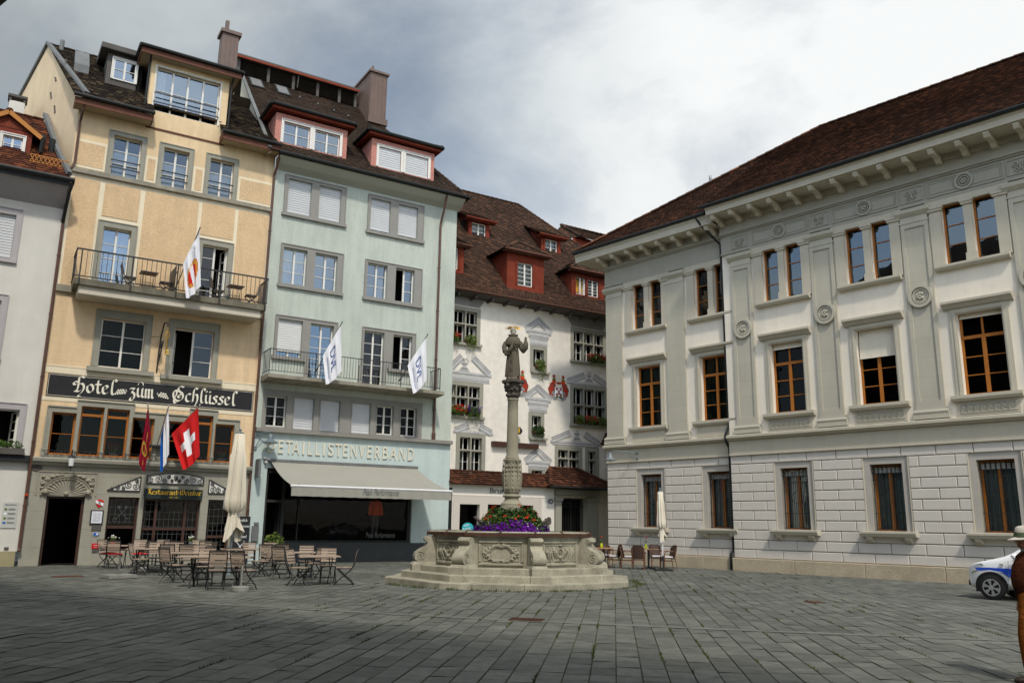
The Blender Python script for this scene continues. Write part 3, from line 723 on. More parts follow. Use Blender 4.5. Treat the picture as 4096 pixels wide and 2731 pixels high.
# wooden restaurant windows in a stone frame
for k, (a, b, t) in enumerate(wins):
    window(HO, a, b, 3.82, t, .12, 'orange_wood', leaves=1, rows=2 if k in (0, 3, 4, 6) else 2, glass=G_DARK, fr=.065, transom=t - .3 if k in (1, 2, 5) else None, name='tavern_window')
S_ = MB(); wall(S_, -.35, 3.38, 3.68, 5.5, [(a, b, 3.82, t, .07) for a, b, t in wins[:4]], w=-.06); wall(S_, .56, 2.48, 5.5, 5.78, [(a, b, 3.82, t, .07) for a, b, t in wins[1:3]], w=-.06)
wall(S_, 3.38, 6.36, 3.68, 5.46, [(a, b, 3.82, t, .07) for a, b, t in wins[4:]], w=-.06); wall(S_, 4.44, 5.5, 5.46, 5.78, [(4.6, 5.34, 3.82, 5.59, .07)], w=-.06)
for a, b, c in ((-.35, .56, 5.5), (.56, 2.48, 5.78), (2.48, 4.44, 5.5), (4.44, 5.5, 5.78), (5.5, 6.36, 5.46)): S_.box(a, b, -.1, .0, c, c + .045)
for x in (-.35, .645, 1.52, 2.39, 3.3, 3.66, 4.54, 5.39, 6.25): S_.box(x - .035, x + .035, -.1, -.05, 3.72, 5.15); S_.box(x - .06, x + .06, -.13, -.05, 3.70, 4.02)
S_.box(-.37, -.34, -.06, .0, 3.68, 5.5); S_.box(6.35, 6.38, -.06, 0, 3.68, 5.46)
S_.builds('stone_window_band', 'trimstone', HO)
B = MB()
for i in range(15):
    x = -.3 + i * .45
    for q in ((x + .11, 1), (x + .33, -1)):
        c = curl(q[0], 3.85, .085, 1.3, 1.57, q[1], 14); B.tube([(a, -.16, b) for a, b in c], .008, 4)
B.bar((-.38, -.16, 3.75), (6.38, -.16, 3.75), .015); B.bar((-.38, -.16, 3.95), (6.38, -.16, 3.95), .015)
B.build('ornamental_sill_rail', 'black_metal', HO)
B = MB(); B.prismx([(.0, 3.42), (-.12, 3.44), (-.16, 3.52), (-.24, 3.56), (-.26, 3.66), (-.2, 3.70), (0, 3.72)], -.62, 6.93); B.build('cornice', 'trimstone', HO)
# ground floor joinery
B = MB(); B.box(-.03, .06, .2, .32, 0, 2.38); B.box(1.1, 1.18, .2, .32, 0, 2.38); B.box(-.03, 1.18, .25, .33, 2.3, 2.38); B.build('door_frame', 'dark_wood', HO)
B = MB(); B.box(-.6, 2.2, .34, 3.4, -.02, 0.005)
for p, q in (((-.5, .35), (-.5, 3.3)), ((-.5, 3.3), (1.7, 3.3)), ((1.7, 3.3), (1.7, .35))): B.face([(*p, 0), (*q, 0), (*q, 2.7), (*p, 2.7)])
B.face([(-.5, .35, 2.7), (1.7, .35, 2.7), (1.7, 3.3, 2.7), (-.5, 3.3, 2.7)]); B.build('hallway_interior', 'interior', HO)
def leaded(a, b, c, d, mull=(), trans=(), w=.22, open_below=None, name='leaded_window'):
    f = MB(); ring(f, a + .07, b - .07, c + .07, d - .07, .07, w, w + .08, bottom=True)
    for m_ in mull: f.box(m_ - .05, m_ + .05, w - .01, w + .08, c + .07, d - .07)
    for t_ in trans: f.box(a + .07, b - .07, w - .02, w + .09, t_ - .05, t_ + .05)
    o = f.build(name, 'dark_wood', HO); k = MB(); lo = open_below or c
    x = a + .12
    while x < b - .1: k.bar((x, w + .03, lo + .08), (x, w + .03, d - .08), .012); x += .17
    z = lo + .15
    while z < d - .1: k.bar((a + .08, w + .034, z), (b - .08, w + .034, z), .012); z += .27
    k.build('lead_bars', 'lead_came', o)
    p = MB(); p.face([(a + .05, w + .05, lo), (b - .05, w + .05, lo), (b - .05, w + .05, d - .05), (a + .05, w + .05, d - .05)]); p.build('pane', G_DARK, o)
    n = MB(); n.face([(a - .2, w + 1, c - .2), (b + .2, w + 1, c - .2), (b + .2, w + 1, d + .2), (a - .2, w + 1, d + .2)])
    for q, r in (((a - .2, c - .2), (a - .2, d + .2)), ((b + .2, c - .2), (b + .2, d + .2)), ((a - .2, d + .2), (b + .2, d + .2)), ((a - .2, c - .2), (b + .2, c - .2))): n.face([(q[0], w + .14, q[1]), (r[0], w + .14, r[1]), (r[0], w + 1, r[1]), (q[0], w + 1, q[1])])
    n.build('room_interior', 'interior', o); return o
o = leaded(1.95, 2.98, .5, 2.40, trans=(1.33,), open_below=1.36)
k = MB()      # crossed keys worked in the leading
for s_ in (-1, 1):
    k.bar((2.46 - s_ * .2, .2, 1.6), (2.46 + s_ * .17, .2, 2.05), .022); k.tube([(2.46 - s_ * .22 + .07 * math.cos(t), .2, 1.58 + .07 * math.sin(t)) for t in [i * .7 for i in range(10)]], .012, 4)
    k.box(2.46 + s_ * .12 - .04, 2.46 + s_ * .12 + .05, .195, .21, 2.0, 2.09)
k.build('key_ornament', 'lead_came', o)
leaded(3.14, 5.16, .4, 2.36, mull=(3.62, 4.66), trans=(1.28,))
leaded(5.44, 6.30, .0, 2.39, trans=(1.0,), name='leaded_door')
# portal relief: shell, arch, faces and scrolls
PB = MB(); PB.box(-.40, -.36, -.03, .02, 2.4, 3.24); PB.box(1.48, 1.52, -.03, .02, 2.4, 3.24); PB.box(-.36, 1.48, -.03, .02, 3.2, 3.24)
cx, cz = .56, 2.40
for i in range(17):
    t0 = math.pi * (i + .0) / 17; t1 = math.pi * (i + 1) / 17; tm = (t0 + t1) / 2
    def e(t, k): return (cx + .62 * k * math.cos(t), cz + .56 * k * math.sin(t))
    a, b, c = e(t0, 1), e(tm, 1.03), e(t1, 1); p = e(tm, .12)
    PB.face([(p[0], .0, p[1]), (a[0], .02, a[1]), (b[0], -.05, b[1])]); PB.face([(p[0], .0, p[1]), (b[0], -.05, b[1]), (c[0], .02, c[1])])
    PB.ball((b[0], -.03, b[1]), (.05, .03, .035), 6)
n = 26
for r0, r1, pr in ((.68, .74, .05), (.76, .80, .08)):
    for i in range(n):
        t0, t1 = math.pi * i / n, math.pi * (i + 1) / n; q = [(cx + r * 1.02 * math.cos(t), cz + .62 * r / .68 * math.sin(t) * .93) for r, t in ((r0, t0), (r1, t0), (r1, t1), (r0, t1))]
        PB.prism(q, -pr, .0)
PB.ball((cx, -.03, cz + .07), (.08, .05, .07), 10)
for sx_, m_ in ((-.10, -1), (1.24, 1)):
    PB.ball((sx_, -.07, 2.52), (.12, .09, .1), 12); PB.ball((sx_, -.15, 2.50), (.03, .03, .035), 8)
    for e_ in (-.05, .05): PB.ball((sx_ + e_, -.13, 2.56), (.025, .03, .02), 6)
    for i in range(9): t = 2.6 + i * .42; PB.ball((sx_ + .13 * math.cos(t), -.03, 2.51 + .11 * math.sin(t)), (.035, .03, .03), 6)
    for (dx, dz, rr) in ((.0, .0, .1), (.16, .1, .085), (-.1, -.14, .075), (.3, .14, .07), (.45, .16, .055), (-.12, .08, .06), (-.14, -.3, .055)):
        PB.ball((sx_ - m_ * dx + (m_ * -.02), -.05, 2.95 + dz), (rr * 1.25, .06, rr * .8), 8)
    PB.tube([(a, -.06, b) for a, b in curl(sx_ + m_ * .1, 2.85, .11, 1.4, 1.2, m_, 18)], .03, 6)
    PB.tube([(a, -.05, b) for a, b in curl(sx_ - m_ * .22, 3.08, .08, 1.2, 0, -m_, 14)], .025, 6)
PB.build('portal_relief', 'relief_stone', HO, smooth=50)
# wrought iron fanlights on white boards
def fanlight(poly, scrolls):
    b = MB(); b.prism(poly, -.02, .01); o = b.build('fanlight_board', 'white_frame', HO); f = MB()
    for p, q in zip(poly, poly[1:] + poly[:1]): f.bar((p[0], -.035, p[1]), (q[0], -.035, q[1]), .035)
    for cx, cz, r, sg in scrolls:
        f.tube([(a, -.04, bb) for a, bb in curl(cx, cz, r, 1.7, 1.6 if sg > 0 else 1.5, sg, 22)], .0125, 4)
    f.build('iron_scrolls', 'black_metal', o)
fanlight([(1.86, 2.63), (2.95, 2.63), (2.95, 3.16)], [(2.02, 2.7, .05, 1), (2.2, 2.75, .08, -1), (2.4, 2.72, .07, 1), (2.56, 2.84, .14, 1), (2.8, 2.8, .13, -1), (2.84, 3.0, .08, 1)])
arc = [(3.17 + 2.02 * i / 12, 3.2 + .13 * math.sin(math.pi * i / 12)) for i in range(13)]
fanlight([(3.17, 2.93), (5.19, 2.93)] + arc[::-1], [(3.3, 3.06, .12, 1), (3.55, 3.1, .14, -1), (3.8, 3.04, .1, 1), (3.92, 3.19, .07, -1), (4.05, 3.05, .07, 1), (4.30, 3.05, .07, -1), (4.43, 3.19, .07, 1), (4.55, 3.04, .1, -1), (4.8, 3.1, .14, 1), (5.06, 3.06, .12, -1), (4.18, 3.16, .09, 1), (4.18, 3.1, .06, -1)])
fanlight([(5.40, 2.63), (6.42, 2.63), (5.40, 3.14)], [(5.55, 2.78, .13, -1), (5.53, 2.98, .08, 1), (5.78, 2.76, .11, 1), (5.98, 2.73, .08, -1), (6.15, 2.69, .05, 1)])
# balcony
B = MB(); B.box(-.12, 6.72, -1.22, .0, 9.80, 10.03); bal = B.build('balcony', 'concrete_dark', HO); B = MB(); B.box(.06, 6.55, -1.1, .0, 9.50, 9.80); B.build('balcony_slab', 'soffit_plaster', bal)
B = MB(); B.box(.08, 6.53, -1.08, -.01, 9.475, 9.497); B.build('balcony_soffit', 'soffit_plaster', bal)
B = MB(); R0, R1, RW_ = -.14, 6.72, -1.24
for zz, t in ((11.1, .05), (10.1, .035)): B.bar((R0, RW_, zz), (R1, RW_, zz), t); B.bar((R0, RW_, zz), (R0, 0, zz), t); B.bar((R1, RW_, zz), (R1, 0, zz), t)
for x in (.02, 1.72, 3.3, 4.9, 6.66): B.bar((x, RW_ - .01, 9.84), (x, RW_ - .01, 11.1), .045)
n = 42
for i in range(n): x = R0 + (R1 - R0) * i / (n - 1); B.bar((x, RW_, 10.1), (x, RW_, 11.1), .018)
for x in (R0, R1):
    for i in range(12): B.bar((x, -.05 - 1.15 * i / 11, 10.1), (x, -.05 - 1.15 * i / 11, 11.1), .014)
B.box(3.22, 3.25, -1.2, -.05, 10.1, 11.05)
B.build('railing', 'black_metal', bal)
# drainpipes
B = MB(); B.tube([(-.66, -.2, 13.6), (-.66, -.1, 12.2), (-.66, -.1, .62), (-.66, -.16, .5)], .055, 8)
for zz in (2, 4.2, 6.5, 8.8, 11): B.tube([(-.66, -.1, zz), (-.66, -.1, zz + .05)], .07, 8)
B.tube([(-.5, -.62, 17.0), (-.52, -.5, 16.7), (-.55, -.1, 16.4), (-.55, -.1, 14.75), (-.62, -.14, 14.5), (-.8, -.2, 14.35)], .045, 8)
B.build('left_drainpipe', 'copper_pipe', HO)
B = MB(); B.tube([(6.95, -.62, 17.0), (6.98, -.5, 16.7), (6.93, -.09, 16.0), (6.93, -.09, .1)], .055, 8)
for zz in (2, 4.2, 6.5, 8.8, 11, 13.5): B.tube([(6.93, -.09, zz), (6.93, -.09, zz + .05)], .07, 8)
B.build('right_drainpipe', 'copper_pipe', HO)
# eaves
B = MB()
for a, b in ((-.85, 1.9), (4.6, 6.98)): B.box(a, b, -.66, -.62, 16.88, 17.13)
B.box(1.88, 1.92, -.66, 0, 16.88, 17.2); B.box(4.58, 4.62, -.66, 0, 16.88, 17.2); B.box(1.24, 5.16, -.44, -.4, 19.82, 20.05); B.box(1.24, 1.28, -.4, 2.6, 19.82, 20.05); B.box(5.12, 5.16, -.4, 2.6, 19.82, 20.05)
B.builds('fascia', 'fascia_brown', HO, tol=.05)
B = MB()
for a, b, w0, w1, zz in ((-.85, 1.9, -.62, 0, 16.9), (4.6, 6.98, -.62, 0, 16.9), (1.28, 5.12, -.4, .0, 19.84), (1.28, 1.72, 0., 2.2, 19.84), (4.78, 5.12, 0., 2.2, 19.84)):
    k = max(1, int((w1 - w0) / .09))
    for i in range(k): y = w0 + (w1 - w0) * i / k; B.box(a, b, y + .006, y + (w1 - w0) / k - .006, zz, zz + .02)
    B.box(a, b, w0, w1, zz + .018, zz + .03)
B.builds('boarded_soffit', 'slat_soffit', HO)
def gutter(mb, p, q, r=.075):
    mb.tube([p, q], r, 8); return mb
B = MB(); gutter(B, (-.9, -.73, 17.2), (1.95, -.73, 17.2)); gutter(B, (4.55, -.73, 17.2), (7.0, -.73, 17.2)); gutter(B, (1.18, -.5, 20.1), (5.22, -.5, 20.1)); gutter(B, (1.2, -.5, 20.1), (1.2, 2.4, 20.1)); gutter(B, (5.2, -.5, 20.1), (5.2, 2.4, 20.1))
B.tube([(1.62, -.4, 20.0), (1.62, -.1, 19.6), (1.62, -.06, 17.3)], .04, 8); B.tube([(4.86, -.4, 20.0), (4.86, -.1, 19.6), (4.86, -.06, 17.3)], .04, 8)
B.builds('gutter', 'gutter_metal', HO, tol=.02)
# roof
t43, t38 = math.tan(rad(43)), math.tan(rad(38)); RZ = 17.2 + 4.1 * t43
B = MB(); tiles(B, [(-.87, -.7, 17.2), (1.95, -.7, 17.2), (1.95, 3.4, RZ), (-1.95, 3.4, RZ)], .18, .17); tiles(B, [(1.95, .0, 17.2 + .7 * t43), (4.6, .0, 17.2 + .7 * t43), (4.6, 3.4, RZ), (1.95, 3.4, RZ)], .18, .17)
wr = -.7 + (RZ - 17.2) / t38
tiles(B, [(4.55, -.7, 17.2), (6.9, -.7, 17.2), (6.9, wr, RZ), (4.55, wr, RZ)], .18, .17)
B.face([(-1.95, 3.4, RZ), (6.9, 3.4, RZ), (6.9, 8, 16.8), (-3.4, 8, 16.8)])
caps(B, (-1.9, 3.4, RZ), (4.6, 3.4, RZ)); 
tiles(B, [(1.22, -.48, 20.12), (5.18, -.48, 20.12), (4.2, 1.5, 21.05), (2.2, 1.5, 21.05)], .18, .17); tiles(B, [(1.22, 2.6, 20.12), (1.22, -.48, 20.12), (2.2, 1.5, 21.05), (2.2, 3.3, 21.05)], .18, .17); tiles(B, [(5.18, -.48, 20.12), (5.18, 2.6, 20.12), (4.2, 3.3, 21.05), (4.2, 1.5, 21.05)], .18, .17)
B.face([(2.2, 1.5, 21.04), (4.2, 1.5, 21.04), (4.2, 3.6, 21.04), (2.2, 3.6, 21.04)])
roofH = B.build('roof', 'tile_dark', HO)
B = MB(); B.box(5.0, 5.74, 3.6, 4.3, 20.8, 24.15); B.box(5.12, 5.28, 3.75, 3.95, 24.3, 24.9)
for x in (5.18, 5.37, 5.56): B.box(x - .008, x + .008, 3.585, 3.6, 21, 24.15)
B.box(4.9, 5.84, 3.5, 4.4, 24.15, 24.32); B.build('chimney', 'copper_sheet', roofH)
B = MB(); B.prismx([(1.3, 18.9), (1.3, 19.45), (2.75, 20.75), (2.75, 20.2)], -.95, -.42); B.build('roof_hatch', 'lead_sheet', roofH); B = MB(); B.tube([(-1.45, 3.2, 20.6), (-1.45, 3.2, 21.25)], .09, 8); B.build('roof_vent', 'lead_sheet', roofH)
dd = MB(); dd.box(.16, 1.3, .85, 3, 18.7, 20.1); B = dd; B.prismx([(.55, 20.08), (.55, 20.3), (3.2, 20.75), (3.2, 20.4)], -.12, 1.5); B.build('clad_dormer', 'dark_cladding', HO)
window(HO, .40, 1.25, 18.95, 19.85, .80, rows=2, glass=G_SKY, name='dormer_window', depth=.01, sur=(.03, .79, .85), smat='white_frame')
window(HO, *dw, .14, leaves=4, rows=2, glass=G_SKY, name='dormer_window', sur=(.03, -.015, .01), smat='white_frame', rails=(dw[0] - .02, dw[1] + .02, (18.02, 18.22, 18.42)[::2], -.05), curtain=('curtain', .0, .14, 0, 1))
# slanting gable wall, its flashing, and the cheek against the next roof
B = MB(); gx = lambda w: -.64 - w * (1.29 / 3.4)
prof = [(-.0, 12.0), (.0, 17.4), (-.4, 17.45), (3.4, RZ - .06), (8.0, 16.9), (8.0, 12.0)]
B.face([(gx(w), w, zz) for w, zz in prof]); B.face([(gx(w) + .1, w, zz) for w, zz in prof[::-1]])
gw = B.build('gable_wall', 'gable_plaster', HO)
B = MB()
for (w_, zz, h_) in ((1.5, 19.3, .35), (2.2, 18.9, .2), (2.4, 18.2, .3), (1.9, 17.4, .35)): B.bar((gx(w_) - .02, w_, zz), (gx(w_ + .12) - .02, w_ + .12, zz + h_), .05)
B.builds('gable_slot', 'dark_cladding', gw)
B = MB(); B.bar((gx(-.5) - .02, -.55, 17.42), (gx(3.4) - .02, 3.4, RZ + .06), .2, .1); B.bar((gx(3.4) - .02, 3.4, RZ + .06), (gx(8), 8, 16.95), .16, .1); B.build('verge_flashing', 'lead_sheet', HO)
# ---- on and by the hotel
SG = thing('hotel_sign', 'long black painted sign with white blackletter hotel name', 'sign', H, (3.17, -.02, 5.87))
B = MB(); B.box(-.48, 6.82, -.035, -.0155, 5.88, 6.69); B.build('board', 'sign_black', SG)
B = MB(); ring(B, -.44, 6.78, 5.92, 6.65, .012, -.039, -.034, bottom=True)
blackletter(B, 'Hotel', .37, 6.09, .3, -.045, zs=.335); blackletter(B, 'zûm', 2.22, 6.09, .3, -.045, zs=.335); blackletter(B, 'Schlüssel', 3.78, 6.06, .295, -.045, zs=.335)
for gx0, sg in ((1.93, 1), (3.42, -1)):
    kk = 0
    for r_, n_ in ((0, 5), (1, 4), (2, 3)):
        for i in range(n_): kk += 1; B.face([(gx0 + sg * (-.17 + .08 * i + r_ * .045) + .037 * math.cos(t), -.046 - .0004 * kk, 6.14 + r_ * .072 + .014 * i + .033 * math.sin(t)) for t in [q * .785 for q in range(8)]][::1])
    B.tube([(a, -.046, b) for a, b in curl(gx0 + sg * .17, 6.27, .06, .8, 2.2, -sg, 12)], .012, 4)
B.build('lettering', 'letter_cream', SG)
RS = thing('restaurant_sign', 'dark green board with gilt blackletter wine bar lettering over the leaded window', 'sign', H, (4.15, -.03, 2.36))
B = MB(); B.box(3.12, 5.18, -.075, .05, 2.37, 2.74); B.build('board', 'sign_green', RS)
B = MB(); e_ = blackletter(B, 'Restaurant-Weinbar', 3.23, 2.53, .1195, -.082, nib=.3); B.build('lettering', 'letter_gold', RS)
text('SEIT 1545', .06, 'letter_gold', RS, org=(4.15, -.078, 2.415), sx=1.3, align='CENTER')
def flat(name, label, cat, a, b, c, d, m, w=-.03, fr=H, more=None, group=None):
    t = thing(name, label, cat, fr, ((a + b) / 2, 0, c), group=group)
    k = MB(); k.box(a, b, w, .004, c, d); k.build('board', m, t)
    if more: more(t)
    return t
def menu(t):
    k = MB(); k.box(1.45, 1.79, -.058, -.052, 1.46, 1.88); k.build('menu_page', 'paper', t)
    k = MB()
    for i in range(9): k.box(1.5, 1.5 + .1 + .13 * ((i * 7) % 3) / 2, -.0605, -.058, 1.82 - i * .037, 1.826 - i * .037); k.box(1.66, 1.74, -.0605, -.058, 1.82 - i * .037, 1.826 - i * .037)
    k.build('menu_lines', 'letter_grey', t)
flat('menu_case', 'black framed menu sheet on the wall right of the hotel door', 'menu', 1.41, 1.83, 1.42, 1.92, 'sign_black', -.05, more=menu)
flat('bronze_plaque', 'small dark plaque below the menu case', 'plaque', 1.5, 1.81, 1.2, 1.4, 'dark_cladding')
def oval(t):
    k = MB(); k.prism([(1.66 + .1 * math.cos(a), 1.08 + .06 * math.sin(a)) for a in [i * .52 for i in range(12)]], -.035, -.03); k.build('badge_face', 'letter_blue', t)
    k = MB(); k.prism([(1.67 + .06 * math.cos(a), 1.085 + .035 * math.sin(a)) for a in [-1.57 + i * .52 for i in range(7)]], -.038, -.0352); k.build('badge_mark', 'flag_white', t)
t = thing('oval_badge', 'small oval blue and white badge under the bronze plaque', 'badge', H, (1.66, 0, 1.02)); k = MB(); k.prism([(1.66 + .12 * math.cos(a), 1.08 + .075 * math.sin(a)) for a in [i * .39 for i in range(16)]], -.03, 0); k.build('badge_rim', 'plaque_grey', t); oval(t)
def redp(t):
    text('Hotel', .06, 'flag_white', t, org=(1.7, -.033, .68), align='CENTER'); text('3 ***', .055, 'flag_white', t, org=(1.7, -.033, .61), align='CENTER')
flat('red_plate', 'small red plate low on the wall between hotel door and window', 'plaque', 1.57, 1.83, .58, .76, 'flag_red', more=redp)
flat('dark_plate', 'tiny dark plate just below the red plate', 'plaque', 1.6, 1.78, .45, .56, 'dark_cladding')
t = thing('coat_of_arms', 'red and white shield on the wall above the menu case', 'shield', H, (1.65, 0, 2.0))
sh = [(1.53, 2.2), (1.58, 2.08), (1.655, 2.0), (1.74, 2.08), (1.79, 2.2), (1.79, 2.26), (1.73, 2.28), (1.655, 2.30), (1.58, 2.28), (1.53, 2.26)]
k = MB(); k.prism(sh, -.03, 0); k.build('shield', 'flag_red', t); k = MB(); k.prism([(1.53, 2.17), (1.79, 2.06), (1.79, 2.17), (1.53, 2.27)], -.036, -.031); k.build('white_bend', 'flag_white', t)
k = MB(); k.bar((1.61, -.04, 2.1), (1.72, -.04, 2.22), .012); k.bar((1.71, -.04, 2.1), (1.61, -.04, 2.22), .012); k.tube([(a, -.04, b) for a, b in curl(1.66, 2.2, .04, 1, 0)], .006, 4); k.build('charge', 'letter_grey', t)
t = thing('house_number', 'dark oval number plate beside the left drainpipe above the portal', 'sign', H, (-.5, 0, 3.3)); k = MB(); k.prism([(-.44 + .17 * math.cos(a), 3.32 + .11 * math.sin(a)) for a in [i * .39 for i in range(16)]], -.03, 0); k.build('plate', 'dark_cladding', t)
t = thing('wall_lantern', 'black iron lantern with frosted glass hanging above the hotel portal', 'lantern', H, (.56, 0, 3.5))
k = MB(); k.tube([(.56, -.24, 3.72), (.56, -.4, 3.95), (.56, -.55, 3.98), (.56, -.55, 3.78)], .015, 6); k.lathe([(.02, 3.80), (.1, 3.74), (.12, 3.70), (.1, 3.69)], 8, (.56, -.55)); k.tube([(.56, -.55, 3.40), (.56, -.55, 3.22)], .012, 6); k.lathe([(.04, 3.36), (.09, 3.39), (.09, 3.41)], 8, (.56, -.55)); k.build('bracket', 'black_metal', t)
k = MB(); k.lathe([(.075, 3.41), (.1, 3.69)], 8, (.56, -.55)); k.build('glass', 'frosted', t)
# key emblem on a wrought iron arm
t = thing('key_emblem', 'gilded hanging key on a curled wrought iron bracket between the hotel windows', 'emblem', H, (3.16, 0, 7.15))
k = MB(); k.tube([(3.1, -.03, 7.1), (3.1, -.06, 7.9), (3.1, -.25, 8.5), (3.12, -.55, 8.92), (3.2, -.8, 8.9), (3.22, -.86, 8.72)], .028, 6); k.tube([(3.1, -.04, 7.35), (3.1, -.5, 7.75), (3.12, -.72, 8.2)], .02, 6); k.tube([(3.1 + 0 * a, -.32 + a, 8.1 + b) for a, b in curl(0, 0, .2, 1.6, 0)], .022, 6); k.tube([(3.1, -.18 + a, 7.75 + b) for a, b in curl(0, 0, .13, 1.5, 2, -1)], .018, 6); k.bar((2.8, -.05, 8.43), (3.14, -.4, 8.43), .014); k.build('bracket', 'black_metal', t)
k = MB(); k.tube([(3.22, -.86, 8.72), (3.22, -.86, 8.5)], .012, 6); k.tube([(3.22 + .07 * math.cos(a), -.86, 8.42 + .095 * math.sin(a)) for a in [i * .45 for i in range(15)]], .022, 6); k.tube([(3.22, -.86, 8.33), (3.22, -.86, 7.66)], .024, 8); k.box(3.22, 3.34, -.875, -.845, 7.68, 7.74); k.box(3.22, 3.32, -.875, -.845, 7.78, 7.86); k.lathe([(.03, 8.2), (.045, 8.22), (.03, 8.24)], 8, (3.22, -.86)); k.build('key', 'gold', t)

for u, m, lb in ((1.95, 'petal_orange', 'potted plant with orange blooms behind the third tavern window'), (5.85, 'petal_orange', 'small orange ornament plant in the last tavern window by the parasol')):
    t = thing('window_plant', lb, 'plant', H, (u, .32, 3.84)); k = MB(); k.box(u - .15, u + .15, .28, .42, 3.84, 3.98); k.build('pot', 'plaque_grey', t); k = MB()
    for i in range(14): a = rnd.uniform(-1, 1); k.tube([(u + a * .05, .35, 3.97), (u + a * .2, .33, 4.2), (u + a * .32, .30, 4.3 - abs(a) * .12)], [.012, .016, .003], 4)
    k.build('leaves', 'leaf_light', t); k = MB()
    for i in range(5): k.tube([(u + (i - 2) * .07, .34, 4.15), (u + (i - 2) * .1, .33, 4.42)], [.03, .008], 5)
    k.build('blossom', m, t)

# ================================================================ flags
def patch(A, B_, C_, D_, fold=.05, nf=2.4, ph=0.):
    A, B_, C_, D_ = map(Vector, (A, B_, C_, D_))
    def P(s, t):
        p = (A * (1 - s) + B_ * s) * (1 - t) + (C_ * (1 - s) + D_ * s) * t
        k = fold * min(1, t * 2.5 + .08) * math.sin(s * nf * 6.283 + t * 1.5 + ph)
        return Vector((p.x + k * .45, p.y + k, p.z - .10 * math.sin(math.pi * s) * t))
    return P
def flag(name, label, base, tip, corners, mats, fn, group, fold=.05, ph=0., txt=None, ball='steel', fr=H, n=36):
    t = thing(name, label, 'flag', fr, base, group=group)
    k = MB(); k.tube([base, tip], .018, 6); k.ball(tip, .03, 8); k.tube([base, (base[0], min(base[1] + .25, base[1] + .3), base[2] - .08)], .03, 6); k.build('pole', 'black_metal' if ball == 'b' else 'steel', t)
    P = patch(*corners, fold=fold, ph=ph); k = MB(); g_ = [[P(i / n, j / n) for j in range(n + 1)] for i in range(n + 1)]
    vs = [p for r in g_ for p in r]; base_i = len(k.v); k.v += [tuple(p) for p in vs]
    for i in range(n):
        for j in range(n):
            a = i * (n + 1) + j; k.f.append((a, a + n + 1, a + n + 2, a + 1)); k.mi.append(fn((i + .5) / n, (j + .5) / n))
    k.build('cloth', mats, t, smooth=80)
    if txt: txt(t, P)
    return t
def horn(s, t):
    x, y = (s - .5) * 1.1, (t - .55) * 1.6
    def arc(cx, cy, r, w): return abs(math.hypot(x - cx, y - cy) - r) < w
    if arc(-.12, .12, .15, .045) or arc(.16, .06, .15, .04): return 1
    if -.50 < y < -.05 and abs(x - .05 - (y + .2) * .25) < .085 * (1 - abs(y + .25) * 1.6): return 1
    if .2 < y < .52 and abs(x - .06) < .06 + (.06 if y > .45 else 0): return 1
    return 0
def cross(s, t):
    x, y = s - .5, (t - .5) * 1.15
    return 1 if (abs(x) < .105 and abs(y) < .33) or (abs(y) < .105 and abs(x) < .33) else 0
GF = 'flags over the restaurant windows'
flag('crimson_horn_flag', 'crimson flag with a yellow horn, leftmost of the three over the tavern windows', (3.15, -.3, 4.33), (2.72, -1.35, 5.69), [(2.74, -1.3, 5.55), (3.03, -.72, 4.68), (2.62, -1.2, 3.72), (2.92, -1.0, 3.28)], ['flag_crimson', 'flag_yellow'], horn, GF, .07)
flag('white_blue_flag', 'narrow white and blue flag hanging between the crimson and the Swiss flag', (3.35, -.3, 4.33), (3.43, -1.4, 5.68), [(3.44, -1.35, 5.58), (3.36, -.8, 4.62), (3.63, -1.2, 3.95), (3.45, -1.0, 3.28)], ['flag_white', 'flag_blue'], lambda s, t: 1 if s > .62 else 0, GF, .06, 1.)
flag('swiss_flag', 'big red Swiss flag with white cross over the tavern windows', (3.55, -.3, 4.35), (4.50, -1.45, 5.8), [(4.46, -1.4, 5.70), (3.76, -.62, 4.75), (4.70, -1.2, 3.95), (4.22, -1.0, 3.42)], ['flag_red', 'flag_white'], cross, GF, .06, .4)
k = MB(); k.box(3.08, 3.62, -.32, -.04, 4.26, 4.33); k.tube([(3.2, -.06, 4.27), (3.2, -.28, 4.27)], .02); k.tube([(3.5, -.06, 4.27), (3.5, -.28, 4.27)], .02); k.build('flag_bracket', 'black_metal', fr=H, at=(3.35, -.05, 4.2), label='black iron shelf bracket that carries the three flag poles', cat='bracket')
def guild(s, t):
    d = math.hypot((s - .5) * 1.1, (t - .58) * 1.5)
    if t < .30 or t > .88: return 0
    if .33 < d < .37: return 2
    if d < .40 and not (abs((s - .5) + (t - .55) * .4) < .09): return 1 if d < .28 or d > .30 else 2
    return 0
def t1(t, P):
    text('PROVINCIA', .11, 'letter_grey', t, org=(0, 0, 0), fix=lambda p: P(.25 + p[2] * 1.1, .12 + p[0] * .55) + Vector((0, -.012 + 0 * p[1], 0)))
flag('white_red_flag', 'white flag with a red and gold roundel on the hotel balcony', (3.3, -1.25, 10.24), (3.80, -2.0, 12.45), [(3.79, -1.95, 12.36), (3.40, -1.55, 11.05), (4.05, -1.8, 10.25), (3.62, -1.65, 9.72)], ['flag_white', 'flag_red', 'flag_yellow'], guild, 'flags on the balconies', .06, ball='b', txt=t1)
def dvl(t, P):
    text('DVL', .30, 'letter_blue', t, fit=(.9, .3), fix=lambda p: P(.62 - p[2] * .95, .22 + p[0] * .62) + Vector((0, -.014, 0)))
    text('DETAILLISTENVERBAND LUZERN', .05, 'letter_blue', t, fit=(1, .05), fix=lambda p: P(.82 - p[2] * 1.2, .25 + p[0] * .62) + Vector((0, -.014, 0)))
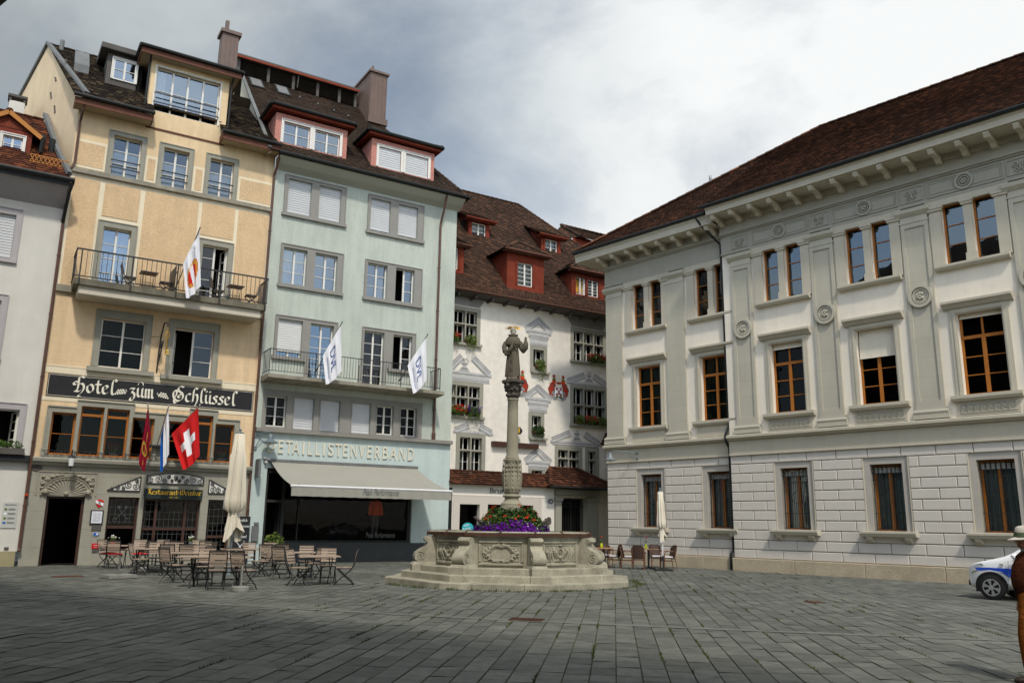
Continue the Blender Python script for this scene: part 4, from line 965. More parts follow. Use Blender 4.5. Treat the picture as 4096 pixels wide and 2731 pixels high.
flag('white_blue_letter_flag', 'white flag with blue letters on the mint house balcony, the left one', (9.02, -1.1, 7.7), (9.66, -1.95, 9.6), [(9.62, -1.9, 9.47), (9.08, -1.5, 8.2), (9.82, -1.75, 7.62), (9.27, -1.55, 7.02)], ['flag_white'], lambda s, t: 0, 'flags on the balconies', .05, .3, dvl, 'b')
flag('white_blue_letter_flag', 'white flag with blue letters on the mint house balcony, the right one by the drainpipe', (12.77, -1.1, 7.7), (13.55, -1.95, 9.6), [(13.50, -1.9, 9.47), (12.86, -1.5, 8.22), (13.68, -1.75, 7.66), (13.15, -1.55, 7.0)], ['flag_white'], lambda s, t: 0, 'flags on the balconies', .05, 1.1, dvl, 'b')

# ================================================================ mint green house
GH = thing('mint_house', 'mint green house with grey window frames, pink dormers and a shop under a grey awning', 'house', H, (11.4, 0, 0))
f4 = [(7.60, 8.62, 14.50, 16.08), (8.98, 9.98, 14.50, 16.08), (11.40, 12.37, 14.50, 16.05), (12.77, 13.75, 14.50, 16.05)]
f3 = [(7.60, 8.62, 11.40, 12.98), (8.98, 9.98, 11.40, 12.98), (11.40, 12.35, 11.42, 12.98), (12.77, 13.70, 11.42, 12.98)]
f2 = [(7.60, 8.63, 8.28, 9.86), (8.98, 10.0, 7.36, 9.84), (11.41, 12.35, 7.36, 9.86), (12.79, 13.72, 8.28, 9.85)]
f1 = [(7.36, 8.19, 5.36, 6.61), (8.50, 9.35, 5.33, 6.63), (9.63, 10.49, 5.33, 6.62), (11.03, 11.88, 5.33, 6.63), (12.17, 12.96, 5.35, 6.60), (13.30, 14.08, 5.35, 6.61)]
B = MB(); wall(B, 6.98, 15.84, 5.2, 16.42, [h + (.2,) for h in f4 + f3 + f2 + f1]); B.face([(15.84, 0, 0), (15.84, 9, 0), (15.84, 9, 16.4), (15.84, 0, 16.4)]); B.build('plaster_wall', 'green_plaster', GH)
B = MB(); shop = (7.60, 14.03, -.05, 3.70); wall(B, 6.98, 15.84, 0, 5.2, [shop + (.25,)]); B.build('shop_front_wall', 'aqua_plaster', GH)
B = MB(); B.prismx([(.0, 16.35), (-.1, 16.42), (-.35, 16.55), (-.62, 16.75), (-.66, 16.84), (0, 16.86)], 6.98, 15.95); B.build('cove_cornice', 'green_soffit', GH)
B = MB(); B.prismx([(0, 5.10), (-.2, 5.12), (-.22, 5.26), (0, 5.29)], 7.0, 15.86); B.build('ledge', 'green_trim', GH)
def pair(a, b, sb, rows=3, sh=None, gl=G_SKY, cur=None, op=()):
    window(GH, *a, .13, rows=rows, glass=gl, blind=sh, bmat='blind_grey', curtain=cur)
GT = 'grey_window_paint'
for (x0, x1, zb, zt, sb) in ((7.43, 10.22, 14.37, 16.24, 1), (11.26, 14.07, 14.35, 16.22, 1), (7.47, 10.26, 11.22, 13.14, 1), (11.27, 14.1, 11.24, 13.12, 1)):
    r = MB(); hs = [h for h in f4 + f3 if x0 < h[0] < x1 and zb < h[2] < zt]
    wall(r, x0, x1, zb + .13, zt, [h + (.06,) for h in hs], w=-.05); r.box(x0 - .05, x1 + .05, -.12, -.0, zb, zb + .13); ring(r, x0 + .04, x1 - .04, zb + .2, zt - .04, .04, -.075, -.04)
    r.face([(x0, -.05, zb), (x0, 0, zb), (x0, 0, zt), (x0, -.05, zt)]); r.face([(x1, -.05, zb), (x1, -.05, zt), (x1, 0, zt), (x1, 0, zb)]); r.face([(x0, -.05, zt), (x0, 0, zt), (x1, 0, zt), (x1, -.05, zt)])
    r.build('window_surround', GT, GH)
for h in f4: window(GH, *h, .13, rows=3, glass=G_MID, blind=h[2] + .13, bmat='blind_grey')
window(GH, *f3[0], .13, rows=3, glass=G_SKY, curtain=('curtain', 0, 1, 0, 1)); window(GH, *f3[1], .13, rows=3, glass=G_SKY); window(GH, *f3[2], .13, rows=3, glass=G_SKY, curtain=('curtain', .7, 1, 0, .6)); window(GH, *f3[3], .13, rows=3, glass=G_SKY, opened=(0,))
for (x0, x1, cells) in ((7.47, 10.18, f2[:2]), (11.3, 13.9, f2[2:])):
    r = MB(); wall(r, x0, x1, 8.28, 10.02, [h + (.06,) for h in cells], w=-.05); ring(r, x0 + .04, x1 - .04, 8.3, 9.98, .04, -.075, -.04)
    r.face([(x0, -.05, 8.2), (x0, 0, 8.2), (x0, 0, 10.02), (x0, -.05, 10.02)]); r.face([(x1, -.05, 8.2), (x1, -.05, 10.02), (x1, 0, 10.02), (x1, 0, 8.2)]); r.face([(x0, -.05, 10.02), (x0, 0, 10.02), (x1, 0, 10.02), (x1, -.05, 10.02)])
    dr = [h for h in cells if h[2] < 8][0]; wn_ = [h for h in cells if h[2] > 8][0]
    for e0, e1 in ((dr[0] - .16, dr[0]), (dr[1], dr[1] + .18)): r.box(e0, e1, -.05, .01, 7.36, 8.28)
    a_, b_ = (wn_[0] - .17, wn_[1] + .15) if wn_[0] < dr[0] else (wn_[0] - .2, wn_[1] + .17); r.box(a_ - .02, b_ + .02, -.13, .0, 8.14, 8.28)
    r.build('window_surround', GT, GH)
window(GH, *f2[0], .13, rows=3, glass=G_SKY, blind=8.55, bmat='blind_white'); window(GH, *f2[1], .13, rows=5, glass=G_SKY, name='balcony_door'); window(GH, *f2[2], .13, rows=5, glass=G_MID, name='balcony_door'); window(GH, *f2[3], .13, rows=3, glass=G_MID, opened=(0,))
r = MB(); wall(r, 7.22, 14.36, 5.29, 6.86, [h + (.05,) for h in f1], w=-.04)
for h in f1: ring(r, h[0], h[1], h[2], h[3], .05, -.06, -.03)
r.face([(7.22, -.04, 6.86), (7.22, 0, 6.86), (14.36, 0, 6.86), (14.36, -.04, 6.86)]); r.face([(7.22, -.04, 5.29), (7.22, 0, 5.29), (7.22, 0, 6.86), (7.22, -.04, 6.86)]); r.face([(14.36, -.04, 5.29), (14.36, -.04, 6.86), (14.36, 0, 6.86), (14.36, 0, 5.29)]); r.build('window_band', GT, GH)
for i, h in enumerate(f1):
    if i in (1, 2, 3): window(GH, *h, .14, rows=3, glass=G_MID, blind=h[2] + .03, bmat='blind_grey')
    else:
        o = window(GH, *h, .13, rows=3, glass=G_DARK); k = MB()
        for cx_ in range(4):      # bull's-eye leading in the lower panes
            for cz_ in range(5):
                x = h[0] + .13 + cx_ * (h[1] - h[0] - .26) / 3; z = h[2] + .14 + cz_ * .17
                k.tube([(x + .075 * math.cos(t), .165, z + .075 * math.sin(t)) for t in [q * .785 for q in range(9)]], .006, 4, caps=False)
        k.build('bullseye_leading', 'lead_came', o)
# balcony
B = MB(); B.prismx([(0, 7.12), (-.85, 7.16), (-1.02, 7.20), (-1.02, 7.34), (0, 7.36)], 7.06, 14.92); gbal = B.build('balcony', 'concrete', GH)
B = MB(); a, b, wv = 7.1, 14.72, -.97
for zz, t in ((8.36, .03), (7.48, .022)): B.bar((a, wv, zz), (b, wv, zz), t); B.bar((a, wv, zz), (a, 0, zz), t); B.bar((b, wv, zz), (b, 0, zz), t)
n = 62
for i in range(n): x = a + (b - a) * i / (n - 1); B.bar((x, wv, 7.48), (x, wv, 8.36), .013)
for x in (a, b):
    for i in range(7): B.bar((x, -.08 - .85 * i / 6, 7.48), (x, -.08 - .85 * i / 6, 8.36), .013)
for x in (a, 9.0, 10.85, 12.8, b): B.bar((x, wv, 7.34), (x, wv, 8.36), .026)
B.build('railing', 'black_metal', gbal)
# shop
B = MB(); B.box(7.6, 7.72, .15, .3, 0, 3.7); B.box(8.32, 8.45, .15, .3, 0, 3.7); B.box(13.9, 14.03, .12, .3, .77, 3.7); B.box(8.45, 13.9, .12, .3, .77, .86); B.box(7.72, 14.03, .1, .3, 3.5, 3.7); B.box(7.72, 8.32, .15, .28, 2.35, 2.45); B.box(9.0, 9.05, .15, .28, .86, 3.5)
B.build('shop_frame', 'dark_frame', GH)
B = MB(); B.box(8.45, 14.6, -.012, .25, 0, .77); B.box(14.6, 15.84, -.012, .0, 0, .77); B.build('shop_plinth', 'slate_facade', GH)
B = MB(); B.face([(8.45, .22, .86), (13.9, .22, .86), (13.9, .22, 3.5), (8.45, .22, 3.5)]); sg = B.build('shop_pane', glassmat('glass_shop', .006, (.78, .8, .8)), GH)
B = MB(); B.box(8.29, 8.33, .33, .9, .02, 2.35); B.build('open_shop_door', 'dark_frame', GH)
B = MB(); B.face([(7.3, 4, 0), (14.3, 4, 0), (14.3, 4, 3.8), (7.3, 4, 3.8)])
for p, q in (((7.3, .32), (7.3, 4)), ((14.3, .32), (14.3, 4))): B.face([(*p, 0), (*q, 0), (*q, 3.8), (*p, 3.8)])
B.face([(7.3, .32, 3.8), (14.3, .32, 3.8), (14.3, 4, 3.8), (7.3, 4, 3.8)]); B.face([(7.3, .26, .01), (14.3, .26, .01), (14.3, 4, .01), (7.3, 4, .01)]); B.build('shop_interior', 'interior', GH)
# drainpipe
B = MB(); B.tube([(14.95, -.62, 16.8), (14.95, -.5, 16.4), (14.92, -.12, 15.5), (14.93, -.09, 5.42)], .055, 8)
for zz in (6.6, 8.9, 11.2, 13.3): B.tube([(14.93, -.09, zz), (14.93, -.09, zz + .06)], .075, 8)
B.tube([(14.93, -.09, 5.65), (14.93, -.09, 5.55), (14.93, -.09, 5.3), (14.93, -.09, 5.2)], [.06, .09, .09, .03], 8); B.build('drainpipe', 'copper_pipe', GH)
# roof
def gz(w): return 16.9 + (w + .7)
B = MB(); tiles(B, [(6.55, -.7, 16.9), (16.05, -.7, 16.9), (12.75, 5.9, 23.5), (6.55, 5.9, 23.5)], .17, .17, jit=.004); tiles(B, [(16.05, 7, 16.9), (16.05, -.7, 16.9), (12.75, 5.9, 23.5), (12.75, 7, 23.5)], .17, .17)
caps(B, (16.0, -.65, 16.98), (12.75, 5.9, 23.52)); roofG = B.build('roof', 'tile_brown', GH)
B = MB(); B.face([(6.53, -.7, 16.75), (6.53, 5.9, 23.4), (6.53, 5.9, 17), ]); B.face([(6.56, -.7, 16.75), (6.56, 5.9, 17), (6.56, 5.9, 23.4)]); B.build('verge_cheek', 'soffit_plaster', GH)
B = MB(); B.bar((6.5, -.72, 16.98), (6.5, 5.9, 23.58), .16, .07); B.build('verge_flashing', 'lead_sheet', GH)
B = MB(); gutter(B, (6.9, -.75, 16.88), (16.1, -.75, 16.88), .08); B.bar((6.9, -.68, 16.84), (16.05, -.68, 16.84), .03, .1); gutter(B, (16.12, -.75, 16.88), (16.12, 4, 16.88), .08); B.build('gutter', 'gutter_metal', GH)
B = MB(); B.box(12.76, 13.72, 4.4, 7.2, 21.6, 24.98)
for i in range(5): B.box(12.8 + i * .215, 12.815 + i * .215, 4.385, 4.41, 22.3, 24.98)
for i in range(11): B.box(12.745, 12.77, 4.55 + i * .24, 4.565 + i * .24, 22.3, 24.98)
B.box(12.68, 13.8, 4.3, 7.3, 24.98, 25.1); B.box(12.70, 13.78, 4.25, 4.75, 22.05, 22.4); B.lathe([(.06, 25.1), (.12, 25.25), (.05, 25.35), (.07, 25.45), (.02, 25.55)], 8, (12.98, 4.7)); B.build('chimney', 'copper_sheet', roofG)
B = MB()
for i in range(9): zz = 23.52 + i * .085; B.prismx([(5.92, zz), (5.8, zz + .01), (5.92, zz + .07)], 6.3, 12.5)
for x in (6.3, 7.8, 9.1, 10.4, 11.6, 12.5): B.box(x - .07, x + .07, 5.78, 5.95, 23.45, 24.3)
B.box(6.2, 12.55, 5.95, 8, 23.3, 24.3); B.build('louvred_ridge', 'dark_cladding', roofG)
B = MB(); B.prismx([(5.5, 24.3), (5.5, 24.42), (6.0, 24.52), (8.3, 24.52), (8.3, 24.3)], 6.1, 12.62); B.tube([(9.3, 5.6, 24.3), (9.3, 5.75, 23.6)], .03); B.build('ridge_roof', 'dark_cladding', roofG)
B = MB(); B.box(6.1, 12.62, 5.485, 5.5, 24.22, 24.33); B.build('ridge_fascia', 'red_paint', roofG)
for x0 in (6.77, 8.08):
    B = MB(); o_ = Vector((0, -.071, .071)); q = [(x0, 4.85), (x0 + .68, 4.85), (x0 + .68, 5.75), (x0, 5.75)]
    def lift(k): return [(x, w - k, gz(w) + k) for x, w in q]
    a_, b_ = lift(.0), lift(.07); B.mesh(a_ + b_, [(4, 5, 6, 7), (0, 1, 5, 4), (1, 2, 6, 5), (2, 3, 7, 6), (3, 0, 4, 7)]); sk = B.build('skylight', 'dark_frame', roofG)
    B = MB(); B.face([(x, w - .075, gz(w) + .075) for x, w in ((x0 + .07, 4.93), (x0 + .61, 4.93), (x0 + .61, 5.67), (x0 + .07, 5.67))]); B.build('skylight_pane', 'lead_sheet', roofG)
B = MB()
for x, w in ((8.0, 3.6), (9.2, 5.0), (10.1, 4.8), (10.9, 4.6), (11.6, 4.4), (7.4, 3.6)): B.box(x, x + .05, w - .12, w + .05, gz(w) + .02, gz(w) + .1)
B.builds('snow_guard', 'lead_sheet', roofG)
# pink dormers
def pdorm(u0, u1, ws, blinds):
    B = MB(); wall(B, u0, u1, 17.5, 19.0, [w_ + (.1,) for w_ in ws], w=.0); B.face([(u0, 0, 17.5), (u0, 0, 19.0), (u0, 1.5, 19.0)]); B.face([(u1, 0, 17.5), (u1, 1.5, 19.0), (u1, 0, 19.0)])
    B.build('dormer', 'pink_shingle', GH)
    for i, w_ in enumerate(ws): window(GH, *w_, .08, rows=2, glass=G_SKY, sur=(.08, -.03, .01), smat='white_frame', name='dormer_window', depth=.6, blind=(w_[2] + .04) if blinds else None, bmat='blind_grey', blindw=-.03)
    m = (u0 + u1) / 2; R = MB(); e0, e1, ez = u0 - .28, u1 + .28, 19.26
    tiles(R, [(e0, -.32, ez), (e1, -.32, ez), (m + .7, 1.9, ez + .95), (m - .7, 1.9, ez + .95)], .17, .17); tiles(R, [(e0, 1.9, ez), (e0, -.32, ez), (m - .7, 1.9, ez + .95), (m - .7, 2.6, ez + .95)], .17, .17); tiles(R, [(e1, -.32, ez), (e1, 1.9, ez), (m + .7, 2.6, ez + .95), (m + .7, 1.9, ez + .95)], .17, .17)
    caps(R, (e0, -.3, ez + .05), (m - .7, 1.9, ez + 1)); caps(R, (e1, -.3, ez + .05), (m + .7, 1.9, ez + 1)); caps(R, (m - .7, 1.9, ez + 1), (m + .7, 1.9, ez + 1)); R.face([(m - .7, 1.9, ez + .93), (m + .7, 1.9, ez + .93), (m + .7, 3, ez + .93), (m - .7, 3, ez + .93)])
    R.build('dormer_roof', 'tile_brown', GH)
    F = MB(); F.box(e0 + .04, e1 - .04, -.28, .0, 19.06, 19.2); F.box(e0 + .04, u0, 0, 1.8, 19.06, 19.2); F.box(u1, e1 - .04, 0, 1.8, 19.06, 19.2); F.build('dormer_eave', 'red_paint', GH)
    G = MB(); gutter(G, (e0 - .02, -.36, 19.24), (e1 + .02, -.36, 19.24)); gutter(G, (e0 - .02, -.36, 19.24), (e0 - .02, 1.8, 19.24)); gutter(G, (e1 + .02, -.36, 19.24), (e1 + .02, 1.8, 19.24)); G.build('dormer_gutter', 'gutter_metal', GH)
pdorm(6.84, 10.1, [(7.2, 8.38, 17.66, 18.66), (8.6, 9.76, 17.66, 18.66)], False)
pdorm(11.30, 14.52, [(11.66, 12.78, 17.66, 18.66), (13.02, 14.2, 17.66, 18.66)], True)
# ---- awning, letters, lamp and the rest of the shop front
AW = thing('shop_awning', 'grey fabric awning rolled out over the sports shop window', 'awning', H, (11.2, -1, 2.5))
def ap(s, t, w): return (7.70 + 6.42 * s + t * (.26 + .45 * s) * 1.0, -.08 - 2.05 * t, 3.93 - 1.0 * t - .12 * math.sin(math.pi * t) + .03)
k = MB(); n = 24; a = [[ap(i / n, j / 8, 0) for j in range(9)] for i in range(n + 1)]
k.mesh([p for r_ in a for p in r_], [(i * 9 + j, (i + 1) * 9 + j, (i + 1) * 9 + j + 1, i * 9 + j + 1) for i in range(n) for j in range(8)]); k.build('cloth', 'awning_cloth', AW, smooth=60)
A0, A1 = Vector(ap(0, 1, 0)), Vector(ap(1, 1, 0))
k = MB(); k.tube([A0 + Vector((-.03, 0, -.02)), A1 + Vector((.03, 0, -.02))], .045, 8); k.build('front_bar', 'awning_bar', AW)
k = MB(); k.box(7.6, 14.2, -.14, -.0, 3.94, 4.05); k.tube([(7.75, -.1, 3.86), (9.4, -1.0, 3.2), (A0.x + .2, A0.y + .04, A0.z)], .03); k.tube([(14.0, -.1, 3.86), (12.6, -1.0, 3.2), (A1.x - .3, A1.y + .04, A1.z)], .03); k.build('cassette_and_arms', 'lead_sheet', AW)
k = MB(); m_ = 40
va = [];
for i in range(m_ + 1):
    x = A0.x + (A1.x - A0.x) * i / m_; dz = .012 * math.sin(i * 2.2); va += [(x, A0.y - .02, A0.z - .03), (x, A0.y - .02 + dz, A0.z - .40 + dz * .6)]
k.mesh(va, [(2 * i, 2 * i + 2, 2 * i + 3, 2 * i + 1) for i in range(m_)]); k.build('valance', 'awning_cloth', AW)
text('Peak Performance', .26, 'letter_dim', AW, org=(10.85, A0.y - .045, A0.z - .27), shear=.35, fit=(1.55, .24))
LT = thing('facade_lettering', 'cream raised capitals across the pale blue shop front', 'lettering', H, (10.8, -.02, 4.3))
s_ = 'DETAILLISTENVERBAND'; xs = [7.54, 7.97, 8.27, 8.55, 8.97, 9.2, 9.53, 9.85, 10.06, 10.37, 10.72, 11.06, 11.42, 11.81, 12.16, 12.53, 12.87, 13.3, 13.72]
wd = dict(D=.29, E=.2, T=.27, A=.29, I=.07, L=.2, S=.25, N=.27, V=.29, R=.24, B=.24)
for ch, x in zip(s_, xs):
    fx = wd[ch]; mb = text(ch, .5, None, fit=(fx, .52), org=(x, -.035, 4.3), ext=.02)
    mb.build('letter', 'letter_ivory', LT)
text('Peak Performance', .3, 'letter_dim', fit=(1.32, .22), org=(12.05, .20, .98), ext=.001, fr=H, at=(12.7, .2, .98), name='window_lettering', label='white shop name lettering on the dark shop window', cat='lettering')
t = thing('mannequin', 'headless mannequin in a bright orange jacket behind the shop window', 'mannequin', H, (12.55, .55, .9))
k = MB(); k.lathe([(.05, 2.62), (.1, 2.58), (.2, 2.5), (.22, 2.3), (.2, 2.1), (.22, 1.92), (.18, 1.9)], 14, (12.55, .55)); k.tube([(12.36, .55, 2.5), (12.28, .53, 2.2), (12.26, .5, 1.92)], [.08, .07, .055]); k.tube([(12.74, .55, 2.5), (12.82, .53, 2.2), (12.84, .5, 1.92)], [.08, .07, .055]); k.build('jacket', 'jacket_orange', t, smooth=True)
k = MB(); k.tube([(12.47, .55, 1.92), (12.47, .55, 1.4), (12.46, .55, .95)], [.1, .075, .05], 8); k.tube([(12.64, .55, 1.92), (12.64, .55, 1.4), (12.65, .55, .95)], [.1, .075, .05], 8); k.build('trousers', 'dark_cladding', t)
def gooseneck(name, label, fr, u, z, arm, m, sgn=1):
    t = thing(name, label, 'lamp', fr, (u, 0, z)); k = MB()
    k.lathe([(.07, 0), (.07, .02)], 10); k = MB()
    for zz in (z + .5, z): k.tube([(u, -.0, zz), (u, -.06, zz)], .07, 10)
    k.tube([(u, -.05, z + .5), (u + .25 * sgn, -arm * .6, z + .62), (u + .42 * sgn, -arm, z + .64), (u + .48 * sgn, -arm, z + .52)], .022, 6); k.tube([(u, -.05, z), (u + .22 * sgn, -arm * .55, z + .6)], .015, 6); k.build('bracket', m, t)
    k = MB(); c = (u + .48 * sgn, -arm); k.lathe([(.05, z + .55), (.09, z + .5), (.1, z + .36), (.17, z + .3), (.31, z + .22), (.31, z + .2), (.1, z + .24)], 16, c); k.build('shade', m, t, smooth=True)
    k = MB(); k.lathe([(.03, z + .12), (.09, z + .13), (.1, z + .24)], 10, c); k.build('bulb_glass', 'frosted', t); return t
gooseneck('shop_lamp', 'teal bell lamp on a bracket over the first shop front letters', H, 7.04, 4.45, .42, 'lamp_teal')
t = thing('projecting_sign', 'small grey box sign projecting from the shop wall under the teal lamp', 'sign', H, (7.15, -.2, 3.3)); k = MB(); k.box(7.1, 7.2, -.55, -.03, 3.3, 4.0); k.tube([(7.15, -.02, 3.9), (7.15, -.1, 3.9)], .03); k.build('box', 'lead_sheet', t); k = MB(); k.box(7.2, 7.206, -.5, -.1, 3.36, 3.9); k.build('panel', 'dark_cladding', t)
t = thing('security_camera', 'small white camera on the shop wall above the awning end', 'camera', H, (7.45, -.1, 4.15)); k = MB(); k.tube([(7.45, 0, 4.15), (7.45, -.12, 4.1)], .03); k.tube([(7.38, -.12, 4.08), (7.62, -.2, 4.02)], .05, 8); k.ball((7.5, -.12, 3.9), .07); k.build('body', 'plaque_grey', t)
t = thing('meter_box', 'grey metal meter box on the shop wall beside the blackboard', 'box', H, (7.3, -.05, .9)); k = MB(); k.box(7.16, 7.42, -.1, 0, .85, 1.42); k.box(7.24, 7.4, -.1, 0, 1.45, 1.56); k.build('box', 'lead_sheet', t)
t = thing('welcome_blackboard', 'black chalkboard with white welcome script leaning at the hotel corner', 'blackboard', H, (6.62, -.35, 0))
k = MB(); k.box(6.3, 6.98, -.4, -.36, .02, 1.78); k.build('board', 'sign_black', t)
for i, (s_, z_) in enumerate((('Herzlich', 1.58), ('willkommen', 1.36), ('im', 1.17), ('Schlüssel', .97))): text(s_, .16, 'chalk', t, org=(6.66, -.405, z_), align='CENTER', sx=.75, shear=.15)
k = MB()
for s_ in (-1, 1): k.bar((6.66 - s_ * .13, -.407 - .004 * (s_ + 1), .5), (6.66 + s_ * .13, -.407 - .004 * (s_ + 1), .8), .022); k.box(6.66 - s_ * .13 - .03, 6.66 - s_ * .13 + .03, -.412, -.409, .47, .52); k.tube([(6.66 + s_ * .14 + .03 * math.cos(a), -.41, .82 + .03 * math.sin(a)) for a in [q * .8 for q in range(9)]], .007, 4)
k.build('crossed_keys', 'chalk', t)
t = thing('potted_bush', 'round green bush in a dark pot beside the open shop door', 'plant', H, (7.95, -.45, 0)); k = MB(); k.lathe([(.2, 0), (.26, .5), (.24, .5)], 14, (7.95, -.45)); k.build('pot', 'dark_cladding', t); k = MB(); k.leaves((7.95, -.45, .85), (.38, .36, .34), 420, .10); k.build('foliage', 'leaf_light', t)

# ================================================================ house at the left edge
LH = thing('pale_house', 'pale grey house at the left edge with an orange tiled roof and small dormer', 'house', H, (-2.6, 0, 0))
lw = [(-3.6, -2.15, 10.64, 12.3), (-3.6, -2.22, 7.1, 9.1), (-2.6, -1.2, 3.95, 5.30)]
B = MB(); wall(B, -9, -.645, .5, 12.95, lw); B.build('wall', 'pale_wall', LH)
B = MB(); wall(B, -9, -.75, 0, .5, [(-3.2, -2.35, -.1, .6)], w=-.03); B.face([(-9, -.03, .5), (-.75, -.03, .5), (-.75, 0.01, .5), (-9, .01, .5)]); B.face([(-.75, -.03, 0), (-.75, .3, 0), (-.75, .3, .5), (-.75, -.03, .5)]); B.build('plinth', 'ochre_plinth', LH)
window(LH, *lw[0], .14, rows=3, glass=G_MID, blind=10.75, bmat='blind_grey', sur=(.17, -.03, .01, .2), smat='mauve_trim', sill=(-3.8, -1.95, -.1, .1, 10.5, 10.64)); window(LH, *lw[1], .14, rows=3, glass=G_MID, blind=8.6, sur=(.17, -.03, .01, .2), smat='mauve_trim', sill=(-3.8, -2.0, -.1, .1, 6.96, 7.1)); window(LH, *lw[2], .14, rows=4, glass=G_DARK, opened=(1,), sur=(.17, -.03, .01, .2), smat='mauve_trim')
B = MB(); B.box(-9, -.72, -.22, 0, 3.5, 3.73); B.build('black_ledge', 'sign_black', LH)
B = MB(); B.prismx([(0, 12.85), (-.78, 13.52), (-.82, 13.7), (0, 13.75)], -9, -.62); B.build('sloping_soffit', 'mauve_trim', LH)
B = MB(); gutter(B, (-9, -.92, 13.72), (-.5, -.92, 13.72), .09); B.bar((-9, -.84, 13.56), (-.6, -.84, 13.56), .04, .12); B.tube([(-.55, -.9, 13.65), (-.62, -.75, 13.3), (-.68, -.12, 12.3)], .06, 8); B.build('gutter', 'gutter_metal', LH)
B = MB(); tiles(B, [(-9, -.9, 13.78), (-.66, -.9, 13.78), (-1.75, 2.6, 17.28), (-9, 2.6, 17.28)], .17, .17); caps(B, (-9, 2.6, 17.28), (-1.75, 2.6, 17.28)); lr = B.build('roof', 'tile_orange', LH); B = MB(); B.face([(-9, 2.6, 17.2), (-1.75, 2.6, 17.2), (-3, 6.5, 13.4), (-9, 6.5, 13.4)]); B.build('rear_roof_slope', 'tile_orange', LH)
B = MB(); B.bar((-.7, -.9, 13.95), (-1.1, .2, 15.1), .16, .14); B.bar((-1.1, .2, 15.1), (-1.7, 2.5, 17.5), .16, .14); B.build('flashing', 'lead_sheet', lr)
B = MB(); B.box(-2.98, -2.44, 2.9, 3.4, 16.6, 17.95); B.build('chimney', 'pale_wall', lr); B = MB(); B.box(-3.05, -2.37, 2.83, 3.47, 18.1, 18.2)
for x, y in ((-3.0, 2.88), (-2.5, 2.88), (-3.0, 3.36), (-2.5, 3.36)): B.box(x, x + .08, y, y + .08, 17.95, 18.1)
B.build('chimney_cowl', 'dark_cladding', lr)
dm = (-2.93, -2.30, 14.50, 15.32); B = MB(); wall(B, -3.6, -2.02, 14.35, 15.65, [dm + (.1,)], w=.15); B.prism([(-3.75, 15.6), (-2.0, 15.6), (-2.85, 16.15)], .15, .2); B.face([(-2.02, .15, 14.35), (-2.02, 1.6, 15.7), (-2.02, .15, 15.7)]); B.build('dormer', 'red_scale', LH)
window(LH, *dm, .2, rows=3, glass=G_SKY, sur=(.07, .11, .16), smat='white_frame', name='dormer_window', depth=.5, curtain=('curtain', 0, 1, 0, 1))
B = MB(); tiles(B, [(-1.72, 0, 15.5), (-1.72, 2.4, 15.5), (-2.85, 2.4, 16.25), (-2.85, 0, 16.25)], .17, .17); tiles(B, [(-4, 2.4, 15.5), (-4, 0, 15.5), (-2.85, 0, 16.25), (-2.85, 2.4, 16.25)], .17, .17); caps(B, (-2.85, 0, 16.28), (-2.85, 2.4, 16.28)); B.build('dormer_roof', 'tile_orange', LH)
B = MB(); B.bar((-1.72, .02, 15.44), (-2.85, .02, 16.2), .05, .16); B.bar((-2.85, .02, 16.2), (-3.9, .02, 15.5), .05, .16); B.build('dormer_bargeboard', 'orange_paint', LH)
B = MB(); B.tube([(-1.68, .0, 15.5), (-1.68, 1.5, 15.5)], .09, 8); B.tube([(-1.68, .05, 15.5), (-1.7, .1, 14.9)], .07, 8); B.build('dormer_gutter', 'gutter_metal', LH)
B = MB(); B.tube([(-1.35, .55, 15.1), (-1.35, .55, 15.7)], .11, 10); B.build('flue_pipe', 'gutter_metal', lr)
B = MB(); 
for i in range(9):
    x = -2.0 + i * .14; y = -.42; z = 14.3
    for a, b in (((x, z), (x + .14, z + .28)), ((x + .14, z), (x, z + .28))): B.bar((a[0], y - (0 if 1 else 0), a[1]), (b[0], y, b[1]), .022)
B.bar((-2.0, -.42, 14.58), (-.74, -.42, 14.58), .025); B.bar((-2.0, -.42, 14.3), (-.74, -.42, 14.3), .025); B.build('snow_fence', 'orange_paint', lr)
t = thing('window_planter', 'dark planter with low green bush on the black ledge of the pale house', 'planter', H, (-1.3, -.2, 3.73)); k = MB(); k.box(-1.9, -.9, -.32, -.08, 3.74, 3.95); k.build('box', 'dark_cladding', t); k = MB(); k.leaves((-1.25, -.2, 4.05), (.3, .14, .17), 260, .07); k.leaves((-1.65, -.2, 4.05), (.3, .14, .17), 260, .07); k.build('foliage', 'leaf_green', t)
def prax(t):
    text('GESUNDHEITSPRAXIS', .05, 'letter_grey', t, org=(-1.08, -.034, 2.03), align='CENTER', fit=None, sx=.7)
    for i, m in enumerate(('leaf_light', 'flag_white', 'leaf_light', 'flag_blue')):
        k = MB(); z = 1.86 - i * .15; k.box(-1.25, -1.17, -.036, -.03, z, z + .07); k.build('logo_mark', m, t); k = MB()
        for j in range(3): k.box(-1.13, -.93 + .03 * ((i + j) % 2), -.036, -.03, z + .055 - j * .024, z + .063 - j * .024)
        k.build('text_line', 'letter_grey', t)
flat('practice_plaque', 'pale metal plaque with small coloured marks on the pale house', 'plaque', -1.3, -.85, 1.27, 2.14, 'plaque_grey', -.03, more=prax)
flat('small_plate', 'tiny dark plate just above the ochre plinth of the pale house', 'plaque', -1.1, -.97, .55, .64, 'dark_cladding')
t = thing('alarm_light', 'small round orange alarm light beside the left drainpipe', 'lamp', H, (-.66, -.2, 1.9)); k = MB(); k.ball((-.66, -.2, 2.38), .055); k.build('dome', 'petal_orange', t)

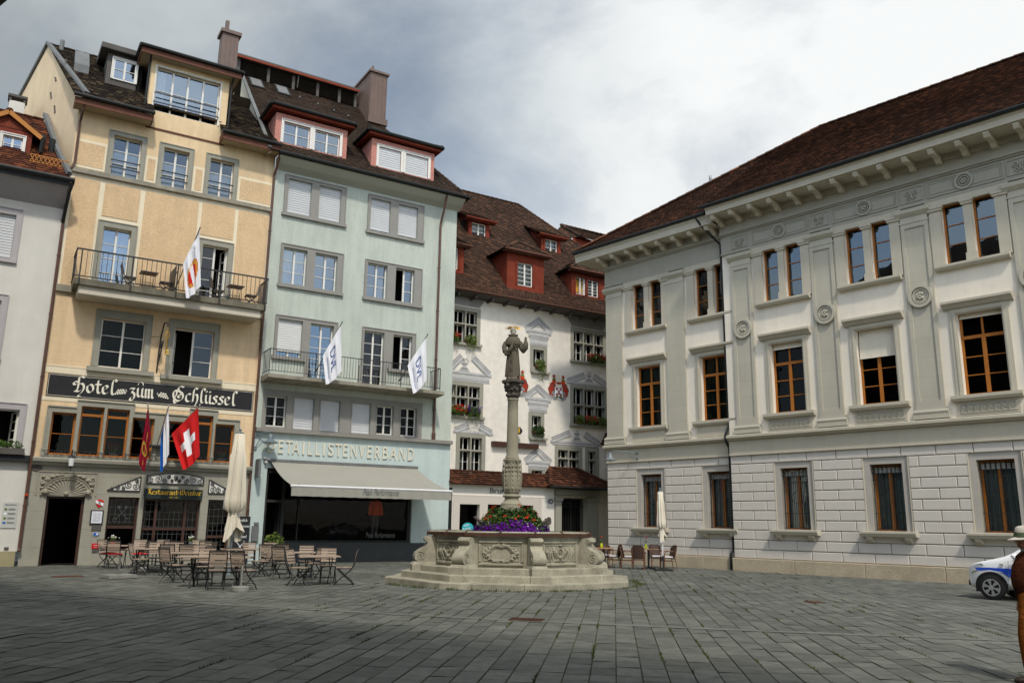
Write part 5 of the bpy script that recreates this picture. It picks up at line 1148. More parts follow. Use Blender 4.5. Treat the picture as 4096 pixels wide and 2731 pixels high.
# ================================================================ white painted house
WH = thing('painted_house', 'old white house with red dormers, painted grey pediments and flower boxes', 'house', H, (20.8, .9, 0))
WO = .9
grids = {}
def cells(u0, u1, z0, z1, nc, zt, t=.07):
    cw = (u1 - u0 - t * (nc - 1)) / nc; out = []
    for i in range(nc):
        a = u0 + i * (cw + t); out += [(a, a + cw, z0, zt - t / 2), (a, a + cw, zt + t / 2, z1)]
    return out
GR = [('a', 15.66, 17.58, 10.15, 11.74, 3, 11.08), ('b', 23.46, 25.42, 10.07, 11.63, 3, 11.02), ('c', 15.92, 17.82, 6.62, 8.05, 3, 7.5), ('d', 23.43, 25.5, 6.72, 8.58, 3, 7.72), ('e', 16.81, 18.0, 3.98, 5.6, 2, 5.0), ('f', 22.46, 23.78, 3.98, 5.32, 2, 4.9), ('g', 24.37, 24.87, 3.98, 5.34, 1, 4.9)]
SG_ = [(20.91, 21.56, 9.43, 10.32), (20.85, 21.40, 6.07, 6.92), (20.87, 21.48, 3.6, 4.22)]
allc = []; 
for k_, *q in GR: grids[k_] = cells(*q); allc += grids[k_]
B = MB(); wall(B, 15.84, 27.5, 2.9, 12.9, [c + (.004,) for c in allc if c[1] > 15.84] + [c + (.004,) for c in SG_], w=WO); B.build('wall', 'white_wall', WH)
for k_ in grids:
    for i, c in enumerate(grids[k_]):
        if c[1] < 15.9: continue
        up_ = i % 2; opn = (k_, i) in (('a', 4), ('f', 0))
        window(WH, c[0], c[1], c[2], c[3], WO + .2, leaves=2, rows=1 if up_ else 2, glass=G_DARK, fr=.024, bar=.014, depth=.8, opened=(0, 1) if opn else (), curtain=('curtain', 0, .55, .0 if k_ == 'e' else .35, 1) if (not up_ and not opn and (k_, i) in (('b', 0), ('c', 4), ('d', 0), ('d', 4), ('e', 0), ('e', 2), ('f', 2), ('g', 0))) else None)
for c in SG_: window(WH, *c, WO + .24, leaves=2, rows=2, glass=G_DARK, fr=.028, opened=(0,))
# stone window frames
B = MB()
for k_, u0, u1, z0, z1, nc, zt in GR:
    u0_ = max(u0, 15.86); r = [c for c in grids[k_] if c[1] > 15.9]; r = [(max(c[0], 15.9), *c[1:]) for c in r]
    wall(B, max(u0 - .2, 15.85), u1 + .2, z0 - .02, z1 + .2, [c + (.29,) for c in r], w=WO - .03); B.box(max(u0 - .25, 15.85), u1 + .25, WO - .16, WO, z0 - .14, z0 - .02)
    B.face([(u1 + .2, WO - .03, z0 - .02), (u1 + .2, WO, z0 - .02), (u1 + .2, WO, z1 + .2), (u1 + .2, WO - .03, z1 + .2)]); B.face([(max(u0 - .2, 15.85), WO - .03, z0), (max(u0 - .2, 15.85), WO - .03, z1 + .2), (max(u0 - .2, 15.85), WO, z1 + .2), (max(u0 - .2, 15.85), WO, z0)])
for a, b, c, d in SG_:
    wall(B, a - .2, b + .2, c - .3, d + .18, [(a, b, c, d, .33)], w=WO - .03); B.box(a - .15, b + .3, WO - .2, WO, c - .35, c - .25)
B.builds('stone_window_frame', 'trimstone', WH, tol=.05)
# painted architecture: flat paint with its own light and dark lines
PM = ['painted_grey', 'painted_dark', 'painted_light']
def strip(mb, p, q, w_, m, lv):
    p = Vector((p[0], 0, p[1])); q = Vector((q[0], 0, q[1])); d = (q - p).normalized(); n = Vector((-d.z, 0, d.x)) * w_ / 2; y = WO - .008 - lv * .003
    mb.face([((p - n).x, y, (p - n).z), ((q - n).x, y, (q - n).z), ((q + n).x, y, (q + n).z), ((p + n).x, y, (p + n).z)], m)
def rake(mb, p, q, lv=1):
    d = (Vector(q) - Vector(p)).normalized(); n = Vector((-d.y, d.x)); n = n if n.y > 0 else -n
    for off, wd_, m in ((.0, .34, 0), (.13, .035, 1), (.03, .03, 1), (-.07, .03, 2), (-.13, .03, 1)): strip(mb, Vector(p) + n * (off - .14), Vector(q) + n * (off - .14), wd_, m, lv + (off != 0) + (m == 2))
def bands(mb, a, b, z0, z1, lv=0):
    y = WO - .008 - lv * .003; mb.face([(a, y, z0), (b, y, z0), (b, y, z1), (a, y, z1)], 0); n = max(2, int((z1 - z0) / .12))
    for i in range(n): z = z0 + (z1 - z0) * (i + .5) / n; mb.face([(a - .0, y - .004, z - .018), (b, y - .004, z - .018), (b, y - .004, z + .018), (a, y - .004, z + .018)], 1 + i % 2)
def gable(mb, cx, hw, z0, za, zb):
    rake(mb, (cx - hw, z0 + .04), (cx, za), 2); rake(mb, (cx + hw, z0 + .04), (cx, za), 6); bands(mb, cx - hw + .1, cx + hw - .1, z0 - .2, z0, 10); bands(mb, cx - hw + .25, cx + hw - .25, z0 - .42, z0 - .2, 9); bands(mb, cx - hw + .33, cx + hw - .33, zb, z0 - .42, 8)
def broken(mb, u0, u1, z, h_, ga, gb, urn=None, zb=None):
    bands(mb, u0, u1, z - .14, z + .02, 4)
    if zb: bands(mb, u0 + .12, u1 - .12, zb, z - .14, 3)
    rake(mb, (u0 + .05, z + .12), (ga, z + h_), 5); rake(mb, (u1 - .05, z + .12), (gb, z + h_), 9)
    if urn:
        y = WO - .02; x = urn
        for s_, zz in ((.3, .05), (.22, .13), (.16, .2), (.08, .27), (.14, .34), (.2, .4)): mb.face([(x - s_, y, z + zz), (x + s_, y, z + zz), (x + s_ * .85, y, z + zz + .065), (x - s_ * .85, y, z + zz + .065)], int(zz * 40) % 2)
        g_ = random.Random(int(x * 10))
        for i in range(40): px, pz = x + g_.gauss(0, .11), z + .55 + g_.gauss(0, .07); mb.face([(px - .02, y - i * .0002, pz), (px, y - i * .0002, pz - .025), (px + .02, y - i * .0002, pz), (px, y - i * .0002, pz + .025)], i % 2)
B = MB(); gable(B, 21.23, .87, 11.36, 12.02, 10.52); gable(B, 21.22, .87, 7.87, 8.52, 7.12); gable(B, 21.24, .83, 4.72, 5.34, 4.40)
broken(B, 15.95, 18.47, 8.72, .85, 16.7, 17.5, 16.95, 8.27); broken(B, 22.97, 25.8, 8.9, .55, 24.12, 24.78, 24.45, 8.78); broken(B, 16.44, 18.62, 5.90, .40, 17.18, 17.9, None, None); broken(B, 21.99, 25.16, 5.78, .56, 23.15, 24.2, 23.65, 5.56)
for a, b, z in ((15.9, 18.06, 12.0), (23.01, 25.75, 11.88)):
    for i in range(6): y = WO - .01 - i * .006; B.face([(a - .0 + .3 - .06 * i, y, z + i * .09), (b - .3 + .06 * i, y, z + i * .09), (b - .3 + .06 * i, y, z + i * .09 + .08), (a + .3 - .06 * i, y, z + i * .09 + .08)], 1)
B.builds('painted_pediment', PM, WH, tol=.03)
B = MB(); B.box(18.52, 21.15, WO - .22, WO, 5.27, 5.50); B.build('beam_shelf', 'dark_wood', WH)
def crest(u, mirror=1):
    mats = ['painted_red', 'flag_white', 'letter_ivory', 'leaf_light', 'petal_orange', 'painted_dark']; k = MB(); y = [WO - .01]
    def disc(x, z, rx, rz, m, star=0):
        y[0] -= .0012; n_ = 16; k.face([(u + x + rx * (1 - (.45 if star and q % 2 else 0)) * math.cos(q * 6.283 / n_), y[0], z + rz * (1 - (.45 if star and q % 2 else 0)) * math.sin(q * 6.283 / n_)) for q in range(n_)], m)
    for s_ in (-1, 1):
        for x, z, r, m in ((.40, 8.68, .16, 2), (.36, 8.55, .2, 0), (.45, 8.38, .2, 0), (.33, 8.35, .18, 0), (.42, 8.18, .17, 0), (.28, 8.15, .15, 5), (.36, 8.02, .12, 5), (.25, 7.95, .12, 5)): disc(s_ * x, z, r, r, m)
        disc(s_ * .38, 8.1, .05, .05, 4); disc(s_ * .44, 8.36, .08, .08, 4); disc(s_ * .28, 9.06, .12, .12, 0, 1); disc(s_ * .28, 8.82, .12, .14, 4); disc(s_ * .28, 8.9, .1, .07, 3); disc(s_ * .28, 9.06, .05, .05, 4)
    y[0] -= .002; k.face([(u - .24, y[0], 8.52), (u - .24, y[0], 8.0), (u, y[0], 7.88), (u + .24, y[0], 8.0), (u + .24, y[0], 8.52)], 1)
    disc(0, 8.62, .2, .14, 2); disc(0, 8.72, .17, .07, 0); disc(0, 8.98, .07, .22, 2); disc(-.04, 9.15, .09, .06, 2)
    for x, z in ((-.12, 8.42), (.12, 8.42), (-.12, 8.12), (.12, 8.12)): disc(x, z, .1, .1, 0, 1)
    disc(0, 8.28, .06, .07, 0); disc(-.1, 8.0, .1, .05, 3); disc(.1, 8.0, .1, .05, 3); disc(0, 8.18, .05, .05, 0)
    k.build('painted_crest', mats, WH)
crest(22.48); crest(19.98)
# roof
t50 = math.tan(rad(50)); zr = 12.6 + 6.9 * t50
B = MB(); tiles(B, [(15.3, .2, 12.6), (32.5, .2, 12.6), (23.85, 7.1, zr), (15.3, 7.1, zr)], .19, .185, thick=.035, jit=.008); B.face([(32.5, .2, 12.6), (32.5, 14, 12.6), (23.85, 7.1, zr)]); B.face([(15.3, 7.1, zr), (23.85, 7.1, zr), (32.5, 14, 12.6), (15.3, 14, 12.6)])
caps(B, (15.3, 7.1, zr), (23.85, 7.1, zr)); caps(B, (32.4, .25, 12.7), (23.85, 7.1, zr)); roofW = B.build('roof', 'tile_white_house', WH)
B = MB(); B.prismx([(.9, 12.4), (.35, 12.45), (.15, 12.52), (.15, 12.6), (.9, 12.7)], 15.84, 28); 
for i in range(12): x = 16.2 + i * .95; B.box(x, x + .1, .3, .9, 12.3, 12.42)
B.build('eave_boards', 'dark_cladding', WH)
B = MB(); gutter(B, (15.3, .14, 12.58), (28, .14, 12.58), .07)
for i in range(60): x = 15.9 + i * .19; B.box(x, x + .09, .33, .36, 12.8, 12.98)
B.build('gutter_and_snow_rail', 'rust_iron', WH)
def rdorm(u0, u1, w0, z0, z1, wins_, hip=True, back=2.6, ov=.3):
    B = MB(); wall(B, u0, u1, z0, z1, [q + (.1,) for q in wins_], w=w0)
    for x in (u0, u1): B.face([(x, w0, z0), (x, w0, z1), (x, w0 + back, z1), (x, w0 + back, z0 + .2)])
    B.build('dormer', 'red_paint', WH)
    for i, q in enumerate(wins_): window(WH, *q, w0 + .06, rows=5 if hip else 3, glass=G_MID, sur=(.08, w0 - .03, w0 + .01), smat='red_paint', name='dormer_window', fr=.05, depth=.5, cols=1, opened=(0, 1) if len(wins_) > 1 and i == 0 else (), curtain=('curtain_yellow', 0, 1, 0, 1) if len(wins_) > 1 and i == 0 else ('curtain', 0, 1, 0, 1))
    R = MB(); a, b, m = u0 - ov, u1 + ov, (u0 + u1) / 2
    if hip:
        f0 = w0 - ov; rz = z1 + (b - a) / 2 * .62; fd = f0 + (b - a) / 2 * .8
        tiles(R, [(a, f0, z1), (b, f0, z1), (m, fd, rz)], .19, .185); tiles(R, [(a, w0 + back + .3, z1), (a, f0, z1), (m, fd, rz), (m, w0 + back + 1.2, rz)], .19, .185); tiles(R, [(b, f0, z1), (b, w0 + back + .3, z1), (m, w0 + back + 1.2, rz), (m, fd, rz)], .19, .185)
        caps(R, (a, f0, z1 + .03), (m, fd, rz + .03), .12); caps(R, (b, f0, z1 + .03), (m, fd, rz + .03), .12); caps(R, (m, fd, rz + .03), (m, w0 + back + 1, rz + .03), .12)
    else: tiles(R, [(a, w0 - .3, z1), (b, w0 - .3, z1), (b - .05, w0 + 1.55, z1 + .98), (a + .05, w0 + 1.55, z1 + .98)], .19, .185)
    R.build('dormer_roof', 'tile_white_house', WH)
    G = MB(); gutter(G, (a - .02, w0 - ov - .04, z1 - .03), (b + .02, w0 - ov - .04, z1 - .03), .05)
    if not hip:
        for x in (u0, u1): G.face([(x, w0, z0), (x, w0 + 1.4, z1 + .9), (x, w0, z1)])
    G.box(a + .05, b - .05, w0 - ov + .02, w0, z1 - .12, z1 - .05); G.build('dormer_eave', 'red_paint' if not hip else 'fascia_brown', WH)
rdorm(19.17, 21.42, .72, 13.08, 15.25, [(19.8, 20.72, 13.5, 14.72)])
rdorm(23.46, 25.66, 1.05, 13.62, 15.05, [(23.72, 24.38, 13.74, 14.7), (24.52, 25.26, 13.74, 14.66)])
rdorm(14.4, 16.82, 1.0, 13.62, 15.05, [(15.8, 16.5, 13.8, 14.9)])
rdorm(18.55, 19.85, 3.75, 16.6, 17.75, [(18.74, 19.62, 16.84, 17.6)], hip=False); rdorm(23.3, 24.65, 3.75, 16.6, 17.75, [(23.55, 24.4, 16.84, 17.6)], hip=False)
B = MB(); B.prism([(26.7, 18.2), (29.2, 18.0), (29.0, 19.1), (27.4, 19.25)], 6.0, 6.1); B.build('rear_gable', 'red_paint', WH)
B = MB(); tiles(B, [(27.5, 5.6, 19.05), (31.5, 5.6, 18.9), (31.5, 7.5, 20.3), (27.35, 7.5, 20.3)], .19, .185); tiles(B, [(26.3, 7.5, 19.0), (27.5, 5.6, 19.05), (27.35, 7.5, 20.3)], .19, .185); caps(B, (27.5, 5.6, 19.1), (27.35, 7.5, 20.35), .13); caps(B, (27.35, 7.5, 20.35), (31.5, 7.5, 20.35), .13); B.build('rear_roof', 'tile_white_house', WH)
# flower boxes on the sills
FB = [('white flower box with trailing green on the upper left window of the painted house', 16.9, 17.45, 10.12, 'g', .5), ('flower box with red blooms beside the trailing green one on the upper left window', 15.95, 16.5, 10.12, 'r', .35), ('flower box full of red geraniums on the upper right window of the painted house', 24.3, 25.35, 10.06, 'r', .45),
      ('small green trailing flower box on the narrow middle window, the upper one', 21.0, 21.5, 9.36, 'g', .8), ('flower box with bright red geraniums on the middle left window', 15.95, 16.95, 6.64, 'r', .25), ('flower box with purple and green trailers beside the red one on the middle left window', 17.05, 17.75, 6.64, 'p', .6),
      ('small dark green flower box on the narrow middle window, the lower one', 20.85, 21.45, 6.02, 'd', .5), ('left green box under the right painted pediment', 23.48, 23.95, 6.74, 'g', .3), ('middle box of red geraniums under the right painted pediment', 24.1, 24.75, 6.74, 'r', .2), ('right box with trailing greenery under the right painted pediment', 24.85, 25.45, 6.74, 'g', .35)]
gf = random.Random(21)
for lb, a, b, z, kd, hang in FB:
    t = thing('flower_box', lb, 'flower box', H, ((a + b) / 2, WO - .1, z), group='flower boxes of the painted house'); m = (a + b) / 2; hw = (b - a) / 2
    k = MB(); k.box(a, b, WO - .22, WO - .02, z - .0, z + .16); k.build('box', 'rust_plate', t)
    k = MB(); k.leaves((m, WO - .18, z + .2), (hw * 1.2, .22, .24), int(430 * hw / .3), .095, g=gf)
    for _ in range(int(260 * hang)):
        x = gf.uniform(a, b); q = gf.random() ** 1.4; k.leaf(Vector((x + gf.gauss(0, .02), WO - .26 - gf.uniform(0, .08), z + .1 - hang * q * (1 if int(x * 9) % 2 else .5))), .07, gf)
    k.build('foliage', {'g': 'leaf_light', 'd': 'leaf_dark'}.get(kd, 'leaf_green'), t)
    if kd in 'rp':
        k = MB()
        for _ in range(int(75 * hw / .35)):
            p = Vector((gf.uniform(a - .04, b + .04), WO - .2 + gf.uniform(-.18, .05), z + .28 + gf.uniform(-.16, .14)))
            for _ in range(4): k.leaf(p + Vector((gf.gauss(0, .018), gf.gauss(0, .018), gf.gauss(0, .018))), .06, gf)
        k.build('blossoms', 'petal_red' if kd == 'r' else 'petal_purple', t)
t = thing('projecting_sign', 'small black and gold sign behind the column on the painted house', 'sign', H, (19.85, WO - .3, 5.95)); k = MB(); k.box(19.55, 20.0, WO - .35, WO - .3, 5.9, 6.25); k.prism([(20.0 + .1 * math.cos(a), 6.07 + .12 * math.sin(a)) for a in [q * .52 for q in range(12)]], WO - .34, WO - .31); k.bar((19.7, WO - .32, 6.2), (19.7, WO, 6.2), .03); k.build('board', 'sign_black', t); k = MB(); k.box(19.85, 19.93, WO - .36, WO - .352, 5.98, 6.2); k.build('gilt_mark', 'letter_gold', t)

# ================================================================ low shop and gate house in front of it
LS = thing('low_shop', 'low cream shop with a red tiled pent roof behind the fountain', 'shop', H, (18.8, .1, 0))
B = MB(); wall(B, 15.84, 21.68, 0, 3.4, [(16.46, 17.50, -.05, 2.48, .28), (17.93, 20.46, .75, 2.50, .28)], w=.1); B.build('wall', 'shop_wall', LS)
B = MB(); wall(B, 16.1, 20.93, 0.02, 2.87, [(16.46, 17.50, -.05, 2.48, .03), (17.93, 20.46, .75, 2.50, .03)], w=.085); B.build('portal_panel', 'shop_panel', LS)
B = MB(); B.box(15.9, 21.68, .075, .1, 2.87, 2.9); B.build('string_moulding', 'shop_wall', LS)
B = MB(); ring(B, 16.5, 17.46, 0.02, 2.44, .04, .3, .36); ring(B, 17.97, 20.42, .8, 2.46, .04, .3, .36, bottom=True); B.box(16.5, 17.46, .31, .35, .1, .16); B.builds('frame', 'dark_frame', LS)
B = MB(); B.face([(16.5, .34, .1), (17.46, .34, .1), (17.46, .34, 2.44), (16.5, .34, 2.44)]); B.face([(17.97, .34, .8), (20.42, .34, .8), (20.42, .34, 2.46), (17.97, .34, 2.46)]); B.builds('shop_pane', G_DARK, LS)
B = MB(); B.face([(16, 2.5, 0), (21, 2.5, 0), (21, 2.5, 2.8), (16, 2.5, 2.8)]); B.face([(16, .4, 2.8), (21, .4, 2.8), (21, 2.5, 2.8), (16, 2.5, 2.8)]); B.face([(16, .4, .01), (21, .4, .01), (21, 2.5, .01), (16, 2.5, .01)]); B.build('shop_interior', 'interior', LS)
B = MB(); tiles(B, [(15.82, -.2, 3.38), (21.75, -.2, 3.38), (21.75, .88, 4.0), (15.82, .88, 4.0)], .17, .2, thick=.045, jit=.014); caps(B, (15.85, .86, 4.02), (21.6, .86, 4.02), .1, .3); B.build('pent_roof', 'tile_red', LS)
B = MB(); B.box(15.86, 15.98, -.05, .08, .1, 3.2); B.build('corner_pipe', 'gutter_metal', LS)
text('Bruno', .3, 'letter_grey', fit=(1.05, .235), org=(18.03, .07, 3.02), ext=.006, fr=H, at=(18.5, .07, 3.02), name='shop_lettering', label='thin dark shop name lettering on the low cream shop, half behind the column', cat='lettering')
t = thing('window_sticker', 'round turquoise sticker with white writing behind the fountain rim', 'sticker', H, (16.95, .2, 1.3)); k = MB(); k.prism([(16.95 + .3 * math.cos(a), 1.42 + .24 * math.sin(a)) for a in [q * .35 for q in range(18)]], .18, .2); k.build('disc', 'teal_sign', t)
text('vom', .17, 'flag_white', t, org=(16.72, .175, 1.47), rot=.2, shear=.2); text('FASS', .24, 'flag_white', t, org=(16.70, .175, 1.24), rot=.12, sx=.85)
GT_ = thing('gate_house', 'small tile-roofed gate porch with iron gate beside the grey palace', 'gate', H, (23.1, .1, 0))
B = MB(); wall(B, 21.68, 25.6, 0, 3.45, [(22.06, 23.62, -.05, 2.91, .5)], w=.12); B.build('wall', 'right_trim', GT_)
B = MB()
for a, b in ((21.7, 22.06), (23.62, 24.3)): B.box(a, b, .0, .12, 0, 2.75); B.box(a - .05, b + .05, -.06, .12, 2.75, 2.92)
B.box(21.7, 24.35, -.1, .12, 3.05, 3.3); B.builds('pier', 'trimstone', GT_, tol=.02)
B = MB(); P4 = [(21.05, -.55, 3.42), (25.2, -.55, 3.42), (23.7, .85, 4.36), (21.95, .85, 4.36)]; tiles(B, P4, .19, .2, thick=.05, jit=.015); tiles(B, [(21.05, 2, 3.42), (21.05, -.55, 3.42), (21.95, .85, 4.36), (21.95, 2, 4.36)], .19, .2, thick=.05, jit=.015); tiles(B, [(25.2, -.55, 3.42), (25.2, 2, 3.42), (23.7, 2, 4.36), (23.7, .85, 4.36)], .19, .2, thick=.05, jit=.015)
caps(B, (21.05, -.55, 3.46), (21.95, .85, 4.4), .11, .28); caps(B, (25.2, -.55, 3.46), (23.7, .85, 4.4), .11, .28); caps(B, (21.95, .85, 4.4), (23.7, .85, 4.4), .11, .28); B.build('roof', 'tile_red', GT_)
B = MB(); gutter(B, (21.0, -.6, 3.38), (25.2, -.6, 3.38), .055); B.box(21.2, 25.2, -.5, .12, 3.34, 3.38); B.build('gutter', 'gutter_metal', GT_)
B = MB()
for i in range(15): x = 22.1 + i * .105; B.bar((x, .35, .05), (x, .35, 2.85), .02)
for z in (.1, 1.1, 2.5, 2.85): B.bar((22.06, .35, z), (23.62, .35, z), .035)
for i in range(7): B.tube([(a, .34, b) for a, b in curl(22.2 + i * .21, 2.66, .08, 1.2, 1.57, 1 if i % 2 else -1, 14)], .012, 4)
B.bar((22.84, .35, .05), (22.84, .35, 2.9), .05); B.build('iron_gate', 'black_metal', GT_)
B = MB(); D = 5; B.face([(21.7, D, 0), (24, D, 0), (24, D, 3), (21.7, D, 3)])
for x in (21.9, 23.8): B.face([(x, .6, 0), (x, D, 0), (x, D, 3), (x, .6, 3)])
B.face([(21.9, .6, 2.95), (23.8, .6, 2.95), (23.8, D, 2.95), (21.9, D, 2.95)]); B.build('passage_interior', 'interior', GT_)
B = MB(); tiles(B, [(25.2, 0.2, 5.75), (28, .2, 5.75), (28, 1.4, 6.9), (25.9, 1.4, 6.9)], .19, .2, thick=.05); tiles(B, [(25.2, 1.8, 5.75), (25.2, .2, 5.75), (25.9, 1.4, 6.9), (25.9, 1.8, 6.9)], .19, .2, thick=.05); o = B.build('side_roof', 'tile_red', GT_); B = MB(); B.box(25.45, 28, .45, 1.8, 3, 5.7); B.build('side_wall', 'right_trim', GT_)
t = thing('house_number', 'round grey plate with number 14 on the pier left of the iron gate', 'sign', H, (21.4, .05, 2.7)); k = MB(); k.prism([(21.45 + .16 * math.cos(a), 2.72 + .13 * math.sin(a)) for a in [q * .39 for q in range(16)]], .06, .1); k.build('plate', 'lead_sheet', t); text('14', .15, 'flag_white', t, org=(21.45, .055, 2.66), align='CENTER', sx=.8)
t = thing('wall_lamp', 'small dark wall lamp on the pier behind the flowers', 'lamp', H, (21.3, .0, 1.7)); k = MB(); k.prism([(21.1, 1.68), (21.32, 1.62), (21.36, 1.76), (21.3, 1.92), (21.12, 1.9)], -.15, .1); k.build('housing', 'dark_cladding', t)

# ================================================================ the palace on the right
RP = thing('palace', 'large grey and white palace with pilasters, rusticated base and orange wooden windows', 'building', RT, (3.5, 0, 0))
BAY = [(-4.05, 0., 0), (-.63, 0., 0), (2.77, -.2, 1), (6.18, -.2, 1), (9.60, -.2, 1), (13.02, -.2, 1)]
UL, UM, UR = -6.5, .1, 15.0
B = MB()
def bays(lo, hi): return [b for b in BAY if lo < b[0] < hi]
for lo, hi, w in ((UL, UM, 0.), (UM, UR, -.2)):
    h_ = []
    for c, _, _ in bays(lo, hi): h_ += [(c - .68, c + .68, 5.86, 8.56, .28), (c - .83, c - .12, 10.25, 12.42, .26), (c + .13, c + .84, 10.25, 12.42, .26)]
    wall(B, lo, hi, 5.1, 12.6, h_, w=w)
B.build('upper_wall', 'right_white', RP)
B = MB()
for lo, hi, w in ((UL, UM, .03), (UM, UR, -.17)): wall(B, lo, hi, .45, 5.1, [(c - .56, c + .54, 1.56, 3.80, .45) for c, _, _ in bays(lo, hi)], w=w)
B.face([(UM, -.2, 0), (UM, .05, 0), (UM, .05, 13.6), (UM, -.2, 13.6)]); B.build('base_wall', 'right_joint', RP)
B = MB(); rows = [.47, .80, 1.16, 1.52, 1.88, 2.24, 2.60, 2.95, 3.30, 3.66, 4.02, 4.37]
for lo, hi, w in ((UL, UM, 0.), (UM, UR, -.2)):
    for r_ in range(len(rows) - 1):
        z0, z1 = rows[r_] + .012, rows[r_ + 1] - .012; zm = (z0 + z1) / 2
        off = 0 if r_ % 2 == 0 else .585
        js = sorted([lo] + [lo + off + .3 + i * 1.17 for i in range(16) if lo + .25 < lo + off + .3 + i * 1.17 < hi - .2] + [hi])
        if hi == UM: js = sorted([lo] + [x for x in [-2.34 + (0 if r_ % 2 else .57) + i * 1.17 for i in range(-5, 6)] if lo + .25 < x < hi - .2] + [hi])
        else: js = sorted([lo] + [x for x in [1.03 + .0 + (.57 if r_ % 2 else 0) + i * 1.14 for i in range(-2, 14)] if lo + .25 < x < hi - .2] + [hi])
        segs = list(zip(js, js[1:]))
        for c, _, _ in bays(lo, hi):
            e = .78 if z0 > 1.5 and z1 < 4.05 else None
            if e is None: continue
            ns = []
            for a, b in segs:
                if b <= c - e or a >= c + e: ns.append((a, b)); continue
                if a < c - e: ns.append((a, c - e))
                if b > c + e: ns.append((c + e, b))
            segs = ns
        for a, b in segs:
            if b - a > .1: B.block(a + .010, b - .010, w - .025, w + .04, z0, z1, .02)
B.build('rusticated_blocks', 'right_block', RP)
B = MB()
for lo, hi, w in ((UL - .03, UM, 0.), (UM - .02, UR, -.2)):
    x = lo
    while x < hi - .1: b = min(x + 2.6, hi); B.block(x + .004, b - .004, w - .16, w + .1, -.05, .47, .02); x = b
B.build('granite_plinth', 'granite', RP)
# bands and cornices
B = MB()
for lo, hi, w in ((UL, UM, 0.), (UM, UR, -.2)):
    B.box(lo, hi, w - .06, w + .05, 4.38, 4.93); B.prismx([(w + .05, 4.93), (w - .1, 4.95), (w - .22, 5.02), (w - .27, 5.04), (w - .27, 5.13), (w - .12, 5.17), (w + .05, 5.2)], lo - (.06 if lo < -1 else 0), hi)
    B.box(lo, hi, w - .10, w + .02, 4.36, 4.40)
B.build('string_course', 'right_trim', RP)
B = MB()
for lo, hi, w in ((UL, UM, 0.), (UM, UR, -.2)):
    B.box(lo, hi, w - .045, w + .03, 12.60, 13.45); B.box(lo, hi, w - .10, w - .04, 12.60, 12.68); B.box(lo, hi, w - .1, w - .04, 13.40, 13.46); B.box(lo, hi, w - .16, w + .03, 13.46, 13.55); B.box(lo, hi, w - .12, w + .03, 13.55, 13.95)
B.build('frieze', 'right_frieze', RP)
B = MB(); 
ew = {0.: -.9, -.2: -1.22}
B.box(UL - .95, UM, -.82, .3, 13.88, 13.95); B.box(UM, UR, -1.15, .1, 14.12, 14.18); B.box(UM, UR, -.35, .1, 13.9, 14.13); B.box(UL - .95, UL, .3, 5, 13.88, 13.95); B.build('soffit', 'right_trim', RP)
B = MB(); B.prismx([(-.80, 13.90), (-.90, 13.90), (-.92, 14.15), (-.98, 14.22), (-.98, 14.32), (-.80, 14.34)], UL - 1.1, UM + .02); B.prismx([(-1.14, 14.14), (-1.24, 14.14), (-1.26, 14.34), (-1.32, 14.39), (-1.32, 14.46), (-1.14, 14.5)], UM - .02, UR); B.box(UL - 1.1, UL - 1.0, -.80, 4, 13.9, 14.33); B.build('cornice_fascia', 'right_trim', RP)
B = MB()
for lo, hi, w, zt in ((UL, UM, 0., 13.88), (UM, UR, -.2, 14.12)):
    n_ = int(round((hi - lo) / .865)); 
    for i in range(n_):
        x = lo + .2 + i * .865
        if x > hi - .1: break
        d = .72 if w == 0 else .86
        B.prismx([(w - .12, zt - .34), (w - .3, zt - .32), (w - .42, zt - .2), (w - .12 - d * .55, zt - .17), (w - .12 - d + .08, zt - .17), (w - .12 - d, zt - .05), (w - .12 - d, zt), (w - .12, zt)], x - .085, x + .085)
B.builds('bracket', 'right_trim', RP, tol=.01)
# pilasters
B = MB(); Bp = MB()
for c, hw, w in ((-5.95, .48, 0.), (-2.48, .49, 0.), (.98, .46, -.2), (4.45, .46, -.2), (7.88, .46, -.2), (11.3, .46, -.2), (14.7, .4, -.2)):
    pr = .08; B.box(c - hw - .12, c + hw + .12, w - pr - .07, w + .02, 5.2, 5.34); B.prismx([(w, 5.34), (w - pr - .06, 5.34), (w - pr - .09, 5.42), (w - pr - .06, 5.5), (w, 5.5)], c - hw - .1, c + hw + .1); B.box(c - hw - .04, c + hw + .04, w - pr - .02, w + .02, 5.5, 5.57)
    B.box(c - hw - .03, c + hw + .03, w - pr - .02, w + .02, 12.02, 12.08); B.prismx([(w, 12.26), (w - pr - .02, 12.26), (w - pr - .13, 12.38), (w - pr - .15, 12.5), (w, 12.6)], c - hw - .11, c + hw + .11)
    if w == 0: B.box(c - hw, c + hw, w - pr, w + .02, 5.57, 12.26)
    else:
        B.box(c - hw, c - hw + .13, w - pr, w + .02, 5.57, 12.26); B.box(c + hw - .13, c + hw, w - pr, w + .02, 5.57, 12.26); B.box(c - hw + .13, c + hw - .13, w - pr + .045, w + .02, 5.8, 11.85); B.box(c - hw + .13, c + hw - .13, w - pr, w + .02, 11.85, 12.26); B.box(c - hw + .13, c + hw - .13, w - pr, w + .02, 5.57, 5.8)
        for r0, r1, p_ in ((.30, .40, .14), (.0, .30, .075), (.22, .26, .11)):
            for i in range(24):
                t0, t1 = i * math.pi / 12, (i + 1) * math.pi / 12; q = [(c + r * math.cos(t), 9.38 + r * math.sin(t)) for r, t in ((r0, t0), (r1, t0), (r1, t1), (r0, t1))]
                q = q if r0 > 0 else q[:3]
                Bp.prism(q, w - p_, w - .02)
        for i in range(7): t = i * .9; Bp.ball((c + .09 * math.cos(t) * (i > 0), w - .1, 9.38 + .09 * math.sin(t) * (i > 0)), (.05, .05, .05), 6)
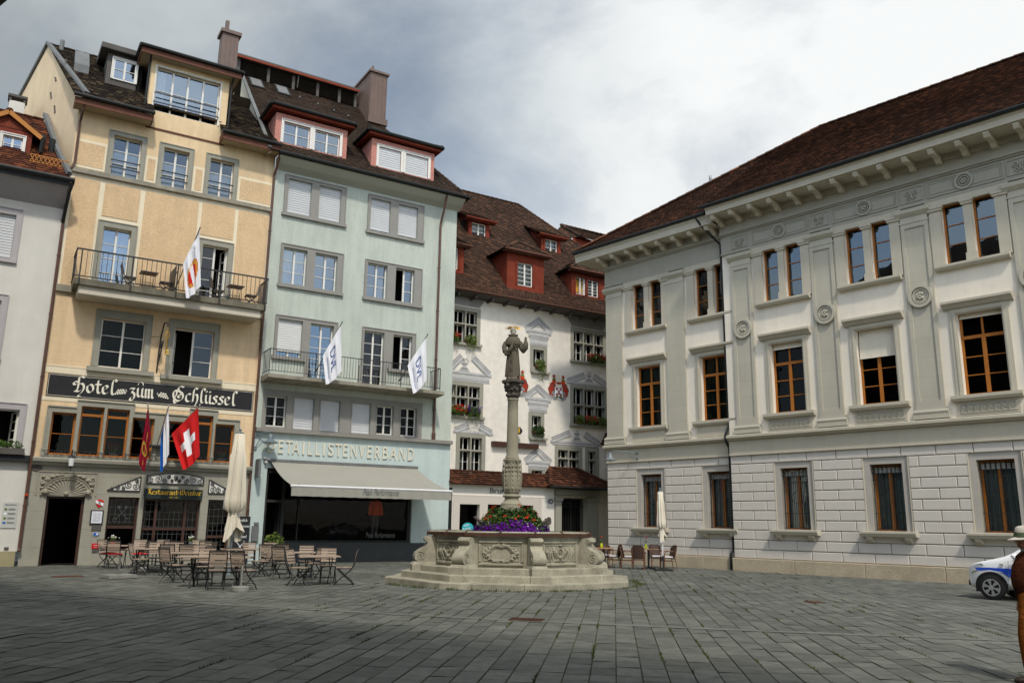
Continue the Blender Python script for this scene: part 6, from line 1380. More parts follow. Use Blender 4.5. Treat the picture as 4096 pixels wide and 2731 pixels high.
B.builds('pilaster', 'right_stone', RP, tol=.01); Bp.builds('medallion', 'right_stone', RP, tol=.01, smooth=50)
# frieze panels, rosettes and scrolls on the projecting part
B = MB(); w = -.245
for c, _, mn in BAY[2:]:
    ring(B, c - 1.18, c + 1.18, 12.78, 13.3, .035, w - .03, w + .01, bottom=True); ring(B, c - 1.1, c + 1.1, 12.86, 13.22, .015, w - .02, w + .01, bottom=True)
    for r0, r1, p_ in ((.22, .30, .06), (.15, .18, .05)):
        for i in range(20):
            t0, t1 = i * math.pi / 10, (i + 1) * math.pi / 10; B.prism([(c + r * math.cos(t), 13.04 + r * math.sin(t)) for r, t in ((r0, t0), (r1, t0), (r1, t1), (r0, t1))], w - p_, w)
    for i in range(7): t = i * 1.05; B.ball((c + .075 * math.cos(t) * (i > 0), w - .03, 13.04 + .075 * math.sin(t) * (i > 0)), .045, 6)
for c in (.98, 4.45, 7.88, 11.3):
    ring(B, c - .36, c + .36, 12.8, 13.28, .03, w - .03, w + .01, bottom=True)
    for s_ in (-1, 1):
        B.tube([(a, w - .02, b) for a, b in curl(c + s_ * .15, 13.1, .1, 1.4, 1.57, s_, 14)], .025, 5); B.tube([(a, w - .02, b) for a, b in curl(c + s_ * .12, 12.93, .08, 1.2, -1.57, -s_, 12)], .025, 5)
    B.ball((c, w - .02, 13.02), (.035, .04, .14), 6)
B.builds('frieze_ornament', 'right_frieze', RP, tol=.03)
# windows
for bi, (c, w, main) in enumerate(BAY):
    far = bi == 5
    sur = lambda a, b, lo_, hi_: None
    o = window(RP, c - .68, c + .68, 5.86, 8.56, w + .2, 'orange_wood', rows=3, glass=G_DARK, fr=.075, bar=.03, transom=7.78, name='casement_window', curtain=('curtain_green', .0, 1, 0, 1) if bi in (0, 1) else None,
               blind=None)
    if bi in (2, 3, 4, 5):
        zb = {2: 8.36, 3: 7.55, 4: 8.42, 5: 8.3}[bi]; k = MB(); k.face([(c - .64, w + .12, zb), (c + .64, w + .12, zb), (c + .64, w + .17, 8.54), (c - .64, w + .17, 8.54)]); k.box(c - .64, c + .64, w + .1, w + .14, zb - .03, zb); k.build('roller_blind', 'canvas', o)
    k = MB(); ring(k, c - .68, c + .68, 5.86, 8.56, .2, w - .06, w + .02, tt=.17); ring(k, c - .72, c + .72, 5.86, 8.60, .06, w - .085, w - .055, tt=.05); k.prismx([(w, 8.73), (w - .1, 8.75), (w - .2, 8.86), (w - .27, 8.9), (w - .27, 8.98), (w, 9.02)], c - 1.06, c + 1.06); k.prismx([(w, 5.66), (w - .14, 5.68), (w - .2, 5.76), (w - .2, 5.86), (w + .2, 5.88)], c - 1.04, c + 1.04); k.box(c - .9, c + .9, w - .05, w + .02, 5.2, 5.66)
    k.build('surround', 'right_trim', o)
    if main:
        k = MB(); y = w - .062; x = c - .80
        while x < c + .78:
            for p, q in (((0, 0), (0, .22)), ((0, .22), (.17, .22)), ((.17, .22), (.17, .07)), ((.17, .07), (.08, .07)), ((.08, .07), (.08, .14))): k.bar((x + p[0], y, 5.33 + p[1]), (x + q[0], y, 5.33 + q[1]), .022, .03)
            x += .2
        k.bar((c - .84, y, 5.29), (c + .84, y, 5.29), .02); k.bar((c - .84, y, 5.60), (c + .84, y, 5.60), .02); k.build('meander_panel', 'right_frieze', o)
    for a, b in ((c - .83, c - .12), (c + .13, c + .84)): window(RP, a, b, 10.25, 12.42, w + .18, 'orange_wood', leaves=1, rows=3, glass=G_HALF if main else G_MID, fr=.06, bar=.028, name='attic_window')
    k = MB()
    for a, b in ((c - 1.2, c - .83), (c - .12, c + .13), (c + .84, c + 1.2)): k.box(a, b, w - .07, w + .02, 10.25, 12.22); k.box(a - .05, b + .05, w - .12, w + .02, 12.22, 12.3); k.box(a - .08, b + .08, w - .15, w + .02, 12.3, 12.38)
    k.box(c - .16, c + .17, w - .09, w + .02, 10.25, 10.55); k.box(c - 1.3, c + 1.3, w - .09, w + .02, 12.38, 12.6); k.prismx([(w, 10.08), (w - .16, 10.1), (w - .22, 10.18), (w - .22, 10.26), (w + .2, 10.27)], c - 1.14, c + 1.14); k.build('attic_window_frame', 'right_trim', RP)
    o = window(RP, c - .56, c + .54, 1.56, 3.80, w + .36, 'orange_wood', rows=1, glass=G_MID, fr=.07, name='barred_window', curtain=('curtain_teal', 0, 1, 0, .92))
    k = MB(); wall(k, c - .79, c + .77, 1.53, 4.02, [(c - .56, c + .54, 1.56, 3.80, .38)], w=w + .06); k.box(c - .8, c - .77, w - .03, w + .06, 1.53, 4.02); k.box(c + .75, c + .78, w - .03, w + .06, 1.53, 4.02)
    k.prismx([(w + .1, 1.36), (w - .24, 1.38), (w - .28, 1.46), (w - .30, 1.48), (w - .3, 1.54), (w + .4, 1.57)], c - .95, c + .93)
    for s_ in (-.65, .63): k.prismx([(w, 1.16), (w - .08, 1.18), (w - .2, 1.28), (w - .24, 1.37), (w, 1.37)], c + s_ - .09, c + s_ + .09)
    k.build('surround', 'right_trim', o)
    k = MB(); y = w + .2
    for i in range(8): x = c - .52 + i * 1.04 / 7; k.bar((x, y, 1.57), (x, y, 3.78), .018)
    for z in (1.62, 2.15, 3.28, 3.5): k.bar((c - .56, y, z), (c + .54, y, z), .02)
    k.tube([(c + .22 * math.cos(t), y - .01, 2.72 + .22 * math.sin(t)) for t in [q * .393 for q in range(17)]], .012, 4); k.build('iron_bars', 'black_metal', o)
    k = MB()
    for i in range(7): k.box(c - .51 + i * 1.04 / 7, c - .39 + i * 1.04 / 7, w + .3, w + .31, 3.52, 3.7)
    k.build('bar_top_plates', 'plaque_grey', o)
# drainpipe, gutters, roof
B = MB(); B.tube([(-.6, -.95, 14.3), (-.45, -.9, 14.0), (-.15, -.55, 13.5), (.02, -.15, 13.15), (.02, -.09, 5.6), (.0, -.33, 5.2), (.0, -.33, 4.95), (.02, -.12, 4.7), (.02, -.12, .75), (-.05, -.22, .6), (-.05, -.22, .02)], .055, 8)
for zz in (12, 10, 8, 6, 3.5, 2): B.tube([(.02, -.09, zz), (.02, -.09, zz + .05)], .075, 8)
B.build('drainpipe', 'gutter_metal', RP)
B = MB(); gutter(B, (UL - 1.15, -1.03, 14.36), (UM - .2, -1.03, 14.36), .08); gutter(B, (UM - .25, -1.38, 14.5), (UR, -1.38, 14.5), .08); gutter(B, (UL - 1.15, -1.0, 14.36), (UL - 1.15, 5, 14.36), .08); B.build('gutter', 'gutter_metal', RP)
B = MB(); rw, rz = 5.85, 19.95; hx = 1.75
tiles(B, [(UL - 1.1, -1.0, 14.38), (UM - .1, -1.0, 14.38), (UM - .1, 4.2, 14.38 + (rz - 14.38) * 5.2 / 6.85), (hx - (hx - UL + 1.1) * .23, 4.2, 14.38 + (rz - 14.38) * 5.2 / 6.85)], .19, .18, thick=.04, jit=.007)
tiles(B, [(UM - .1, -1.36, 14.5), (UR, -1.36, 14.5), (UR, rw, rz), (hx, rw, rz), (UM - .1, 4.05, 14.38 + (rz - 14.38) * 5.05 / 6.85)], .19, .18, thick=.04, jit=.007)
B.face([(UL - 1.1, 12.5, 14.38), (UL - 1.1, -1.0, 14.38), (hx, rw, rz - .02)]); B.face([(hx, rw, rz - .02), (UR, rw, rz - .02), (UR, 12.6, 14.4), (UL - 1.1, 12.6, 14.4)])
caps(B, (UL - 1.1, -1.0, 14.44), (hx, rw, rz + .03), .13, .45); caps(B, (hx, rw, rz + .03), (UR, rw, rz + .03), .13, .45); B.build('roof', 'tile_palace', RP)
B = MB(); B.face([(UL, 0, 0), (UL, 0, 13.9), (UL, 9, 13.9), (UL, 9, 0)]); B.build('side_wall', 'right_trim', RP)
t = thing('roof_antenna', 'thin antenna standing on the hip of the palace roof', 'antenna', RT, (-2.5, 3.0, 17.3)); k = MB(); k.bar((-2.5, 3, 17.25), (-2.5, 3, 18.0), .025); k.bar((-2.62, 3, 17.5), (-2.5, 3, 17.5), .02); k.bar((-2.4, 3, 17.62), (-2.4, 3, 17.98), .02); k.bar((-2.5, 3, 17.8), (-2.38, 3, 17.8), .03); k.bar((-2.5, 3, 17.95), (-2.38, 3, 17.65), .015); k.build('mast', 'lead_sheet', t)
def lampR():
    t = thing('palace_lamp', 'pale teal bell lamp on an arm at the far corner of the palace', 'lamp', RT, (-4.75, 0, 4.3)); k = MB(); u = -4.72
    for zz in (4.72, 4.48): k.tube([(u, -.0, zz), (u, -.08, zz)], .06, 10)
    k.tube([(u, -.06, 4.72), (u - .3, -.5, 4.8), (u - .62, -.95, 4.82), (u - .72, -1.02, 4.72)], .02, 6); k.tube([(u, -.06, 4.48), (u - .18, -.3, 4.6), (u - .22, -.4, 4.78)], .014, 6); k.build('bracket', 'lamp_teal', t)
    c = (u - .72, -1.02); k = MB(); k.lathe([(.04, 4.72), (.08, 4.7), (.09, 4.56), (.14, 4.5), (.28, 4.42), (.28, 4.40), (.1, 4.44)], 16, c); k.build('shade', 'galvanised', t, smooth=True); k = MB(); k.lathe([(.05, 4.33), (.11, 4.35), (.1, 4.44)], 10, c); k.build('bulb_glass', 'frosted', t)
lampR()

# ================================================================ fountain
FC = (.054, 25.166); FT = -1.698
FN = thing('fountain', 'octagonal carved stone fountain on two steps with a tall column', 'fountain', WORLD, (0, 0, 0)); FN.location = (*FC, 0)
def octv(r, k): a = FT + (k - .5) * math.pi / 4; return Vector((r * math.cos(a), r * math.sin(a)))
def octp(r): return [octv(r, k) for k in range(8)]
def fp(k, x, d, z):
    """point on face k of the octagon: x along the face, d out from the centre"""
    a = FT + k * math.pi / 4; return (d * math.cos(a) - x * math.sin(a), d * math.sin(a) + x * math.cos(a), z)
AP = math.cos(math.pi / 8)
def stepring(r0, r1, z0, z1, nm, splits, ch=.02):
    B = MB()
    for k in range(8):      # each side of a step is made of separate stones
        L = 2 * r1 * math.sin(math.pi / 8); xs = [-L / 2] + [L * s for s in splits] + [L / 2]
        for a, b in zip(xs, xs[1:]):
            d1 = r1 * AP; d0 = r0 * AP; ins = lambda x: x * r0 / r1 if abs(abs(x) - L / 2) < 1e-6 else x
            a_ = a + (.006 if abs(abs(a) - L / 2) > 1e-6 else 0); b_ = b - (.006 if abs(abs(b) - L / 2) > 1e-6 else 0)
            o = [(a_, d1, z0), (b_, d1, z0), (b_, d1, z1 - ch), (a_, d1, z1 - ch), (a_ + 0, d1 - ch, z1), (b_, d1 - ch, z1), (ins(b_), d0, z1), (ins(a_), d0, z1)]
            B.mesh([fp(k, *q) for q in o], [(0, 1, 2, 3), (3, 2, 5, 4), (4, 5, 6, 7)])
            B.mesh([fp(k, *q) for q in ((a_, d1, z0), (a_, d1, z1 - ch), (a_, d1 - ch, z1), (a_, d0, z1), (a_, d0, z0))], [(0, 1, 2, 3, 4)])
            B.mesh([fp(k, *q) for q in ((b_, d1, z0), (b_, d1, z1 - ch), (b_, d1 - ch, z1), (b_, d0, z1), (b_, d0, z0))], [(4, 3, 2, 1, 0)])
    return B.build(nm, 'fountain_stone', FN)
stepring(2.6, 3.66, -.02, .152, 'lower_step', (-.2, .28)); stepring(2.3, 3.2, .152, .323, 'upper_step', (.36,)); stepring(2.2, 2.78, .323, .487, 'base_course', ())
B = MB(); rb = 2.33
for k in range(8):
    L = 2 * rb * math.sin(math.pi / 8); d = rb * AP; hl = L / 2
    B.mesh([fp(k, *q) for q in ((-hl, d, .48), (hl, d, .48), (hl, d, 1.32), (-hl, d, 1.32), (-hl * .88, d - .25, 1.32), (hl * .88, d - .25, 1.32), (hl * .88, d - .25, .9), (-hl * .88, d - .25, .9))], [(0, 1, 2, 3), (3, 2, 5, 4), (4, 5, 6, 7)])
    def fb(x0, x1, z0, z1, p0, p1):
        vs = [fp(k, x, dd, z) for x, dd, z in ((x0, d - .01, z0), (x1, d - .01, z0), (x1, d - .01, z1), (x0, d - .01, z1), (x0 + p1, d + p0, z0 + p1), (x1 - p1, d + p0, z0 + p1), (x1 - p1, d + p0, z1 - p1), (x0 + p1, d + p0, z1 - p1))]
        B.mesh(vs, [(4, 5, 6, 7), (0, 1, 5, 4), (1, 2, 6, 5), (2, 3, 7, 6), (3, 0, 4, 7)])
    e = .62      # moulded frame of the panel
    for x0, x1, z0, z1 in ((-e, e, 1.12, 1.2), (-e, e, .53, .62), (-e, -e + .09, .62, 1.12), (e - .09, e, .62, 1.12)): fb(x0, x1, z0, z1, .05, .025)
    for x0, x1, z0, z1 in ((-e + .12, e - .12, 1.06, 1.09), (-e + .12, e - .12, .65, .68), (-e + .12, -e + .15, .68, 1.06), (e - .15, e - .12, .68, 1.06)): fb(x0, x1, z0, z1, .02, .008)
    if k % 2 == 0:
        def rr(t): return 1 + .07 * math.cos(6 * t) + .04 * math.cos(10 * t)
        for sc, r_, dd in ((1., .032, .03), (.82, .016, .02)): B.tube([fp(k, .37 * sc * rr(t) * math.cos(t), d + dd, .86 + .205 * sc * rr(t) * math.sin(t)) for t in [q * .1745 for q in range(37)]], r_, 6, caps=False)
        for t in range(18): a = t * .349; p = fp(k, .41 * math.cos(a), d + .02, .86 + .235 * math.sin(a)); B.ball(p, (.045, .045, .035), 6)
        for t in range(6): p = fp(k, (t % 3 - 1) * .05, d + .035, 1.03 + (t // 3) * .045); B.ball(p, .028, 6)
        for sx_ in (-1, 1): B.ball(fp(k, sx_ * .46, d + .02, .87), .05, 8); B.ball(fp(k, sx_ * .46, d + .02, .79), .03, 6)
    else:
        for sx_ in (-1, 1):      # mantling folds about a small shield
            for q, (x, zt, zb) in enumerate(((.14, .98, .7), (.22, 1.05, .74), (.30, 1.02, .66), (.38, 1.06, .64), (.45, 1.0, .70))): B.tube([fp(k, sx_ * x, d + .0, zt), fp(k, sx_ * (x + .015), d + .035, (zt + zb) / 2 + .05), fp(k, sx_ * (x - .06), d + .01, zb)], [.02, .042, .015], 6)
        B.tube([fp(k, .085 * math.cos(t), d + .03, .87 + .12 * math.sin(t)) for t in [q * .393 for q in range(17)]], .02, 6)
        for q in range(5): B.ball(fp(k, (q - 2) * .06, d + .02, .67 + .02 * (q % 2)), .035, 6)
        B.ball(fp(k, 0, d + .03, .76), (.07, .07, .06), 8); B.ball(fp(k, 0, d + .02, 1.08), (.09, .05, .025), 8); B.ball(fp(k, 0, d + .03, .90), .035, 6)
B.build('basin', 'fountain_stone', FN, smooth=35)
B = MB()
for k in range(8):      # rim stones
    ro, ri = 2.46, 2.12; v = [octv(ro, k), octv(ro, k + 1), octv(ri, k + 1), octv(ri, k)]; m0, m1 = (v[0] + v[1]) / 2, (v[2] + v[3]) / 2
    for q in ((v[0], m0, m1, v[3]), (m0, v[1], v[2], m1)):
        c = (q[0] + q[1] + q[2] + q[3]) / 4; q = [p + (c - p) * .006 for p in q]; n_ = len(B.v)
        top = [(p.x * (.985 if i < 2 else 1), p.y * (.985 if i < 2 else 1), 1.43) for i, p in enumerate(q)]; mid = [(p.x, p.y, 1.40) for p in q]; lo = [(p.x * .975, p.y * .975, 1.30) for p in q]
        B.mesh(lo + mid + top, [(8, 9, 10, 11)] + [(i + o_, (i + 1) % 4 + o_, (i + 1) % 4 + 4 + o_, i + 4 + o_) for i in range(4) for o_ in (0, 4)])
B.build('rim', 'fountain_stone', FN)
B = MB()
for k in range(8):
    p, q = octv(2.475, k), octv(2.475, k + 1); B.bar((*p, 1.345), (*q, 1.345), .02, .075)
    for s in (.0, .5): c = p.lerp(q, s); u_ = c.normalized(); B.bar((*(c + u_ * .015), 1.29), (*(c + u_ * .015), 1.41), .04, .02); B.bar((*(c + u_ * .01), 1.435), (*(c - u_ * .36), 1.442), .05, .012)
B.build('iron_band', 'rust_iron', FN)
B = MB(); B.prismz(octp(2.14), 1.15, 1.2); B.build('water', 'water', FN)
for k in range(8):
    B = MB(); a = FT + (k - .5) * math.pi / 4; er = Vector((math.cos(a), math.sin(a), 0)); et = Vector((-math.sin(a), math.cos(a), 0)); hw = .17
    prof = [(2.2, .56), (2.74, .56), (2.84, .62), (2.87, .72), (2.83, .82), (2.72, .90), (2.60, .96), (2.52, 1.04), (2.50, 1.10), (2.56, 1.13), (2.60, 1.18), (2.58, 1.24), (2.50, 1.27), (2.2, 1.28)]
    n_ = len(prof); vs = [er * r + et * s * (hw if z < 1.08 else hw * 1.0) * (1.0 if z > .8 else 1.08) + Vector((0, 0, z)) for s in (-1, 1) for r, z in prof]
    B.mesh(vs, [tuple(range(n_)), tuple(range(2 * n_ - 1, n_ - 1, -1))] + [(i, i + n_, (i + 1) % n_ + n_, (i + 1) % n_) for i in range(n_)])
    for s in (-1, 1):
        c0 = er * 2.70 + et * s * (hw * 1.08 + .005); B.tube([c0 + er * x + Vector((0, 0, .72 + y)) for x, y in curl(0, 0, .13, 1.6, 1.2, 1, 22)], .014, 5)
        c0 = er * 2.53 + et * s * hw; B.tube([c0 + er * x + Vector((0, 0, 1.19 + y)) for x, y in curl(0, 0, .06, 1.3, 0, 1, 12)], .012, 5)
    B.build('volute', 'fountain_stone', FN, smooth=50)
    B = MB(); rb_ = [(2.2, -.23), (2.93, -.23), (2.93, .23), (2.2, .23)]; q = [er * r + et * t for r, t in rb_]; q2 = [er * min(r, 2.86) + et * t * .84 for r, t in rb_]
    B.mesh([(*p.xy, .31) for p in q] + [(*p.xy, .49) for p in q] + [(*p.xy, .57) for p in q2], [(i + o_, (i + 1) % 4 + o_, (i + 1) % 4 + 4 + o_, i + 4 + o_) for i in range(4) for o_ in (0, 4)] + [(8, 9, 10, 11)]); B.build('volute_base', 'fountain_stone', FN)
def acan(t, z): return 1 + (.045 * abs(math.sin(4 * t)) + .03 * math.sin(16 * t + 60 * z) * (1 if 2.55 < z < 3.45 else 0)) - .02
B = MB(); n_ = 64
B.lathe([(.5, .5), (.5, 1.5), (.46, 1.6), (.46, 1.95), (.36, 2.0), (.36, 2.10), (.33, 2.12)], 24)
B.lathe([(.335, 2.10), (.335, 2.15), (.31, 2.17), (.32, 2.2), (.30, 2.24), (.25, 2.27), (.215, 2.33), (.20, 2.38), (.22, 2.40), (.265, 2.42), (.27, 2.45), (.25, 2.47), (.2, 2.49), (.19, 2.51)], 32)
B.build('column_base', 'column_stone', FN, smooth=40)
B = MB(); B.lathe([(.19, 2.50), (.225, 2.55)] + [(.225 + .052 * math.sin(math.pi * min(1, q / 14 * 1.2) ** 1) - .0 * q, 2.55 + q * .06) for q in range(1, 15)] + [(.24, 3.42), (.26, 3.47), (.27, 3.5), (.24, 3.52)], 72, mod=acan)
for k in range(4): a = .5 + k * math.pi / 2; B.tube([((.25 + x) * math.cos(a), (.25 + x) * math.sin(a), 3.47 + y) for x, y in curl(0, 0, .055, 1.2, 2, -1, 12)], .025, 6)
for k in range(8):
    a = FT + k * math.pi / 4
    for j in range(6):      # leaf tips
        for s in (-1, 1): b = a + s * .2; r_ = .258 if j in (2, 3, 4) else .245; B.ball((r_ * math.cos(b), r_ * math.sin(b), 2.66 + j * .13), (.035, .035, .05), 6)
    B.tube([(.262 * math.cos(a), .262 * math.sin(a), 2.56), (.292 * math.cos(a), .292 * math.sin(a), 3.0), (.268 * math.cos(a), .268 * math.sin(a), 3.42)], .016, 5)
B.build('column_vase', 'column_stone', FN, smooth=60)
B = MB(); B.lathe([(.2, 3.52), (.215, 3.55), (.2, 3.58), (.2, 3.6), (.176, 3.66), (.174, 3.9), (.170, 4.3), (.162, 4.9), (.155, 5.28), (.17, 5.30), (.18, 5.32), (.17, 5.345), (.155, 5.36)], 28); B.build('column_shaft', 'column_stone', FN, smooth=40)
B = MB(); B.lathe([(.16, 5.355), (.17, 5.4), (.2, 5.44), (.18, 5.47), (.18, 5.56), (.215, 5.6), (.2, 5.64), (.22, 5.72), (.27, 5.8), (.2, 5.83)], 48, mod=lambda t, z: 1 + .06 * math.cos(8 * t) + .04 * math.cos(16 * t + 40 * z))
sq = [(.31 * math.cos(t + .14) * (1 + .12 * abs(math.cos(2 * t)) ** 3), .31 * math.sin(t + .14) * (1 + .12 * abs(math.cos(2 * t)) ** 3)) for t in [q * math.pi / 12 + math.pi / 4 for q in range(24)]]
B.prismz(sq, 5.83, 5.91)
for k in range(4):
    a = .14 + k * math.pi / 2 + math.pi / 4; B.ball((.28 * math.cos(a), .28 * math.sin(a), 5.74), (.065, .065, .07), 8)
    for j in (-1, 0, 1): b = a + math.pi / 4 + j * .3; B.ball((.22 * math.cos(b), .22 * math.sin(b), 5.62 + .05 * (j == 0)), (.05, .05, .055), 7); B.ball((.19 * math.cos(b + .15), .19 * math.sin(b + .15), 5.46), (.04, .04, .05), 7)
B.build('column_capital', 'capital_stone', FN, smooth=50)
# ---- statue
ST = thing('saint_statue', 'dark bronze-coloured statue of a bearded monk with gilded rays standing on the fountain column', 'statue', WORLD); ST.location = (FC[0] - .02, FC[1], 5.91)
B = MB(); B.lathe([(.2, 0.0), (.2, .08), (.17, .13), (.1, .15)], 14, mod=lambda t, z: 1 + .1 * math.sin(5 * t) + .07 * math.sin(9 * t + 2)); 
def fold(t, z): k = max(0., min(1, (1.0 - z) / .8)); return 1 + (.055 * math.sin(9 * t + .6) + .04 * math.sin(17 * t + 1.3 + z)) * (.35 + .65 * k)
prof = [(.222, .12), (.225, .14), (.215, .35), (.198, .6), (.178, .85), (.160, 1.02), (.165, 1.08), (.178, 1.18), (.185, 1.26), (.16, 1.33), (.10, 1.385), (.085, 1.42)]
n_ = 72; vs = []
for r, z in prof:
    for j in range(n_): t = 2 * math.pi * j / n_; q = r * fold(t, z); ex = 1.0 + .22 * max(0, min(1, (z - 1.0) / .25)); vs.append((q * ex * math.cos(t) + .03 * max(0, .6 - z) * 0, q * .82 * math.sin(t), z))
K = len(prof); B.mesh(vs, [(i * n_ + j, i * n_ + (j + 1) % n_, (i + 1) * n_ + (j + 1) % n_, (i + 1) * n_ + j) for i in range(K - 1) for j in range(n_)] + [tuple(range(n_ - 1, -1, -1))])
B.lathe([(.235, 1.09), (.245, 1.1), (.245, 1.17), (.235, 1.25), (.20, 1.33), (.13, 1.39), (.09, 1.42)], 36, mod=lambda t, z: (1 - .24 * abs(math.sin(t)) ** 1.5) * (1 + .02 * math.sin(11 * t)))
B.tube([(.115 * math.cos(t), .10 * math.sin(t) - .01, 1.42 + .02 * math.sin(t)) for t in [q * .393 for q in range(17)]], .04, 8, caps=False)
B.tube([(-.22, .02, 1.2), (-.27, -.02, 1.05), (-.25, -.08, .90), (-.15, -.17, .88), (-.05, -.2, .98), (-.02, -.2, 1.12), (.0, -.2, 1.2)], [.07, .078, .08, .075, .06, .045, .035], 12)
B.tube([(-.25, -.08, .93), (-.2, -.16, .80), (-.1, -.17, .80)], [.06, .07, .03], 10)
B.tube([(.21, .02, 1.2), (.27, -.04, 1.02), (.32, -.1, .94), (.37, -.14, 1.0), (.39, -.16, 1.12), (.385, -.16, 1.22)], [.075, .09, .105, .1, .085, .05], 12)
B.ball((.39, -.17, 1.23), (.04, .045, .05), 8); B.lathe([(.03, 1.24), (.045, 1.27), (.03, 1.3), (.035, 1.33)], 8, (.385, -.16))
for i in range(4): B.tube([(-.05 + i * .005, -.215, 1.07 + i * .028), (.03, -.235, 1.10 + i * .03), (.075, -.225, 1.12 + i * .03)], .014, 6)
B.box(-.03, .16, -.235, -.19, 1.03, 1.055)
B.tube([(-.04, -.19, 1.0), (-.035, -.19, .6), (-.05, -.2, .25)], .012, 6)
for z in (.9, .62, .58, .36, .3): B.ball((-.045, -.195, z), (.03, .025, .02), 6)
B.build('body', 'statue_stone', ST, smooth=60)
B = MB(); B.ball((0, -.02, 1.555), (.088, .105, .125), 16); B.ball((0, -.10, 1.475), (.06, .05, .06), 10); B.ball((0, -.125, 1.55), (.016, .025, .035), 8)
for s in (-1, 1): B.ball((s * .035, -.112, 1.575), (.02, .012, .012), 6); B.ball((s * .088, -.01, 1.55), (.015, .025, .032), 6); B.ball((s * .035, -.118, 1.595), (.03, .012, .007), 6)
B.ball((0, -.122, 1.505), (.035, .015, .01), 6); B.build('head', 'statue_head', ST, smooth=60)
B = MB()
for i in range(17):
    a = -.25 + math.pi * 1.16 * i / 16; L = .2 if i % 2 else .26; c = Vector((0, .02, 1.64)); d_ = Vector((math.cos(a), -.15 * math.sin(a), .42 * math.sin(a) + .02)); B.tube([c + d_ * .08, c + d_ * L * 1.12], [.014, .002], 5)
B.build('rays', 'gold', ST)
# ---- flowers round the column
FLW = thing('flower_mound', 'mound of purple petunias, green leaves and orange blooms round the foot of the column', 'flowers', WORLD); FLW.location = (*FC, 1.2)
gf = random.Random(8)
def bloom(mb, p, nrm, sz, m=0):
    nrm = nrm.normalized(); a = nrm.orthogonal().normalized(); b = nrm.cross(a); n_ = len(mb.v); k = 5; ph = gf.uniform(0, 6)
    mb.v.append(tuple(p - nrm * sz * .25)); 
    for i in range(2 * k): t = ph + i * math.pi / k; r = sz * (.5 if i % 2 else .38); mb.v.append(tuple(p + (a * math.cos(t) + b * math.sin(t)) * r))
    for i in range(2 * k): mb.f.append((n_, n_ + 1 + i, n_ + 1 + (i + 1) % (2 * k))); mb.mi.append(m)
def dome(t, h_, r): return Vector((r * math.cos(t), r * math.sin(t), h_))
B = MB(); W_ = MB(); G_ = MB(); O_ = MB(); Y_ = MB()
for _ in range(3000):
    t = gf.uniform(0, 6.283); q = gf.random(); r = 1.16 - .30 * q + gf.gauss(0, .035) + .05 * math.sin(5 * t); z = .05 + .42 * q + .06 * math.sin(4 * t + 1) + gf.gauss(0, .02); p = dome(t, z, r)
    bloom(B, p, Vector((math.cos(t) + gf.gauss(0, .35), math.sin(t) + gf.gauss(0, .35), .45 + gf.gauss(0, .3))), gf.uniform(.05, .078))
    if _ % 90 == 0: bloom(W_, p + Vector((math.cos(t), math.sin(t), .3)) * .02, Vector((math.cos(t), math.sin(t), .4)), .035)
for _ in range(3400):
    t = gf.uniform(0, 6.283); q = gf.random(); r = 1.02 - .5 * q ** 1.4 + gf.gauss(0, .04); z = .12 + .76 * q + gf.gauss(0, .03); G_.leaf(dome(t, z, r), gf.uniform(.06, .12), gf)
for _ in range(900):
    t = gf.uniform(0, 6.283); q = gf.random(); r = .93 - .16 * q + gf.gauss(0, .04); z = .38 + .26 * q + gf.gauss(0, .03); Y_.leaf(dome(t, z, r), gf.uniform(.04, .08), gf)
    if _ % 25 == 0: bloom(W_, dome(t, z + .02, r + .03), Vector((math.cos(t), math.sin(t), .5)), .03)
for _ in range(46):
    t = gf.choice((gf.uniform(4.9, 6.9), gf.uniform(2.6, 4.0), gf.uniform(0, 6.28))); q = gf.random(); p = dome(t, .55 + .42 * q, .90 - .48 * q + gf.uniform(0, .08))
    for _k in range(3): bloom(O_, p + Vector((gf.gauss(0, .02), gf.gauss(0, .02), gf.gauss(0, .02))), Vector((math.cos(t) + gf.gauss(0, .4), math.sin(t) + gf.gauss(0, .4), .5)), gf.uniform(.04, .07))
B.build('petunias', 'petal_purple', FLW); W_.build('white_blossoms', 'petal_white', FLW); G_.build('leaves', 'leaf_dark', FLW); Y_.build('pale_leaves', 'leaf_light', FLW); O_.build('orange_blossoms', 'petal_orange', FLW)
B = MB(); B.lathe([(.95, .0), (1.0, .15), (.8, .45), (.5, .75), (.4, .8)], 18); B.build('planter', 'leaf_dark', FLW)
for a, lb in ((-.1, 'dark bronze water spout poking out of the flowers on the right'), (3.5, 'dark bronze water spout poking out of the flowers on the left')):
    t = thing('water_spout', lb, 'spout', WORLD); t.location = (*FC, 1.75); t.rotation_euler = (0, 0, a); B = MB(); B.tube([(.4, 0, -.08), (.85, 0, -.1), (1.0, 0, -.04), (1.1, 0, .03), (1.16, 0, .07)], [.05, .05, .045, .04, .03], 8); B.ball((1.1, 0, .06), .045, 8); B.build('pipe', 'capital_stone', t, smooth=True)

